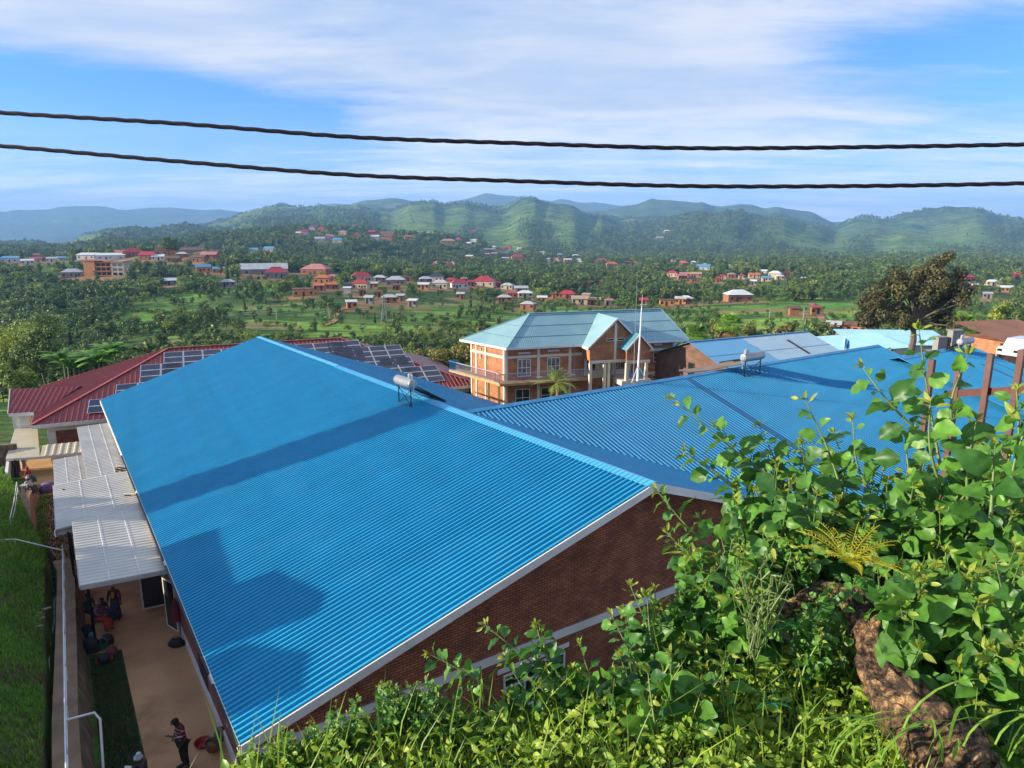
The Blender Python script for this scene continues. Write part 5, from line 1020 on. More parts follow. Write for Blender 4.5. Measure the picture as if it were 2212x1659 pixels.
# the group by the far canopy
person(pr(160,912),150,'standing person in red top and white skirt under the yellow canopy',cloth('red_top',(.40,.02,.03)),cloth('white_skirt',(.6,.5,.5),(.5,.35,.35),9),None,h=1.6)
person(pr(112,965),60,'dark clothed figure leaning on the far courtyard wall',blk_,blk_,None,h=1.45)
person(pr(186,985),100,'person with a red head wrap and red jacket at the end of the far wall',cloth('red_top',(0,0,0)),navy,(cloth('red_wrap',(.5,.02,.01)),'wrap'),pose='sit',h=1.6,base=G(pr(186,968),.75)-Z*.35)
person(pr(155,1000),110,'person in a green top seated behind the one in white',cloth('green_top',(.02,.22,.12)),navy,(cloth('green_wrap',(.03,.25,.14)),'wrap'),pose='sit',h=1.6,base=Gs(41.6,-5.2,1.0)-Z*.42)
person(pr(165,1030),110,'person in a white top seated on the end of the farther stone wall',cloth('white_top',(.55,.55,.53)),blk_,(cloth('white_wrap',(.6,.55,.5)),'wrap'),pose='sit',h=1.6,base=Gs(40.4,-5.25,1.2)-Z*.45)
st_=empty('stool',Gs(39.6,-5.45,1.2),label='dark metal stool left of the seated person in white',cat='stool')
b_=Gs(39.6,-5.45,1.2);s=MB();s.box(b_+Z*.42,(.2,0,0),(0,.2,0),(0,0,.02));s.build('seat',mat('pale_seat',(.45,.45,.42)),st_)
for dx in(-1,1):
    for dy in (-1,1): s=MB();s.bar(b_+[dx*.17,dy*.17,0],b_+[dx*.17,dy*.17,.4],.03,.03);s.build('leg',M['black'],st_)
s=MB();q=Gs(44,-6.7,0);s.prism([q,q+H*9,q+H*9+Z*.9,q+Z*.9],-W*.2);s.build('low_wall',M['white'],label='low white wall on the left side of the courtyard under the yellow canopy',cat='wall')
q=G(pr(20,945),0);s=MB();s.prism([q-W*3,q+W*1.2,q+W*1.2+Z*2.4,q-W*3+Z*2.7],H*.4);s.build('stone_wall',M['stone'],label='rough brown stone wall at the left edge below the trees',cat='wall')
s=MB();q=Gs(12.3,.12,1.5);loft(s,[(q+np.array([0,0,-.5]),.16,.1),(q+np.array([.02,.0,-.1]),.15,.1),(q+np.array([0,0,.3]),.1,.08),(q+np.array([0,0,.5]),.04,.04)],12);s.build('jacket',cloth('dark_red_jacket',(.15,.01,.025)),label='dark red jacket hanging by the doors under the eave',cat='jacket')
# ================================================================ TREES
def crown_geo(seed,n,clumps,ls,sq=1.,flat=.5,droop=0.):
    """leaf faces spread through a set of clumps ((x,y,z),radius)"""
    r=np.random.default_rng(seed);c=np.array([k[0] for k in clumps],float);R=np.array([k[1] for k in clumps],float);w=R**2;i=r.choice(len(c),n,p=w/w.sum())
    d=r.normal(size=(n,3));d/=np.linalg.norm(d,axis=1)[:,None];u=r.uniform(0,1,n)**.38;p=c[i]+d*(R[i]*u)[:,None]*np.array([1,1,sq])
    nn=d*.8+r.normal(size=(n,3))*.55+np.array([0,0,flat]);nn/=np.linalg.norm(nn,axis=1)[:,None];t=np.cross(nn,r.normal(size=(n,3)));t/=np.linalg.norm(t,axis=1)[:,None]+1e-9;b=np.cross(nn,t)
    s=(ls*r.uniform(.55,1.35,n))[:,None];t=t*s;b=b*s*.55;t[:,2]-=droop*s[:,0]
    V=np.stack([p-t,p-b*1.,p+t,p+b],1).reshape(-1,3);V[1::4,2]-=.1*ls;V[3::4,2]-=.1*ls;k=np.arange(n)*4
    return V,np.stack([k,k+1,k+2,k+3],1)
def clumpset(seed,kind,h):
    r=random.Random(seed);C=[]
    if kind=='eucalyptus':
        n=11
        for i in range(n): f=.35+.62*i/n;rad=h*.10*(1.25-abs(f-.62)*1.4);a=r.uniform(0,2*PI);C.append(((math.cos(a)*h*.10*r.random()*1.6,math.sin(a)*h*.10*r.random()*1.6,h*f),max(rad,h*.05)))
    elif kind=='cypress':
        for i in range(9): f=.12+.86*i/9;C.append(((r.uniform(-.02,.02)*h,r.uniform(-.02,.02)*h,h*f),h*.105*(1.1-f*.75)))
    elif kind=='spreading':
        for i in range(13): a=r.uniform(0,2*PI);q=h*.38*math.sqrt(r.random());C.append(((math.cos(a)*q,math.sin(a)*q,h*(.62+.25*r.random()-.25*(q/h)**1.)),h*r.uniform(.10,.17)))
    else:
        for i in range(12): a=r.uniform(0,2*PI);q=h*.30*math.sqrt(r.random());C.append(((math.cos(a)*q,math.sin(a)*q,h*(.30+.58*r.random()*(1-q/h))),h*r.uniform(.13,.21)))
    return C
LEAF=dict(
 a=mat('eucalyptus_leaf',(0.192,0.279,0.062),(0.080,0.130,0.031),rough=.6,scale=.25,island=.45,trans=.2),
 b=mat('dense_leaf',(0.128,0.231,0.034),(0.046,0.097,0.017),rough=.65,scale=.3,island=.45,trans=.18),
 c=mat('light_leaf',(0.333,0.413,0.054),(0.148,0.216,0.028),rough=.6,scale=.3,island=.4,trans=.25),
 d=mat('banana_leaf',(0.257,0.486,0.054),(0.114,0.248,0.028),rough=.5,scale=.5,island=.35,trans=.3),
 e=mat('cypress_leaf',(0.077,0.134,0.034),(0.034,0.065,0.017),rough=.7,scale=.4,island=.35,trans=.1),
 f=mat('olive_leaf',(0.294,0.279,0.054),(0.114,0.119,0.025),rough=.6,scale=.5,island=.5,trans=.2))
BARK=mat('grey_brown_bark',(.16,.12,.085),(.09,.065,.045),rough=.9,scale=4,bump=.5)
def trunk_mb(h,th,kind,seed,limbs=5,hc=.75):
    r=random.Random(seed);s=MB();top=h*(hc if kind!='banana' else .32);pts=[(0,0,-.3)]+[(r.uniform(-.02,.02)*h,r.uniform(-.02,.02)*h,top*f) for f in (.25,.5,.75,1)];s.tube(pts,[th,th*.85,th*.7,th*.5,th*.25],7)
    for i in range(limbs): f=r.uniform(.3,.85);a=r.uniform(0,2*PI);z=top*f;l=h*r.uniform(.12,.26);s.tube([(0,0,z),(math.cos(a)*l*.55,math.sin(a)*l*.55,z+l*.45),(math.cos(a)*l,math.sin(a)*l,z+l*.85)],[th*.4,th*.28,th*.12],5)
    return s
def banana_geo(seed,h,n=9):
    r=random.Random(seed);V=[];Q=[]
    for i in range(n):
        a=2*PI*i/n+r.uniform(-.3,.3);L=h*r.uniform(.55,.78);el=r.uniform(.65,1.35);z0=h*.28;w=h*.085;seg=5;prev=None
        for k in range(seg+1):
            f=k/seg;rr=L*f*math.cos(el*(1-.55*f));zz=z0+L*f*math.sin(el)-L*f*f*.55;ww=w*math.sin(PI*min(.98,max(.04,f*.94+.04)))**.6
            c=(math.cos(a)*rr,math.sin(a)*rr,zz);t=(-math.sin(a)*ww,math.cos(a)*ww);b=len(V);V+=[(c[0]+t[0],c[1]+t[1],zz-ww*.35),c,(c[0]-t[0],c[1]-t[1],zz-ww*.35)]
            if k: Q+=[(b-3,b-2,b+1,b),(b-2,b-1,b+2,b+1)]
    return np.array(V),np.array(Q)
# prototypes, unit height 1 so that each copy is scaled to its own height; a low and a rich version
KINDS=[('eucalyptus_tree','eucalyptus','a',3),('bushy_tree','bushy','b',4),('light_green_tree','bushy','c',2),('banana_plant','banana','d',1),('cypress_tree','cypress','e',2)]
PROTO=[]
for nm,kd,lf,cnt in KINDS:
    for v in range(cnt):
        sd=hash_=len(PROTO)*31+5
        if kd=='banana': V,Q=banana_geo(sd,1.0);lo=(V,Q);hi=banana_geo(sd+1,1.,14)
        else:
            cs_=clumpset(sd,kd,1.0);lo=crown_geo(sd,340,cs_,.055);hi=crown_geo(sd,1100,cs_,.034)
        tb=trunk_mb(1.,.022 if kd!='banana' else .035,kd,sd,4,.8)
        PROTO.append(dict(name=nm,kind=kd,leaf=LEAF[lf],lo=lo,hi=hi,trunk=tb,me_c=raw('crown',hi[0],hi[1],np.zeros((0,3),int),[LEAF[lf]]),me_t=None))
        m_=bpy.data.meshes.new('trunk');m_.from_pydata(tb.v,[],tb.f);m_.materials.append(BARK if kd!='banana' else mat('banana_stem',(.16,.17,.06)));PROTO[-1]['me_t']=m_
def rich_tree(name,loc,h,kind,leaf,label,cat,seed,n=4000,ls=.2,th=.2,group=None,clumps=None,sx=1.,hc=.75,limbs=9):
    e=empty(name,loc,label=label,cat=cat,group=group);cl=clumps or clumpset(seed,kind,h);cl=[((c[0]*sx,c[1]*sx,c[2]),r) for c,r in cl]
    V,Q=crown_geo(seed,n,cl,ls);link('crown',raw('crown',V,Q,np.zeros((0,3),int),[leaf]),e)
    t=MB();r=random.Random(seed);c0=(0,0,h*.3);t.tube([(0,0,-.6),(0.02*h,0,h*.15),c0],[th,th*.8,th*.62],9)
    for c,rad in cl: 
        c=np.array(c);mid=np.array(c0)*.55+c*.45+np.array([r.uniform(-.05,.05)*h,r.uniform(-.05,.05)*h,0]);t.tube([c0,tuple(mid),tuple(c*.96)],[th*.42,th*.24,th*.06],5,cap=False)
    m_=bpy.data.meshes.new('trunk');m_.from_pydata([tuple(map(float,v)) for v in t.v],[],t.f);m_.materials.append(BARK);link('trunk',m_,e);return e
# ================================================================ HOUSES OF THE VALLEY AND HILLS
RC=dict(red=mat('roof_red',(.42,.035,.04),(.35,.03,.035),rough=.5,scale=.3),orange=mat('roof_orange',(.55,.16,.06),(.48,.13,.05),rough=.6,scale=.3),pink=mat('roof_faded_pink',(.50,.20,.18),(.42,.17,.15),rough=.6,scale=.3),
 grey=mat('roof_grey_metal',(.50,.51,.50),(.40,.41,.40),rough=.5,scale=.4),white=mat('roof_bright_metal',(.72,.73,.72),(.62,.63,.62),rough=.5,scale=.4),dark=mat('roof_charcoal',(.04,.045,.055),rough=.5),brown=mat('roof_brown_rust',(.19,.09,.055),(.13,.065,.045),rough=.8,scale=.6),
 tan=mat('roof_tan',(.45,.34,.22),(.36,.26,.17),rough=.7,scale=.5),blue=mat('roof_sky_blue',(.10,.33,.52),(.08,.28,.46),rough=.5,scale=.4))
WC=dict(brick=mat('mud_brick_wall',(.33,.14,.07),(.26,.11,.055),rough=.9,scale=.8),cream=mat('cream_plaster',(.55,.45,.30),(.47,.38,.25),rough=.85,scale=.6),white=mat('white_plaster',(.62,.60,.56),(.5,.48,.44),rough=.85,scale=.6),orange=mat('orange_plaster',(.55,.24,.08),(.46,.20,.07),rough=.85,scale=.6),grey=mat('grey_block_wall',(.26,.25,.23),(.2,.19,.175),rough=.9,scale=.6))
# (x, base y, width, roof colour, shape, wall)   measured on the photograph
HS=dict(
 village=[(782,608.5,45,'red','hip','cream'),(778,625,37,'red','hip','cream'),(820,608.5,29,'grey','hip','grey'),(805,623,21,'grey','shed','brick'),(855,616,42,'grey','hip','grey'),(866,606,26,'brown','flat','orange'),(882,607,14,'brown','flat','brick'),
 (941,607.6,34,'dark','hip','white'),(920,611,29,'grey','hip','grey'),(950,623,36,'grey','hip','cream'),(914,625,25,'white','shed','orange'),(973,613,21,'red','hip','brick'),(993,623,38,'red','hip','white'),(1004,610,15,'pink','hip','grey'),(1018,618,20,'red','hip','brick'),(1045,618,48,'red','hip','cream'),(1076,620,17,'red','hip','brick'),(1095,625,28,'grey','hip','cream'),
 (817,642,15,'brown','shed','orange'),(783,639,12,'brown','gable','brick'),(760,666.6,22,'white','shed','orange'),(797,656,18,'grey','gable','grey'),(841,654.5,34,'grey','hip','brick'),(864,651,18,'grey','shed','brick'),(890,663,20,'white','shed','grey'),(751,625,18,'dark','shed','grey'),(750,634,9,'white','shed','white'),(718,625,28,'orange','hip','brick'),(857,627,17,'brown','gable','brick'),(995,646,16,'grey','gable','brick'),
 (1126,632,30,'grey','shed','grey'),(1135,643,33,'white','hip','cream'),(1106,644,20,'red','shed','brick'),(1090,653,30,'grey','hip','brick'),(1139,669,32,'grey','hip','brick'),(1171,654,21,'white','shed','orange'),(1224,645,36,'red','hip','brick'),(1194,645,16,'brown','shed','orange'),(1252,657,36,'tan','gable','cream'),(1283,659,28,'tan','gable','brick'),(1317,660,21,'pink','hip','cream'),(1266,647,18,'tan','shed','orange'),(1390,660,18,'red','gable','brick'),(1440,661,32,'brown','flat','orange'),(1470,657,24,'grey','gable','orange')],
 hilltown=[(359,551,44,'brown','gable','orange'),(414,546,56,'brown','gable','brick'),(466,548,30,'brown','flat','brick'),(452,560,36,'pink','gable','brick'),(440,588,31,'blue','gable','orange'),(473,590,24,'blue','gable','orange'),(288,554,42,'red','hip','brick'),(318,561,34,'red','gable','brick'),(240,561,60,'white','shed','white'),(187,560,42,'white','shed','white'),(135,563,34,'blue','shed','grey'),(83,564,52,'red','shed','orange'),(21,567,34,'blue','shed','white'),(78,556,22,'orange','hip','orange'),(260,551,28,'orange','gable','orange'),(342,562,26,'white','gable','white'),(393,556,24,'grey','hip','brick'),(430,566,30,'brown','gable','brick'),(376,566,26,'brown','gable','brick'),
 (548,545,20,'blue','gable','cream'),(581,543,24,'blue','gable','cream'),(156,599,42,'grey','hip','grey'),(492,619,32,'grey','hip','grey'),(369,616,30,'white','gable','grey'),(60,571,24,'white','shed','white'),(112,566,20,'grey','shed','white')],
 terrace=[(680,592,63,'pink','hip','brick'),(696,612,36,'orange','hip','orange'),(656,640,48,'brown','flat','orange'),(718,606,22,'pink','hip','orange'),(690,628,24,'orange','gable','brick')],
 hilltop=[(656,506,21,'red','gable','white'),(694,499,17,'red','hip','brick'),(712,516,26,'pink','hip','cream'),(691,521,22,'grey','gable','white'),(729,523,20,'blue','gable','white'),(675,496,14,'red','hip','cream'),(645,508,12,'white','gable','cream'),(619,516,10,'red','hip','brick'),(740,506,18,'pink','hip','cream'),(802,506,20,'red','hip','brick'),(835,509,36,'brown','gable','brick'),(833,518,28,'orange','flat','orange'),(882,516,17,'orange','gable','orange'),(810,516,18,'white','gable','white'),(770,512,14,'red','hip','brick'),(968,525,32,'tan','hip','orange'),(991,519.5,13,'red','hip','brick'),(1023,502,15,'red','hip','brick'),(1022,523,16,'grey','gable','white'),(1012,530,14,'white','hip','grey')],
 slope=[(1012,559,18,'white','shed','brick'),(1055,544,24,'grey','shed','brick'),(1067,537,10,'white','hip','grey'),(1083,546,21,'red','hip','white'),(1097,539,17,'red','hip','brick'),(1123,541,11,'white','gable','cream'),(1067,552.5,13,'white','shed','brick'),(1051,553,11,'white','shed','brick'),(1118,559.5,28,'red','hip','orange'),(1092,563,16,'grey','shed','brick'),(1145,563,20,'tan','flat','brick'),(1170,549,13,'grey','shed','cream'),(1210,554,12,'white','hip','grey'),(1244,556,14,'white','hip','grey'),(1204,564.5,17,'orange','hip','cream'),(1182,564.5,14,'grey','shed','white'),(1227,566,18,'white','shed','orange'),(1251,566,14,'white','shed','white'),(1298,570,30,'red','hip','brick'),(1322,575.5,25,'orange','hip','orange'),(1356,570,13,'orange','hip','brick'),(1370,573,16,'orange','hip','brick'),(1453,566,12,'red','hip','white'),(1475,572,18,'orange','hip','brick'),(1441,502,13,'white','hip','grey'),(1425,516,17,'white','shed','grey'),(1451,598,24,'red','hip','cream'),(1474,603,20,'pink','gable','brick'),(1276,617,12,'brown','gable','brick'),(1300,615,10,'brown','gable','brick')],
 rightvalley=[(1480,656,30,'white','hip','brick'),(1597,651,58,'white','hip','brick'),(1479,599,22,'pink','gable','orange'),(1503,599,24,'tan','gable','orange'),(1494,610,24,'dark','hip','brick'),(1551,610,14,'red','hip','brick'),(1561,602.5,14,'red','hip','cream'),(1581,599.5,18,'tan','hip','brick'),(1602,603,14,'red','hip','cream'),(1629,601,24,'orange','gable','cream'),(1648,592,18,'white','gable','cream'),(1673,599,28,'white','hip','cream'),(1655,608,20,'blue','gable','cream'),(1684,604,18,'white','hip','cream'),(1702,595.5,17,'red','hip','orange'),(1734,609.5,12,'white','shed','grey'),(1519,583,30,'blue','gable','white'),(1480,574,15,'orange','hip','brick'),(1497,570.5,13,'white','hip','grey'),(1522,576,13,'grey','gable','white'),(1572,579,11,'white','gable','grey'),(1762,680,18,'red','shed','brick'),(1715,682,11,'brown','gable','brick'),(1627,616,13,'white','gable','grey'),(1822,608,12,'white','gable','cream')],
 farright=[(2091,608,28,'red','hip','brick'),(2144,617,26,'white','hip','cream'),(2174,631,25,'white','gable','orange'),(2194,604,26,'red','hip','brick'),(2133,645,17,'grey','shed','grey'),(2087,622,14,'white','gable','orange'),(2105,625.5,12,'white','gable','orange'),(2068,606,14,'red','hip','brick'),(1799,721,19,'grey','gable','orange'),(1856,725,17,'brown','gable','orange'),(1830,722,12,'brown','gable','orange')])
WHERE=dict(village='in the valley village',hilltown='in the hill town at the left',terrace='on the bank below the long grey building',hilltop='along the wooded hilltop',slope='on the slopes beyond the village',rightvalley='in the right hand valley village',farright='beyond the big dark tree')
cwords=dict(red='red',orange='orange',pink='faded pink',grey='grey',white='bright metal',dark='charcoal',brown='rusty brown',tan='tan',blue='blue')
shw=dict(hip='hipped',gable='gabled',shed='lean-to',flat='flat');cat_=dict(brick='brick',cream='cream',white='white',orange='orange',grey='grey block')
ORD=['leftmost','second from left','third from left','fourth from left','fifth from left','sixth from left','seventh from left','eighth from left','ninth from left','tenth from left','eleventh from left','twelfth from left']
def ordw(i): return ORD[i] if i<len(ORD) else f'{i+1}th from left'
HPOS=[]
def valley_house(px,py,wpx,roof,shape,wall,label,group,seed,yaw=None,storeys=1,name='house'):
    r=random.Random(seed);P=land(px,py);D=P[1];wd=max(3.,wpx*D/F/CP/1.12);dp=min(wd*.8,max(3,wd*.62),11) if shape!='shed' else min(wd*.6,6);az=math.atan2(P[0],P[1]);yaw=yaw if yaw is not None else r.uniform(-.35,.25)
    hh=(3.1 if wd>8 else 2.5)*storeys;scl=max(1.,D/700)**.35;hh*=scl;c,s_=math.cos(-az*.5+yaw),math.sin(-az*.5+yaw);X=np.array([c,s_,0]);Y=np.array([-s_,c,0])
    o=P+Y*dp*.3;zb=min(float(tz(np.array([o[0]+dx*X[0]*wd/2+dy*Y[0]*dp/2]),np.array([o[1]+dx*X[1]*wd/2+dy*Y[1]*dp/2]))[0]) for dx in(-1,1) for dy in(-1,1))-.4;o=np.array([o[0],o[1],P[2]]);ht=hh
    e=empty(name,o,label=label,cat='house',group=group);q=lambda u,v,z:o+X*u+Y*v+Z*z;hw,hd=wd/2,dp/2
    s=MB();s.prism([q(-hw,-hd,zb-o[2]),q(hw,-hd,zb-o[2]),q(hw,hd,zb-o[2]),q(-hw,hd,zb-o[2])],Z*(ht-zb+o[2]))
    ov=.45*scl;s2=MB();rh=max(.8,dp*.30)*(1.25 if roof in('red','dark') else 1.)
    if shape=='hip':
        k=max(0.05,hw-hd*.95);A=[q(-hw-ov,-hd-ov,ht),q(hw+ov,-hd-ov,ht),q(hw+ov,hd+ov,ht),q(-hw-ov,hd+ov,ht),q(-k,0,ht+rh),q(k,0,ht+rh)]
        s2.add(A,[(0,1,5,4),(1,2,5),(2,3,4,5),(3,0,4),(3,2,1,0)])
    elif shape=='gable':
        A=[q(-hw-ov,-hd-ov,ht),q(hw+ov,-hd-ov,ht),q(hw+ov,hd+ov,ht),q(-hw-ov,hd+ov,ht),q(-hw-ov,0,ht+rh),q(hw+ov,0,ht+rh)];B=[a+Z*.12 for a in A]
        s2.prism([A[0],A[1],A[5],A[4]],Z*.12);s2.prism([A[4],A[5],A[2],A[3]],Z*.12)
        for sg in (-1,1): s.prism([q(sg*hw,-hd,ht),q(sg*hw,hd,ht),q(sg*hw,0,ht+rh*.93)],-X*sg*.2)
    elif shape=='shed': s2.prism([q(-hw-ov,-hd-ov,ht+.05),q(hw+ov,-hd-ov,ht+.05),q(hw+ov,hd+ov,ht+dp*.2+.2),q(-hw-ov,hd+ov,ht+dp*.2+.2)],Z*.1);s.prism([q(hw,-hd,ht),q(hw,hd,ht),q(hw,hd,ht+dp*.2)],-X*wd)
    else: s2.prism([q(-hw-.2,-hd-.2,ht),q(hw+.2,-hd-.2,ht),q(hw+.2,hd+.2,ht+.15),q(-hw-.2,hd+.2,ht+.15)],Z*.22)
    s.build('wall',WC[wall],e,uv=False);s2.build('roof',RC[roof],e,uv=False)
    if wpx>11:
        du=r.uniform(-.25,.25)*wd;s=MB();s.prism([q(du-.45*scl,-hd-.05,-.1),q(du+.45*scl,-hd-.05,-.1),q(du+.45*scl,-hd-.05,2.05*scl),q(du-.45*scl,-hd-.05,2.05*scl)],Y*.04);s.build('door',M['dark'],e,uv=False)
        us=[u for u in (-.36*wd,.0,.36*wd) if abs(u-du)>1.3*scl]
        for u in us[:3 if wpx>18 else 1]:
            for st in range(storeys):
                z=1.0*scl+st*hh/storeys;s=MB();s.prism([q(u-.5*scl,-hd-.05,z),q(u+.5*scl,-hd-.05,z),q(u+.5*scl,-hd-.05,z+1.05*scl),q(u-.5*scl,-hd-.05,z+1.05*scl)],Y*.04);s.build('window',M['glass'],e,uv=False)
        if wpx>14 and shape=='hip': s=MB();s.bar(q(-k,0,ht+rh+.03),q(k,0,ht+rh+.03),.3*scl,.08);s.build('ridge_cap',RC[roof],e,uv=False)
    HPOS.append((px,py,wpx,D,o));return e
sd=0
for zone,lst in HS.items():
    byc={}
    for h_ in lst: byc.setdefault((h_[3],h_[4],h_[5]),[]).append(h_)
    for key,hs_ in byc.items():
        hs_.sort(key=lambda t:t[0])
        for i,(x,y,w_,rc,sh,wl_) in enumerate(hs_):
            sd+=1;base=f"{cwords[rc]} {shw[sh]} roof {cat_[wl_]} house {WHERE[zone]}"
            lab=base if len(hs_)==1 else f"{ordw(i)} {base}"
            valley_house(x,y,w_,rc,sh,wl_,' '.join(lab.split()[:16]),'houses '+WHERE[zone],sd)
valley_house(571,592.6,104,'grey','gable','grey','long grey two level building with a pale metal roof left of centre','large valley buildings',901,yaw=.12,storeys=1,name='long_building')
valley_house(597,600,52,'red','hip','grey','dark red roofed building right in front of the long grey building','large valley buildings',902,yaw=.1,name='house')
P=land(583,612);s=MB();X_=np.array([1,.05,0]);s.prism([P-X_*11-Z*2,P+X_*11-Z*2,P+X_*11+Z*1.8,P-X_*11+Z*1.8],(0,1,0));s.build('stone_wall',mat('ochre_stone',(.42,.30,.16),(.30,.2,.1),rough=.9,scale=.8),label='long ochre stone wall below the dark red roofed valley building',cat='wall')
# the orange multi storey block
P=land(226,598);e=empty('apartment_block',P,label='orange and beige three storey block with open floors in the left town',cat='building');D=P[1];u_=D/F
def ob(x0,x1,z0,z1,y0,y1,m,n): s=MB();s.prism([P+[x0,y0,z0],P+[x1,y0,z0],P+[x1,y1,z0],P+[x0,y1,z0]],(0,0,z1-z0));return s.build(n,m,e,uv=False)
Wd=85*u_;Ht=34*u_
ob(-Wd*.5,-Wd*.22,-1.5,Ht*.98,0,9,WC['orange'],'wall');ob(-Wd*.22,Wd*.18,-1.5,Ht*.9,1.2,9,WC['orange'],'wall');ob(Wd*.18,Wd*.5,-1.5,Ht*.9,.4,9,WC['cream'],'wall')
ob(-Wd*.52,Wd*.2,Ht*.985,Ht*1.03,-.4,9.4,RC['orange'],'roof');ob(Wd*.18,Wd*.53,Ht*.905,Ht*1.0,-.2,9.2,RC['tan'],'roof')
for k in range(3):
    z=Ht*(.1+.28*k)
    for i in range(3): ob(-Wd*.2+i*Wd*.125,-Wd*.2+i*Wd*.125+Wd*.09,z,z+Ht*.18,1.1,1.19,M['dark'],'window')
    ob(-Wd*.22,Wd*.18,z-Ht*.05,z-Ht*.01,.2,1.19,WC['orange'],'balcony')
    for i in range(2): ob(Wd*(.22+.14*i),Wd*(.31+.14*i),z,z+Ht*.16,.3,.39,M['glass'],'window')
HPOS.append((226,598,90,D,P))
# bare earth yards round the houses
gm_=bpy.data.objects['ground'].data;co=np.empty(len(gm_.vertices)*3);gm_.vertices.foreach_get('co',co);co=co.reshape(-1,3);yd=np.zeros(len(co));sel=np.nonzero((co[:,1]>200)&(co[:,1]<2400))[0];cs2=co[sel];acc_y=np.zeros(len(sel))
for (hx,hy,hw_,hD,ho) in HPOS:
    if hx<420 and hy<570: pass
    rr_y=hw_*hD/F*.5+5;acc_y=np.maximum(acc_y,np.clip(1.5-np.hypot(cs2[:,0]-ho[0],(cs2[:,1]-ho[1]+2)*.8)/rr_y,0,.85))
yd[sel]=acc_y;at_=gm_.attributes.new('yard','FLOAT','POINT');at_.data.foreach_set('value',yd.astype(np.float32))
# dirt roads and the clay cut
def ribbon(name,pts,w,m,label=None,lift=.25,**k):
    P=smooth_path([land(*p) for p in pts],10);s=MB();prev=None
    for i,p in enumerate(P):
        d=P[min(i+1,len(P)-1)]-P[max(i-1,0)];d[2]=0;d/=np.linalg.norm(d)+1e-9;n_=np.cross(Z,d);row_=[]
        for j in (-1,0,1): q=p+n_*w*.5*j;row_.append((q[0],q[1],float(tz(np.array([q[0]]),np.array([q[1]]))[0])+lift))
        if prev: s.add(prev+row_,[(0,1,4,3),(1,2,5,4)])
        prev=row_
    return s.build(name,m,uv=False,**k)
clay=mat('red_clay',(.42,.20,.09),(.32,.14,.065),rough=.95,scale=.15,bump=.6,bscale=.5)
ribbon('dirt_road',[(970,583),(1050,581),(1150,581),(1250,583),(1330,583),(1420,586)],5,mat('pale_road_earth',(.36,.27,.19)),kind='structure',lift=.5)
ribbon('dirt_road',[(960,590),(1060,588),(1200,590),(1340,593)],4,mat('pale_road_earth',(0,0,0)),kind='structure',lift=.5)
ribbon('footpath',[(1752,655),(1760,668),(1772,684),(1783,697)],2.5,clay,kind='structure')
ribbon('footpath',[(700,705),(722,695),(728,680),(745,668),(800,672)],1.6,clay,kind='structure')
ribbon('footpath',[(735,735),(760,752),(800,765)],1.4,clay,kind='structure')
ribbon('footpath',[(1770,700),(1840,716),(1900,722)],1.6,clay,kind='structure')
def clay_bank(px,py,wpx,hpx,label):
    P=land(px,py);u_=P[1]/F;w_=wpx*u_;h_=hpx*u_;s=MB();n=26;m_=9;vs=[];rg=np.random.default_rng(int(px))
    for j in range(m_+1):
        for i in range(n+1):
            f=i/n;g=j/m_;env=math.sin(PI*min(max(f,.02),.98))**.5;x=P[0]+(f-.5)*w_;z=P[2]-1.5+h_*g*env*(1+.15*math.sin(f*9));vs.append((x,P[1]+g*h_*1.1+rg.uniform(-1,1)*u_*1.5+2.5*math.sin(f*25+g*3),z))
    s.add(vs,[(j*(n+1)+i,j*(n+1)+i+1,(j+1)*(n+1)+i+1,(j+1)*(n+1)+i) for j in range(m_) for i in range(n)]);s.build('clay_bank',clay,kind='structure',uv=False)
clay_bank(958,583,70,22,'');clay_bank(925,590,40,12,'');clay_bank(935,547,40,9,'');clay_bank(2040,630,40,9,'')
# ---- pylons, poles and line
def pole(px,py,hpx,label,name='utility_pole',lattice=False,D=None):
    P=land(px,py) if D is None else aty((px,py),D);u_=P[1]/F;h_=hpx*u_;e=empty(name,P,label=label,cat='pylon' if lattice else 'pole');s=MB()
    if lattice:
        b=h_*.11
        C4=[(-b,-b),(b,-b),(b,b),(-b,b)]
        for (x,y) in C4: s.bar(P+[x,y,-.5],P+[x*.12,y*.12,h_],.12,.12)
        for k in range(7):
            f0,f1=k/7,(k+1)/7
            for q in range(4): x0,y0=C4[q];x1,y1=C4[(q+1)%4];a=1-.88*f0;b1=1-.88*f1;s.bar(P+[x0*a,y0*a,h_*f0],P+[x1*b1,y1*b1,h_*f1],.08,.08)
        s.build('tower',mat('dull_pylon_steel',(.22,.23,.23),rough=.6,metal=.3),e,uv=False);s=MB();s.bar(P+[-h_*.14,0,h_*.86],P+[h_*.14,0,h_*.86],.15,.15);s.bar(P+[-h_*.1,0,h_*.95],P+[h_*.1,0,h_*.95],.12,.12);s.build('crossarm',M['steel'],e,uv=False)
    else: s.tube([P-Z*.5,P+Z*h_],[.14,.10],6);s.build('shaft',mat('weathered_pole',(.40,.36,.31)),e,uv=False);s=MB();s.bar(P+[-.8,0,h_*.95],P+[.8,0,h_*.95],.12,.12);s.build('crossarm',mat('weathered_pole',(0,0,0)),e,uv=False)
    return P+Z*h_
pole(906,518,26,'lattice pylon on the hill between the hilltop houses','pylon',True)
T1_=pole(831,702,62,'grey lattice pylon in the fields left of centre','pylon',True)
pole(1180,600,22,'thin pole by the valley road, left one');pole(1257,597,22,'thin pole by the valley road, right one')
pole(1735,690,28,'leaning pale pole at the top of the red footpath');pole(1662,688,22,'pole in the green field before the footpath');pole(1738,712,24,'pole below the red hut near the field')
pole(1180,540,24,'faint lattice pylon on the far slope','pylon',True);pole(129,572,26,'left concrete pole over the hill town');pole(120,574,22,'second concrete pole over the hill town')
pole(346,612,20,'white pole beside the trees under the hill town')
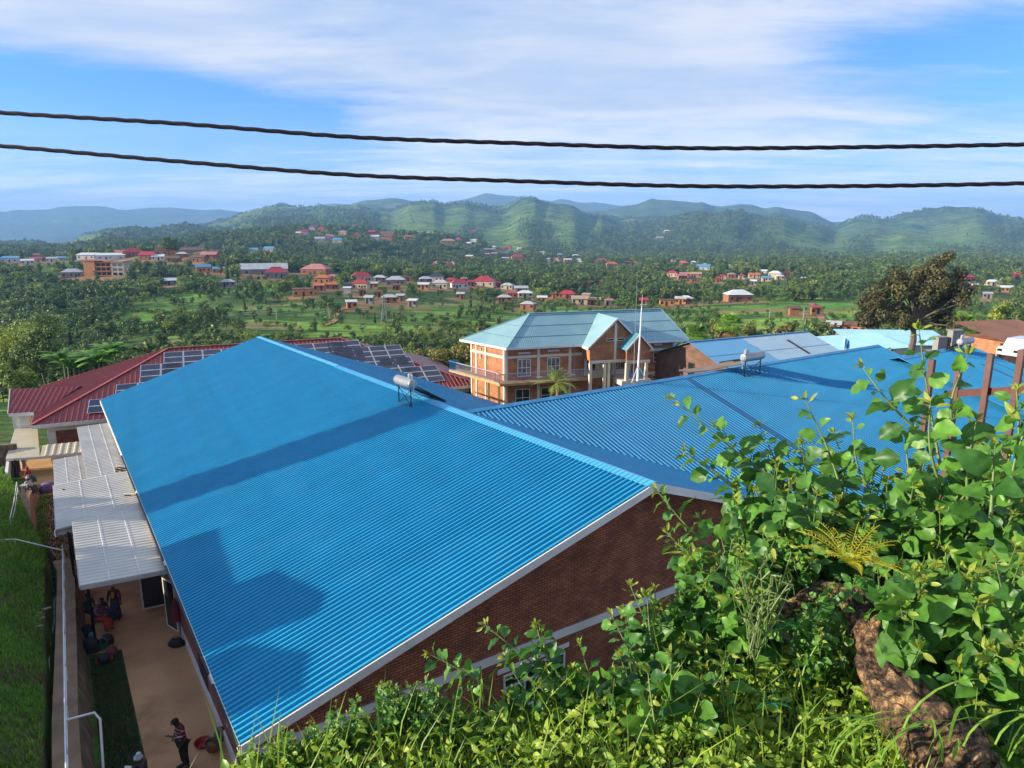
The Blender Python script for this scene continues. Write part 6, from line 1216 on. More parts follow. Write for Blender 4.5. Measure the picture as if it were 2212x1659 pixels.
a_=pole(91,645,8,'short wire pole among the dark trees at left');b_=pole(598,690,22,'twin wire poles in the field, left');c_=pole(712,688,22,'wire pole at the right end of the field line')
for i,dz in enumerate((0,-.7,-1.4)):
    pts=[]
    for p,q in ((a_,b_),(b_,c_)):
        for k in range(13): t=k/12;pts.append(p*(1-t)+q*t+Z*(dz-(3.2 if p is a_ else .8)*4*t*(1-t)))
    s=MB();s.tube(pts,.03,4);s.build('power_line',mat('pale_wire',(.40,.40,.36)),label=['top','middle','lowest'][i]+' of three thin pale wires sagging across the green fields',cat='cable',group='thin wires over the fields',uv=False)
# ---- scattered trees: all candidates, the 300 largest in view become individuals
rnd=np.random.default_rng(21)
NC=150000;Yc=np.exp(rnd.uniform(math.log(92),math.log(4300),NC));w_=np.clip((Yc/600)**.55,0.25,1.6);keep=rnd.uniform(0,1.6,NC)<w_;Yc=Yc[keep];Uc=rnd.uniform(-.80,.80,len(Yc));Xc=Uc*Yc
cv=cover_at(Xc,Yc);acc=rnd.uniform(0,1,len(Yc))<(cv*np.interp(Yc,[90,800,1500,4300],[.62,.64,.55,.42])+.03+.05*(Yc<420));Xc,Yc,cv=Xc[acc],Yc[acc],cv[acc];Zc=tz(Xc,Yc)
n=len(Xc);hgt=np.interp(Yc,[90,250,450,800,1500,4300],[4.2,5.2,6.5,8,9.5,12])*rnd.uniform(.6,1.35,n)*(.72+.4*cv);kd_=rnd.choice(len(PROTO),n,p=np.array([.13,.12,.10,.12,.11,.09,.07,.07,.06,.07,.03,.03]))
dd=Yc*CP-Zc*SP;PX=CX+F*Xc/dd;PY=CY-F*(Yc*SP+Zc*CP)/dd;PT=CY-F*(Yc*SP+(Zc+hgt)*CP)/(Yc*CP-(Zc+hgt)*SP)
ok=np.ones(n,bool)
for (hx,hy,hw_,hD,ho) in HPOS:
    near=(np.hypot(Xc-ho[0],Yc-ho[1])<7+hw_*hD/F*.55);front=(np.abs(PX-hx)<hw_*.5+hgt*F/Yc*.22)&(Yc<hD+2)&(PT<hy-2.5)&(PY>hy-4);ok&=~near;ok&=~(front&(rnd.uniform(0,1,n)<.985))
# open crop fields stay open
ok&=~((PX>130)&(PX<1010)&(PY>645)&(PY<760)&(rnd.uniform(0,1,n)<.74)&(Yc<430));ok&=~((PX>1560)&(PX<1900)&(PY>652)&(PY<712)&(rnd.uniform(0,1,n)<.86)&(Yc<430))
ok&=~((PX>500)&(PX<600)&(PY>612)&(PY<650)&(Yc<560)&(rnd.uniform(0,1,n)<.85))
ok&=~((PX>905)&(PX<1000)&(PY>570)&(PY<612)&(Yc>520)&(rnd.uniform(0,1,n)<.8))
Xc,Yc,Zc,cv,hgt,kd_,PX,PY,PT=[a[ok] for a in (Xc,Yc,Zc,cv,hgt,kd_,PX,PY,PT)];n=len(Xc)
# low hedges and bushes that follow the terrace lips
nh=60000;Yh=np.exp(rnd.uniform(math.log(100),math.log(900),nh));Xh=rnd.uniform(-.8,.8,nh)*Yh;Zh=tz(Xh,Yh);st_h=np.interp(Yh,[150,400,1500,2600],[3.5,5,9,14]);fr_=(Zh/st_h)%1.0;kk=(((fr_>.60)&(fr_<.74))|(rnd.uniform(0,1,nh)<.05))&(cover_at(Xh,Yh)<.9);kk&=(fbm(Xh/30,Yh/30,3,77)>-.06)|(rnd.uniform(0,1,nh)<.25)
for (hx,hy,hw_,hD,ho) in HPOS: kk&=~(np.hypot(Xh-ho[0],Yh-ho[1])<4+hw_*hD/F*.5)
Xh,Yh,Zh=Xh[kk],Yh[kk],Zh[kk];m_=len(Xh);hh_=rnd.uniform(.8,2.6,m_)*np.interp(Yh,[100,900],[.9,1.6]);dh=Yh*CP-Zh*SP
Xc=np.concatenate([Xc,Xh]);Yc=np.concatenate([Yc,Yh]);Zc=np.concatenate([Zc,Zh]);cv=np.concatenate([cv,0*Xh]);hgt=np.concatenate([hgt,hh_]);kd_=np.concatenate([kd_,rnd.choice([3,4,5,6,7,8,9],m_,p=[.2,.2,.15,.15,.12,.12,.06])]);PX=np.concatenate([PX,CX+F*Xh/dh]);PY=np.concatenate([PY,CY-F*(Yh*SP+Zh*CP)/dh]);PT=np.concatenate([PT,CY-F*(Yh*SP+(Zh+hh_)*CP)/(Yh*CP-(Zh+hh_)*SP)]);n=len(Xc);print('HEDGE',m_)
# which are in plain view (not behind the campus roofs, the frame or a rise)
sil=np.interp(PX,[0,60,300,560,700,1000,1010,1160,1420,1490,1745,1850,1930,2212],[840,880,765,728,740,880,735,680,665,735,716,768,760,745])
vis=(PX>4)&(PX<2208)&(PT<sil-3)&(PY<sil+14);size=hgt*F/Yc;order=np.argsort(-size*vis)
ind=[]
for i in order[:900]:
    if not vis[i]: break
    L_=land(PX[i],(PY[i]+PT[i])/2)
    if L_[1]>Yc[i]*.93: ind.append(i)
    if len(ind)>=292: break
ind=np.array(ind)
lab_b={}
KW={'eucalyptus_tree':'loose grey green','bushy_tree':'dense dark','light_green_tree':'yellowish green','banana_plant':'broad leaved','cypress_tree':'slim dark'}
zones=[(0,260,'in front of the left town'),(260,520,'below the hill town'),(520,760,'in the fields behind the red roof'),(760,1010,'left of the teal roofed house'),(1010,1490,'beyond the teal roofed house'),(1490,1850,'behind the pale blue roof'),(1850,2213,'around the big dark tree')]
for i in ind:
    for zi,(a,b,t_) in enumerate(zones):
        if a<=PX[i]<b: lab_b.setdefault((zi,PROTO[kd_[i]]['name']),[]).append(i)
placed={}
for (zi,nm),L_ in lab_b.items():
    L_.sort(key=lambda i:PX[i])
    for j,i in enumerate(L_):
        p=PROTO[kd_[i]];o=bpy.data.objects.new(nm,None);COL.objects.link(o);o.empty_display_size=.2;o.location=(Xc[i],Yc[i],Zc[i]-.1);o.rotation_euler=(0,0,rnd.uniform(0,6.28));h_=float(hgt[i]);wv_=rnd.uniform(.85,1.25);o.scale=(h_*wv_,h_*wv_,h_)
        noun='banana plant' if nm=='banana_plant' else 'tree'
        tag(o,f"{ordw(j)} of the {KW[nm]} {noun}s {zones[zi][2]}",noun,f"{KW[nm]} {noun}s {zones[zi][2]}")
        for nm2,me_ in (('crown' if nm!='banana_plant' else 'leaves',p['me_c']),('trunk',p['me_t'])): c=bpy.data.objects.new(nm2,me_);COL.objects.link(c);c.parent=o
rest=np.setdiff1d(np.arange(n),ind)
# the remaining thousands: one object per kind of cover, instanced
def scatter(name,idx,pid,label):
    p=PROTO[pid];V,Q=p['lo'];tv=np.array(p['trunk'].v);nt_=len(V)
    src=bpy.data.meshes.new(name+'_leafage');src.from_pydata([tuple(map(float,v)) for v in V]+[tuple(map(float,v)) for v in tv],[],[tuple(map(int,q)) for q in Q]+[tuple(k+nt_ for k in f) for f in p['trunk'].f]);src.materials.append(p['leaf']);src.materials.append(BARK);src.polygons.foreach_set('material_index',[0]*len(Q)+[1]*len(p['trunk'].f))
    so=bpy.data.objects.new(name+'_source',src)
    me=bpy.data.meshes.new(name);me.vertices.add(len(idx));me.vertices.foreach_set('co',np.stack([Xc[idx],Yc[idx],Zc[idx]-.1],1).ravel());a=me.attributes.new('size','FLOAT_VECTOR','POINT');wv_=rnd.uniform(.9,1.45,len(idx));a.data.foreach_set('vector',np.stack([hgt[idx]*wv_,hgt[idx]*wv_,hgt[idx]],1).astype(np.float32).ravel())
    a=me.attributes.new('turn','FLOAT_VECTOR','POINT');a.data.foreach_set('vector',np.stack([0*wv_,0*wv_,rnd.uniform(0,6.28,len(idx))],1).astype(np.float32).ravel())
    o=bpy.data.objects.new(name,me);COL.objects.link(o);tag(o,label,'woodland',kind='stuff')
    ng=bpy.data.node_groups.new(name,'GeometryNodeTree');ng.interface.new_socket('Geometry',in_out='INPUT',socket_type='NodeSocketGeometry');ng.interface.new_socket('Geometry',in_out='OUTPUT',socket_type='NodeSocketGeometry')
    N=ng.nodes;L=ng.links;gi=N.new('NodeGroupInput');go=N.new('NodeGroupOutput');ip=N.new('GeometryNodeInstanceOnPoints');oi=N.new('GeometryNodeObjectInfo');oi.inputs[0].default_value=so
    sz=N.new('GeometryNodeInputNamedAttribute');sz.data_type='FLOAT_VECTOR';sz.inputs[0].default_value='size';tn=N.new('GeometryNodeInputNamedAttribute');tn.data_type='FLOAT_VECTOR';tn.inputs[0].default_value='turn'
    L.new(gi.outputs[0],ip.inputs['Points']);L.new(oi.outputs['Geometry'],ip.inputs['Instance']);L.new(sz.outputs[0],ip.inputs['Scale']);L.new(tn.outputs[0],ip.inputs['Rotation']);L.new(ip.outputs[0],go.inputs[0])
    md=o.modifiers.new('scatter','NODES');md.node_group=ng
WL=['grey green eucalyptus woods over the hills','tall loose eucalyptus woods over the hills','thin pale eucalyptus woods over the hills','dense dark woods over the hills','dark bushes between the fields and on the hills','mid green thickets on the slopes','rounded dark trees on the slopes','yellowish green bushes on the slopes','light green scrub between the fields','banana groves between the far houses','slim dark trees scattered over the hills','narrow pointed trees scattered over the hills']
for pid in range(len(PROTO)): scatter('woodland',rest[kd_[rest]==pid],pid,WL[pid])
print('TREES',n,len(ind))
# ---- large named trees and plants near the campus
def groundz(x,y): return float(tz(np.array([x]),np.array([y]))[0])
def tree_at(px,py_top,py_base,D,**k):
    b=aty((px,py_base),D);t=aty((px,py_top),D);return b,t[2]-b[2]
b,h_=tree_at(1965,545,765,80);cl=[]
rg=random.Random(4)
for i in range(46):
    f=rg.random();x=rg.uniform(-1,1);w_=math.sqrt(max(0.02,1-x*x));z=h_*(.30+.62*rg.random()*w_*(1.-.25*(x<-.3)+.12*x));cl.append(((x*5.6,rg.uniform(-3.5,3.5)*w_,z),rg.uniform(.75,1.35)))
cl+=[((2.6,0,h_*.93),.8),((3.4,.3,h_*.97),.6),((1.6,0,h_*.88),1.),((4.6,0,h_*.8),.8),((-4.2,0,h_*.62),1.),((-2.4,.2,h_*.80),.9)]
rich_tree('broad_tree',b,h_,'x',mat('dark_olive_leaf',(.13,.125,.035),(.04,.042,.014),rough=.6,scale=.5,island=.5,trans=.15),'large dark olive tree rising above the blue roofs at the right','tree',9,26000,.17,.42,clumps=cl)
for (px,t_,bt,D,kd,lf,lab,nn,sx) in [(40,668,850,95,'bushy','c','sunlit yellow green tree at the left edge of the photo',5200,.75),(100,672,860,92,'eucalyptus','a','tall grey green tree just right of the sunlit one at left',5000,1.5),(165,745,850,100,'bushy','b','round dark green tree above the left end of the red roof',3600,.9),(40,770,880,84,'bushy','c','light green bush by the left wing of the red roof',3600,1.),(235,760,850,100,'bushy','b','low dark bush next to the banana plants',2500,1.2),
  (1000,730,860,88,'spreading','f','olive brown bare twigged tree left of the teal roofed house, right half',6000,1.15),(935,745,850,92,'spreading','f','olive brown bare twigged tree behind the red roof',5200,1.1),(1045,700,760,108,'bushy','f','olive tree behind the left end of the teal roof',3200,1.1),(364,510,548,505,'eucalyptus','a','tall spreading pale tree standing above the hill town',900,2.0),(380,516,548,508,'eucalyptus','a','darker tall tree touching the pale one above the hill town',700,1.5),(1900,745,800,60,'bushy','b','dark bush below the big olive tree',1800,1.3),
  (560,652,702,300,'cypress','e','slim dark tree left of the twin field trees',1200,1.3),(548,660,700,302,'cypress','e','shorter slim dark tree at the twin field trees',1000,1.4),(338,690,735,215,'bushy','b','dark round tree in the fields above the red roof, left',1000,1.),(155,715,760,150,'cypress','e','slim dark tree at the lower left fields',1200,1.2),(2150,650,745,130,'eucalyptus','c','yellowish tall tree right of the big olive tree',3500,1.7),(2195,640,745,135,'bushy','a','grey green tree at the right edge of the photo',3500,1.1),(2100,690,750,120,'bushy','f','olive bush right behind the blue ridge at the right',2500,1.3),(1560,690,745,118,'bushy','f','dry looking bush right behind the pale blue roof',2200,1.4),(1690,690,740,125,'bushy','f','second dry looking bush behind the pale blue roof',2200,1.5),(1620,700,745,121,'bushy','f','low dry bush between the palm and its neighbour',1800,1.4)]:
    b,h_=tree_at(px,t_,bt,D);rich_tree('tree',b,h_,kd,LEAF[lf],lab,'tree',int(px*3+D),nn,max(.10,D*.0021),h_*.022,sx=sx)
# fan palms
def palm(px,ty,by,D,r_,label,feather=False,n=34,m=None,skirt=True):
    b=aty((px,by),D);c=aty((px,ty),D);e=empty('palm_tree',b,label=label,cat='palm');rg=random.Random(int(px));s=MB();s.tube([b-Z,(b+c)/2+np.array([.1,0,0]),c],[.22,.18,.15],9);s.build('trunk',mat('palm_bark',(.20,.14,.09),(.12,.08,.05),scale=6,bump=.6),e,uv=False)
    s=MB();s2=MB()
    for i in range(n):
        dead=skirt and i>n*.72;a=rg.uniform(0,2*PI);el=rg.uniform(-1.3,-.75) if dead else rg.uniform(-.35,1.35);d=np.array([math.cos(a)*math.cos(el),math.sin(a)*math.cos(el),math.sin(el)]);side=nrm(np.cross(d,(0,0,1.0001)));upv=np.cross(side,d);q=c+d*r_*.35;t=s2 if dead else s
        (t).bar(c,q,.03,.02)
        if feather:
            seg=11;prev=q
            for k in range(1,seg+1):
                f=k/seg;pt=q+d*r_*.9*f-Z*r_*.42*f*f;t.bar(prev,pt,.02,.015)
                for sg in (-1,1): l=r_*.24*math.sin(PI*min(.95,f+.1));t.poly([prev,pt,pt+side*sg*l+d*l*.55-Z*l*.35])
                prev=pt
        else:
            m_=13
            for k in range(m_):
                w_=(k/(m_-1)-.5)*2.3;dir_=d*math.cos(w_)+side*math.sin(w_);tip=q+dir_*r_*.62*(1-.12*abs(w_))-Z*.12*r_;md=q+dir_*r_*.34;wd=np.cross(dir_,upv)*r_*.035;t.add([q,md+wd,tip,md-wd+upv*.02],[(0,1,2,3)])
    s.build('fronds',m or LEAF['d'],e,uv=False)
    if s2.v: s2.build('dead_fronds',mat('dry_palm_frond',(.36,.20,.09),(.25,.13,.06),island=.3),e,uv=False)
palm(1576,703,750,98,2.6,'fan palm with a skirt of dry fronds behind the pale blue roof')
palm(1506,722,750,98,2.1,'smaller fan palm beside the right end of the teal roof',skirt=False)
palm(2078,706,760,90,2.4,'fan palm behind the distant solar heater at the right',skirt=False)
palm(1203,828,870,54,1.75,'feathery palm in front of the teal roofed house, above the blue ridge',feather=True,n=20,skirt=False,m=LEAF['c'])
# banana clump by the red roof
for k,(px,by) in enumerate([(150,815),(172,808),(195,802),(215,800),(238,790),(160,800),(205,812),(182,818),(225,806),(140,800),(250,783)]):
    P=aty((px,by),88+k%3*3);V,Q=banana_geo(k+70,5.0,12);e=empty('banana_plant',P,rz=k,label=f"{ordw(k)} banana plant in the clump behind the red roof's left end",cat='banana plant',group='banana plants behind the red roof');link('leaves',raw('leaves',V,Q,np.zeros((0,3),int),[LEAF['d']]),e);t=MB();t.tube([(0,0,-1.5),(0,0,1.7)],[.16,.1],8);m_=bpy.data.meshes.new('stem');m_.from_pydata([tuple(map(float,v)) for v in t.v],[],t.f);m_.materials.append(mat('banana_stem',(0,0,0)));link('stem',m_,e)
bn=[o for o in COL.objects if o.name.startswith('banana_plant') and o.get('group')=="banana plants behind the red roof"]
bn.sort(key=lambda o:o.location.x/o.location.y)
for k,o in enumerate(bn): o['label']=f"{ordw(k)} banana plant in the clump behind the red roof"
# ---- right hand bits behind the blue roofs
def small_block(px,py,D,wd,dp,ht,roofm,wallm,label,yaw=.0,name='house'):
    P=aty((px,py),D);e=empty(name,P,label=label,cat='house');c,s_=math.cos(yaw),math.sin(yaw);X=np.array([c,s_,0]);Y=np.array([-s_,c,0]);q=lambda u,v,z:P+X*u+Y*v+Z*z
    s=MB();s.prism([q(-wd/2,0,-ht-4),q(wd/2,0,-ht-4),q(wd/2,dp,-ht-4),q(-wd/2,dp,-ht-4)],Z*(ht+4));s.build('wall',wallm,e);s=MB();corr(s,[q(-wd/2-.4,-.5,.05),q(wd/2+.4,-.5,.05),q(wd/2+.4,dp+.4,1.2),q(-wd/2-.4,dp+.4,1.2)],Y+Z*.1,.3,.03);s.build('roof',roofm,e);s=MB();s.box(q(-wd*.2,-.03,-1.3),X*.45,Z*1.,Y*.03);s.build('door',WC['grey'],e);return e
small_block(2240,737,62,7,5,2.6,RC['brown'],M['bricko'],'small brick building with a rusty roof at the right edge',.25)
small_block(1870,757,95,16,6,2,mat('very_pale_blue_sheet',(.35,.62,.80),(.30,.56,.75),rough=.5,scale=.4),WC['white'],'long very pale blue roof under the big olive tree',.35,'long_building')
small_block(1950,745,100,14,7,2,mat('very_pale_blue_sheet',(0,0,0)),WC['white'],'second very pale blue roof seen through the olive tree trunks',-.1,'long_building')
P=aty((1821,775),58);fe=empty('flagpole',P,label='thin pole with a drooping blue yellow green flag at the pale roof corner',cat='flagpole');s=MB();s.tube([P-Z*2,P+Z*1.9],.03,6);s.build('pole',M['white'],fe)
s=MB();n_=8;vs=[];
for i in range(n_+1):
    for j in range(5): vs.append(P+np.array([.03+.10*j+.03*math.sin(i*1.3+j),.06*math.sin(j*2.2+i*.5),1.75-.17*i-.06*j]))
s.add(vs,[(i*5+j,i*5+j+1,(i+1)*5+j+1,(i+1)*5+j) for i in range(n_) for j in range(4)])
fm,nt,N,L,B=nodes_of('tricolour_flag');tc=N.new('ShaderNodeTexCoord');sp_=N.new('ShaderNodeSeparateXYZ');L.new(tc.outputs['Generated'],sp_.inputs[0]);cr=N.new('ShaderNodeValToRGB');cr.color_ramp.interpolation='CONSTANT';cr.color_ramp.elements[0].color=(.03,.25,.10,1);cr.color_ramp.elements[1].position=.22;cr.color_ramp.elements[1].color=(.75,.55,.03,1);q_=cr.color_ramp.elements.new(.45);q_.color=(.02,.22,.55,1);L.new(sp_.outputs[2],cr.inputs[0]);L.new(cr.outputs[0],B.inputs['Base Color']);s.build('flag',fm,fe)
def car(px,py,D,label):
    P=aty((px,py),D);e=empty('parked_car',P,rz=.5,label=label,cat='car');wm=mat('white_car_paint',(.7,.7,.7),rough=.25)
    prof=[(-2.1,.35),(-2.15,.8),(-1.9,.95),(-1.2,1.0),(-.7,1.55),(1.3,1.6),(1.75,1.05),(2.1,.95),(2.15,.4)];s=MB();s.prism([(x,-.85,z) for x,z in prof],(0,1.7,0));s.v=[tuple(v) for v in s.v];me=s
    o_=e.location.copy();e.location=(0,0,0);me.build('body',wm,e);s=MB();s.prism([(-1.12,-.87,1.03),(-.66,-.87,1.48),(1.2,-.87,1.52),(1.6,-.87,1.08)],(0,1.74,0));s.build('window',M['glass'],e)
    for x in (-1.35,1.35):
        for y in (-.8,.8): s=MB();s.lathe((x,y-.1,.33),[(.33,0),(.33,.2)],16,(0,1,0));w_=s.build('wheel',M['black'],e);s=MB();s.lathe((x,y-.12,.33),[(.18,0),(.18,.24)],12,(0,1,0));s.build('rim',M['steel'],w_)
    for y in (-.6,.6): s=MB();s.box((-2.14,y,.72),(.03,0,0),(0,.17,0),(0,0,.09));s.build('headlight',M['glass'],e)
    e.location=o_
car(2205,772,56,'white car partly hidden behind the rightmost brown post')
for (px,py,w_,h__,nm) in ((2024,752,.9,1.35,'grey'),(2054,746,1.0,1.7,'grey')):
    P=aty((px,py+12),60);s=MB();s.prism([P,P+[w_,0.2,0],P+[w_,.9,0],P+[0,.8,0]],(0,0,h__));s.prism([P+[-.08,-.08,h__],P+[w_+.08,.12,h__],P+[w_+.08,1.0,h__],P+[-.08,.9,h__]],(0,0,.1));s.build('chimney_block',WC['grey'],label=('lower' if px<2040 else 'taller')+' grey block chimney left of the distant solar heater',cat='chimney')
# ---- houses, trees up the bank to the left: their shadows lie over the hall roof
def sunpt(px,D): return hit(px,PL_L)+SD*D
def hill_block(edge,ztop,depth,label,roof=True):
    a,b=[hit(p,PL_L) for p in edge];a=a+SD*((ztop-a[2])/SD[2]);b=b+SD*((ztop-b[2])/SD[2]);d=nrm((b-a)*[1,1,0]);n_=nrm(np.cross(d,Z));n_=n_ if n_[0]<0 else -n_
    e=empty('house',a,label=label,cat='house');zb=-12.5;s=MB();s.prism([bz(a,zb),bz(b,zb),bz(b+n_*depth,zb),bz(a+n_*depth,zb)],Z*(ztop-.1-zb));s.build('wall',WC['cream'],e);s=MB();s.prism([bz(a,ztop-.099),bz(b,ztop-.099),bz(b+n_*depth,ztop-.099),bz(a+n_*depth,ztop-.099)],Z*.1);s.build('roof',RC['brown'],e)
    c=(a+b)/2;s=MB();s.box(bz(c,ztop-1.6)-n_*.03,d*.5,Z*.5,n_*.02);s.build('window',M['glass'],e)
hill_block([(516,1262),(476,1143)],-5.6,7,'flat roofed cream house up the bank, left of the photo')
hill_block([(696,1328),(716,1284)],-4.6,4,'narrow flat roofed house up the bank, left of the photo')
hill_block([(664,1494),(680,1410)],-4.2,4,'third flat roofed house up the bank, left of the photo')
a=sunpt((318,1088),25);top=sunpt((905,880),38)
rich_tree('cypress_tree',bz(a,-11),top[2]+11,'cypress',LEAF['e'],'tall slim cypress up the bank, left of the photo','tree',77,9000,.3,.3,clumps=[((0,0,1.2+(top[2]+9.5)*k/13),1.5 if k>2 else 1.2) for k in range(14)])
for k,(s_,a_,h_) in enumerate([(2,-11,1.2),(7,-10,1.),(12,-13,1.3),(18,-12,1.1),(23,-14,1.3),(27,-12,1.2),(31,-14,1.6),(36,-13,1.5),(-3,-12,1.2),(40,-13,2.0)]):  # low bushes out of view, added to shade the corridor canopies
    p=Lc(s_,a_-4,0);z_=float(near_z(p[0],p[1]));rich_tree('bush',bz(p,z_),h_,'bushy',LEAF['b'],f"{ordw(k)} unseen bush up the bank, added to shade the canopies",'bush',k+300,1500,.22,.08,group='unseen bushes added up the bank')
# ================================================================ FOREGROUND
EDGE=np.array([(-3.2,-3),(-2.1,.4),(-1.06,2.38),(-.2,2.58),(.6,2.68),(1.4,3.05),(2.7,4.1),(5,5.6),(13,7.6)],float)
def edge_d(x,y):
    best=np.full(np.shape(x),1e9);sg=np.ones(np.shape(x))
    for a,b in zip(EDGE[:-1],EDGE[1:]):
        v=b-a;t=np.clip(((x-a[0])*v[0]+(y-a[1])*v[1])/(v@v),0,1);px=a[0]+t*v[0];py=a[1]+t*v[1];d=np.hypot(x-px,y-py);c=(v[0]*(y-a[1])-v[1]*(x-a[0]));m_=d<best;best=np.where(m_,d,best);sg=np.where(m_,np.sign(c),sg)
    return best*sg
def bank_z(x,y):
    d=edge_d(x,y);o=np.maximum(d,0);top=-2.08+.07*fbm(x*1.7,y*1.7,4,2)*2+.05*np.clip(x-1,0,4)
    return top-.10*np.clip(d+.5,0,.5)-1.45*o+.25*fbm(x*1.1,y*1.1,4,8)*np.clip(o,0,1.5)
xs=np.linspace(-9,14,150);ys=np.linspace(-3.5,17,150);X2,Y2=np.meshgrid(xs,ys);Z2=np.maximum(bank_z(X2,Y2),-16.6)
V=np.stack([X2,Y2,Z2],-1).reshape(-1,3);i,j=np.meshgrid(np.arange(149),np.arange(149),indexing='ij');a=(i*150+j).ravel()
link('embankment',raw('embankment',V,np.stack([a,a+1,a+151,a+150],1),np.zeros((0,3),int),[mat('damp_soil',(.075,.055,.03),(.035,.03,.018),rough=.95,scale=2.5,bump=.9,bscale=9)]),kind='structure')
def leaf_batch(P,D,UPV,L_,wr=.74,wav=.15,rnd=None,curl=.34,rows=9):
    """wavy ovate leaves: base points P, pointing along D, face towards UPV, length L_"""
    n=len(P);S=np.cross(D,UPV);S/=np.linalg.norm(S,axis=1)[:,None]+1e-9;U=np.cross(S,D);ph=rnd.uniform(0,6.28,n);out=[];cols=(-1,-.5,0,.5,1)
    cu=rnd.uniform(.3,1.6,n)*curl;fo=rnd.uniform(.05,.45,n)
    for r in range(rows+1):
        f=r/rows;w=(math.sin(PI*min(.985,f**.78))**.72 if 0<f<1 else (.16 if f==0 else .02))*wr*.5
        for c in cols:
            wave=np.sin(ph+f*15+c*1.2)*wav*abs(c)**2*(.3+w)
            off=D*(f*L_)[:,None]+S*((c*w+.02*np.sin(ph*2+f*17)*c)*L_)[:,None]+U*((-cu*f*f+fo*abs(c)*w*1.2+wave*.5)*L_)[:,None];out.append(P+off)
    V=np.stack(out,1);k=(np.arange(n)*len(out))[:,None];q=[]
    for r in range(rows):
        for c in range(4): b=r*5+c;q.append([b,b+1,b+6,b+5])
    q=np.array(q);Q=(k[:,None,:]+q[None]).reshape(-1,4);return V.reshape(-1,3),Q
def leafmat(name,c1,c2,tr=.32):
    m,nt,N,L,B=nodes_of(name);g=N.new('ShaderNodeNewGeometry');tc=N.new('ShaderNodeTexCoord');cr=N.new('ShaderNodeValToRGB');e=cr.color_ramp.elements;e[0].color=(*c2,1);e[1].color=(*c1,1);L.new(g.outputs['Random Per Island'],cr.inputs[0])
    nz=N.new('ShaderNodeTexNoise');nz.inputs['Scale'].default_value=28;nz.inputs['Detail'].default_value=5;L.new(tc.outputs['Object'],nz.inputs[0]);mr=N.new('ShaderNodeMapRange');mr.inputs[1].default_value=.3;mr.inputs[2].default_value=.7;mr.inputs[3].default_value=.75;mr.inputs[4].default_value=1.2;L.new(nz.outputs[0],mr.inputs[0]);hs=N.new('ShaderNodeHueSaturation');L.new(mr.outputs[0],hs.inputs['Value']);L.new(cr.outputs[0],hs.inputs['Color'])
    L.new(hs.outputs[0],B.inputs['Base Color']);B.inputs['Roughness'].default_value=.42;B.inputs['Specular IOR Level'].default_value=.35
    b=N.new('ShaderNodeBump');b.inputs['Strength'].default_value=.35;b.inputs['Distance'].default_value=.004;L.new(nz.outputs[0],b.inputs['Height']);L.new(b.outputs[0],B.inputs['Normal'])
    t=N.new('ShaderNodeBsdfTranslucent');ts=N.new('ShaderNodeHueSaturation');ts.inputs['Value'].default_value=1.3;ts.inputs['Hue'].default_value=.485;L.new(hs.outputs[0],ts.inputs['Color']);L.new(ts.outputs[0],t.inputs[0]);mx=N.new('ShaderNodeMixShader');mx.inputs[0].default_value=tr;L.new(B.outputs[0],mx.inputs[1]);L.new(t.outputs[0],mx.inputs[2]);L.new(mx.outputs[0],N['Material Output'].inputs[0]);return m
LM=leafmat('shrub_leaf',(.13,.31,.04),(.025,.10,.018));LY_=leafmat('young_shrub_leaf',(.32,.36,.05),(.19,.30,.04),.4);STM=mat('green_stem',(.13,.20,.045),(.08,.12,.03),rough=.5,scale=8)
rs_=np.random.default_rng(99)
def D3(px,d): r=ray(*px);return r/np.linalg.norm(r)*d*1.25
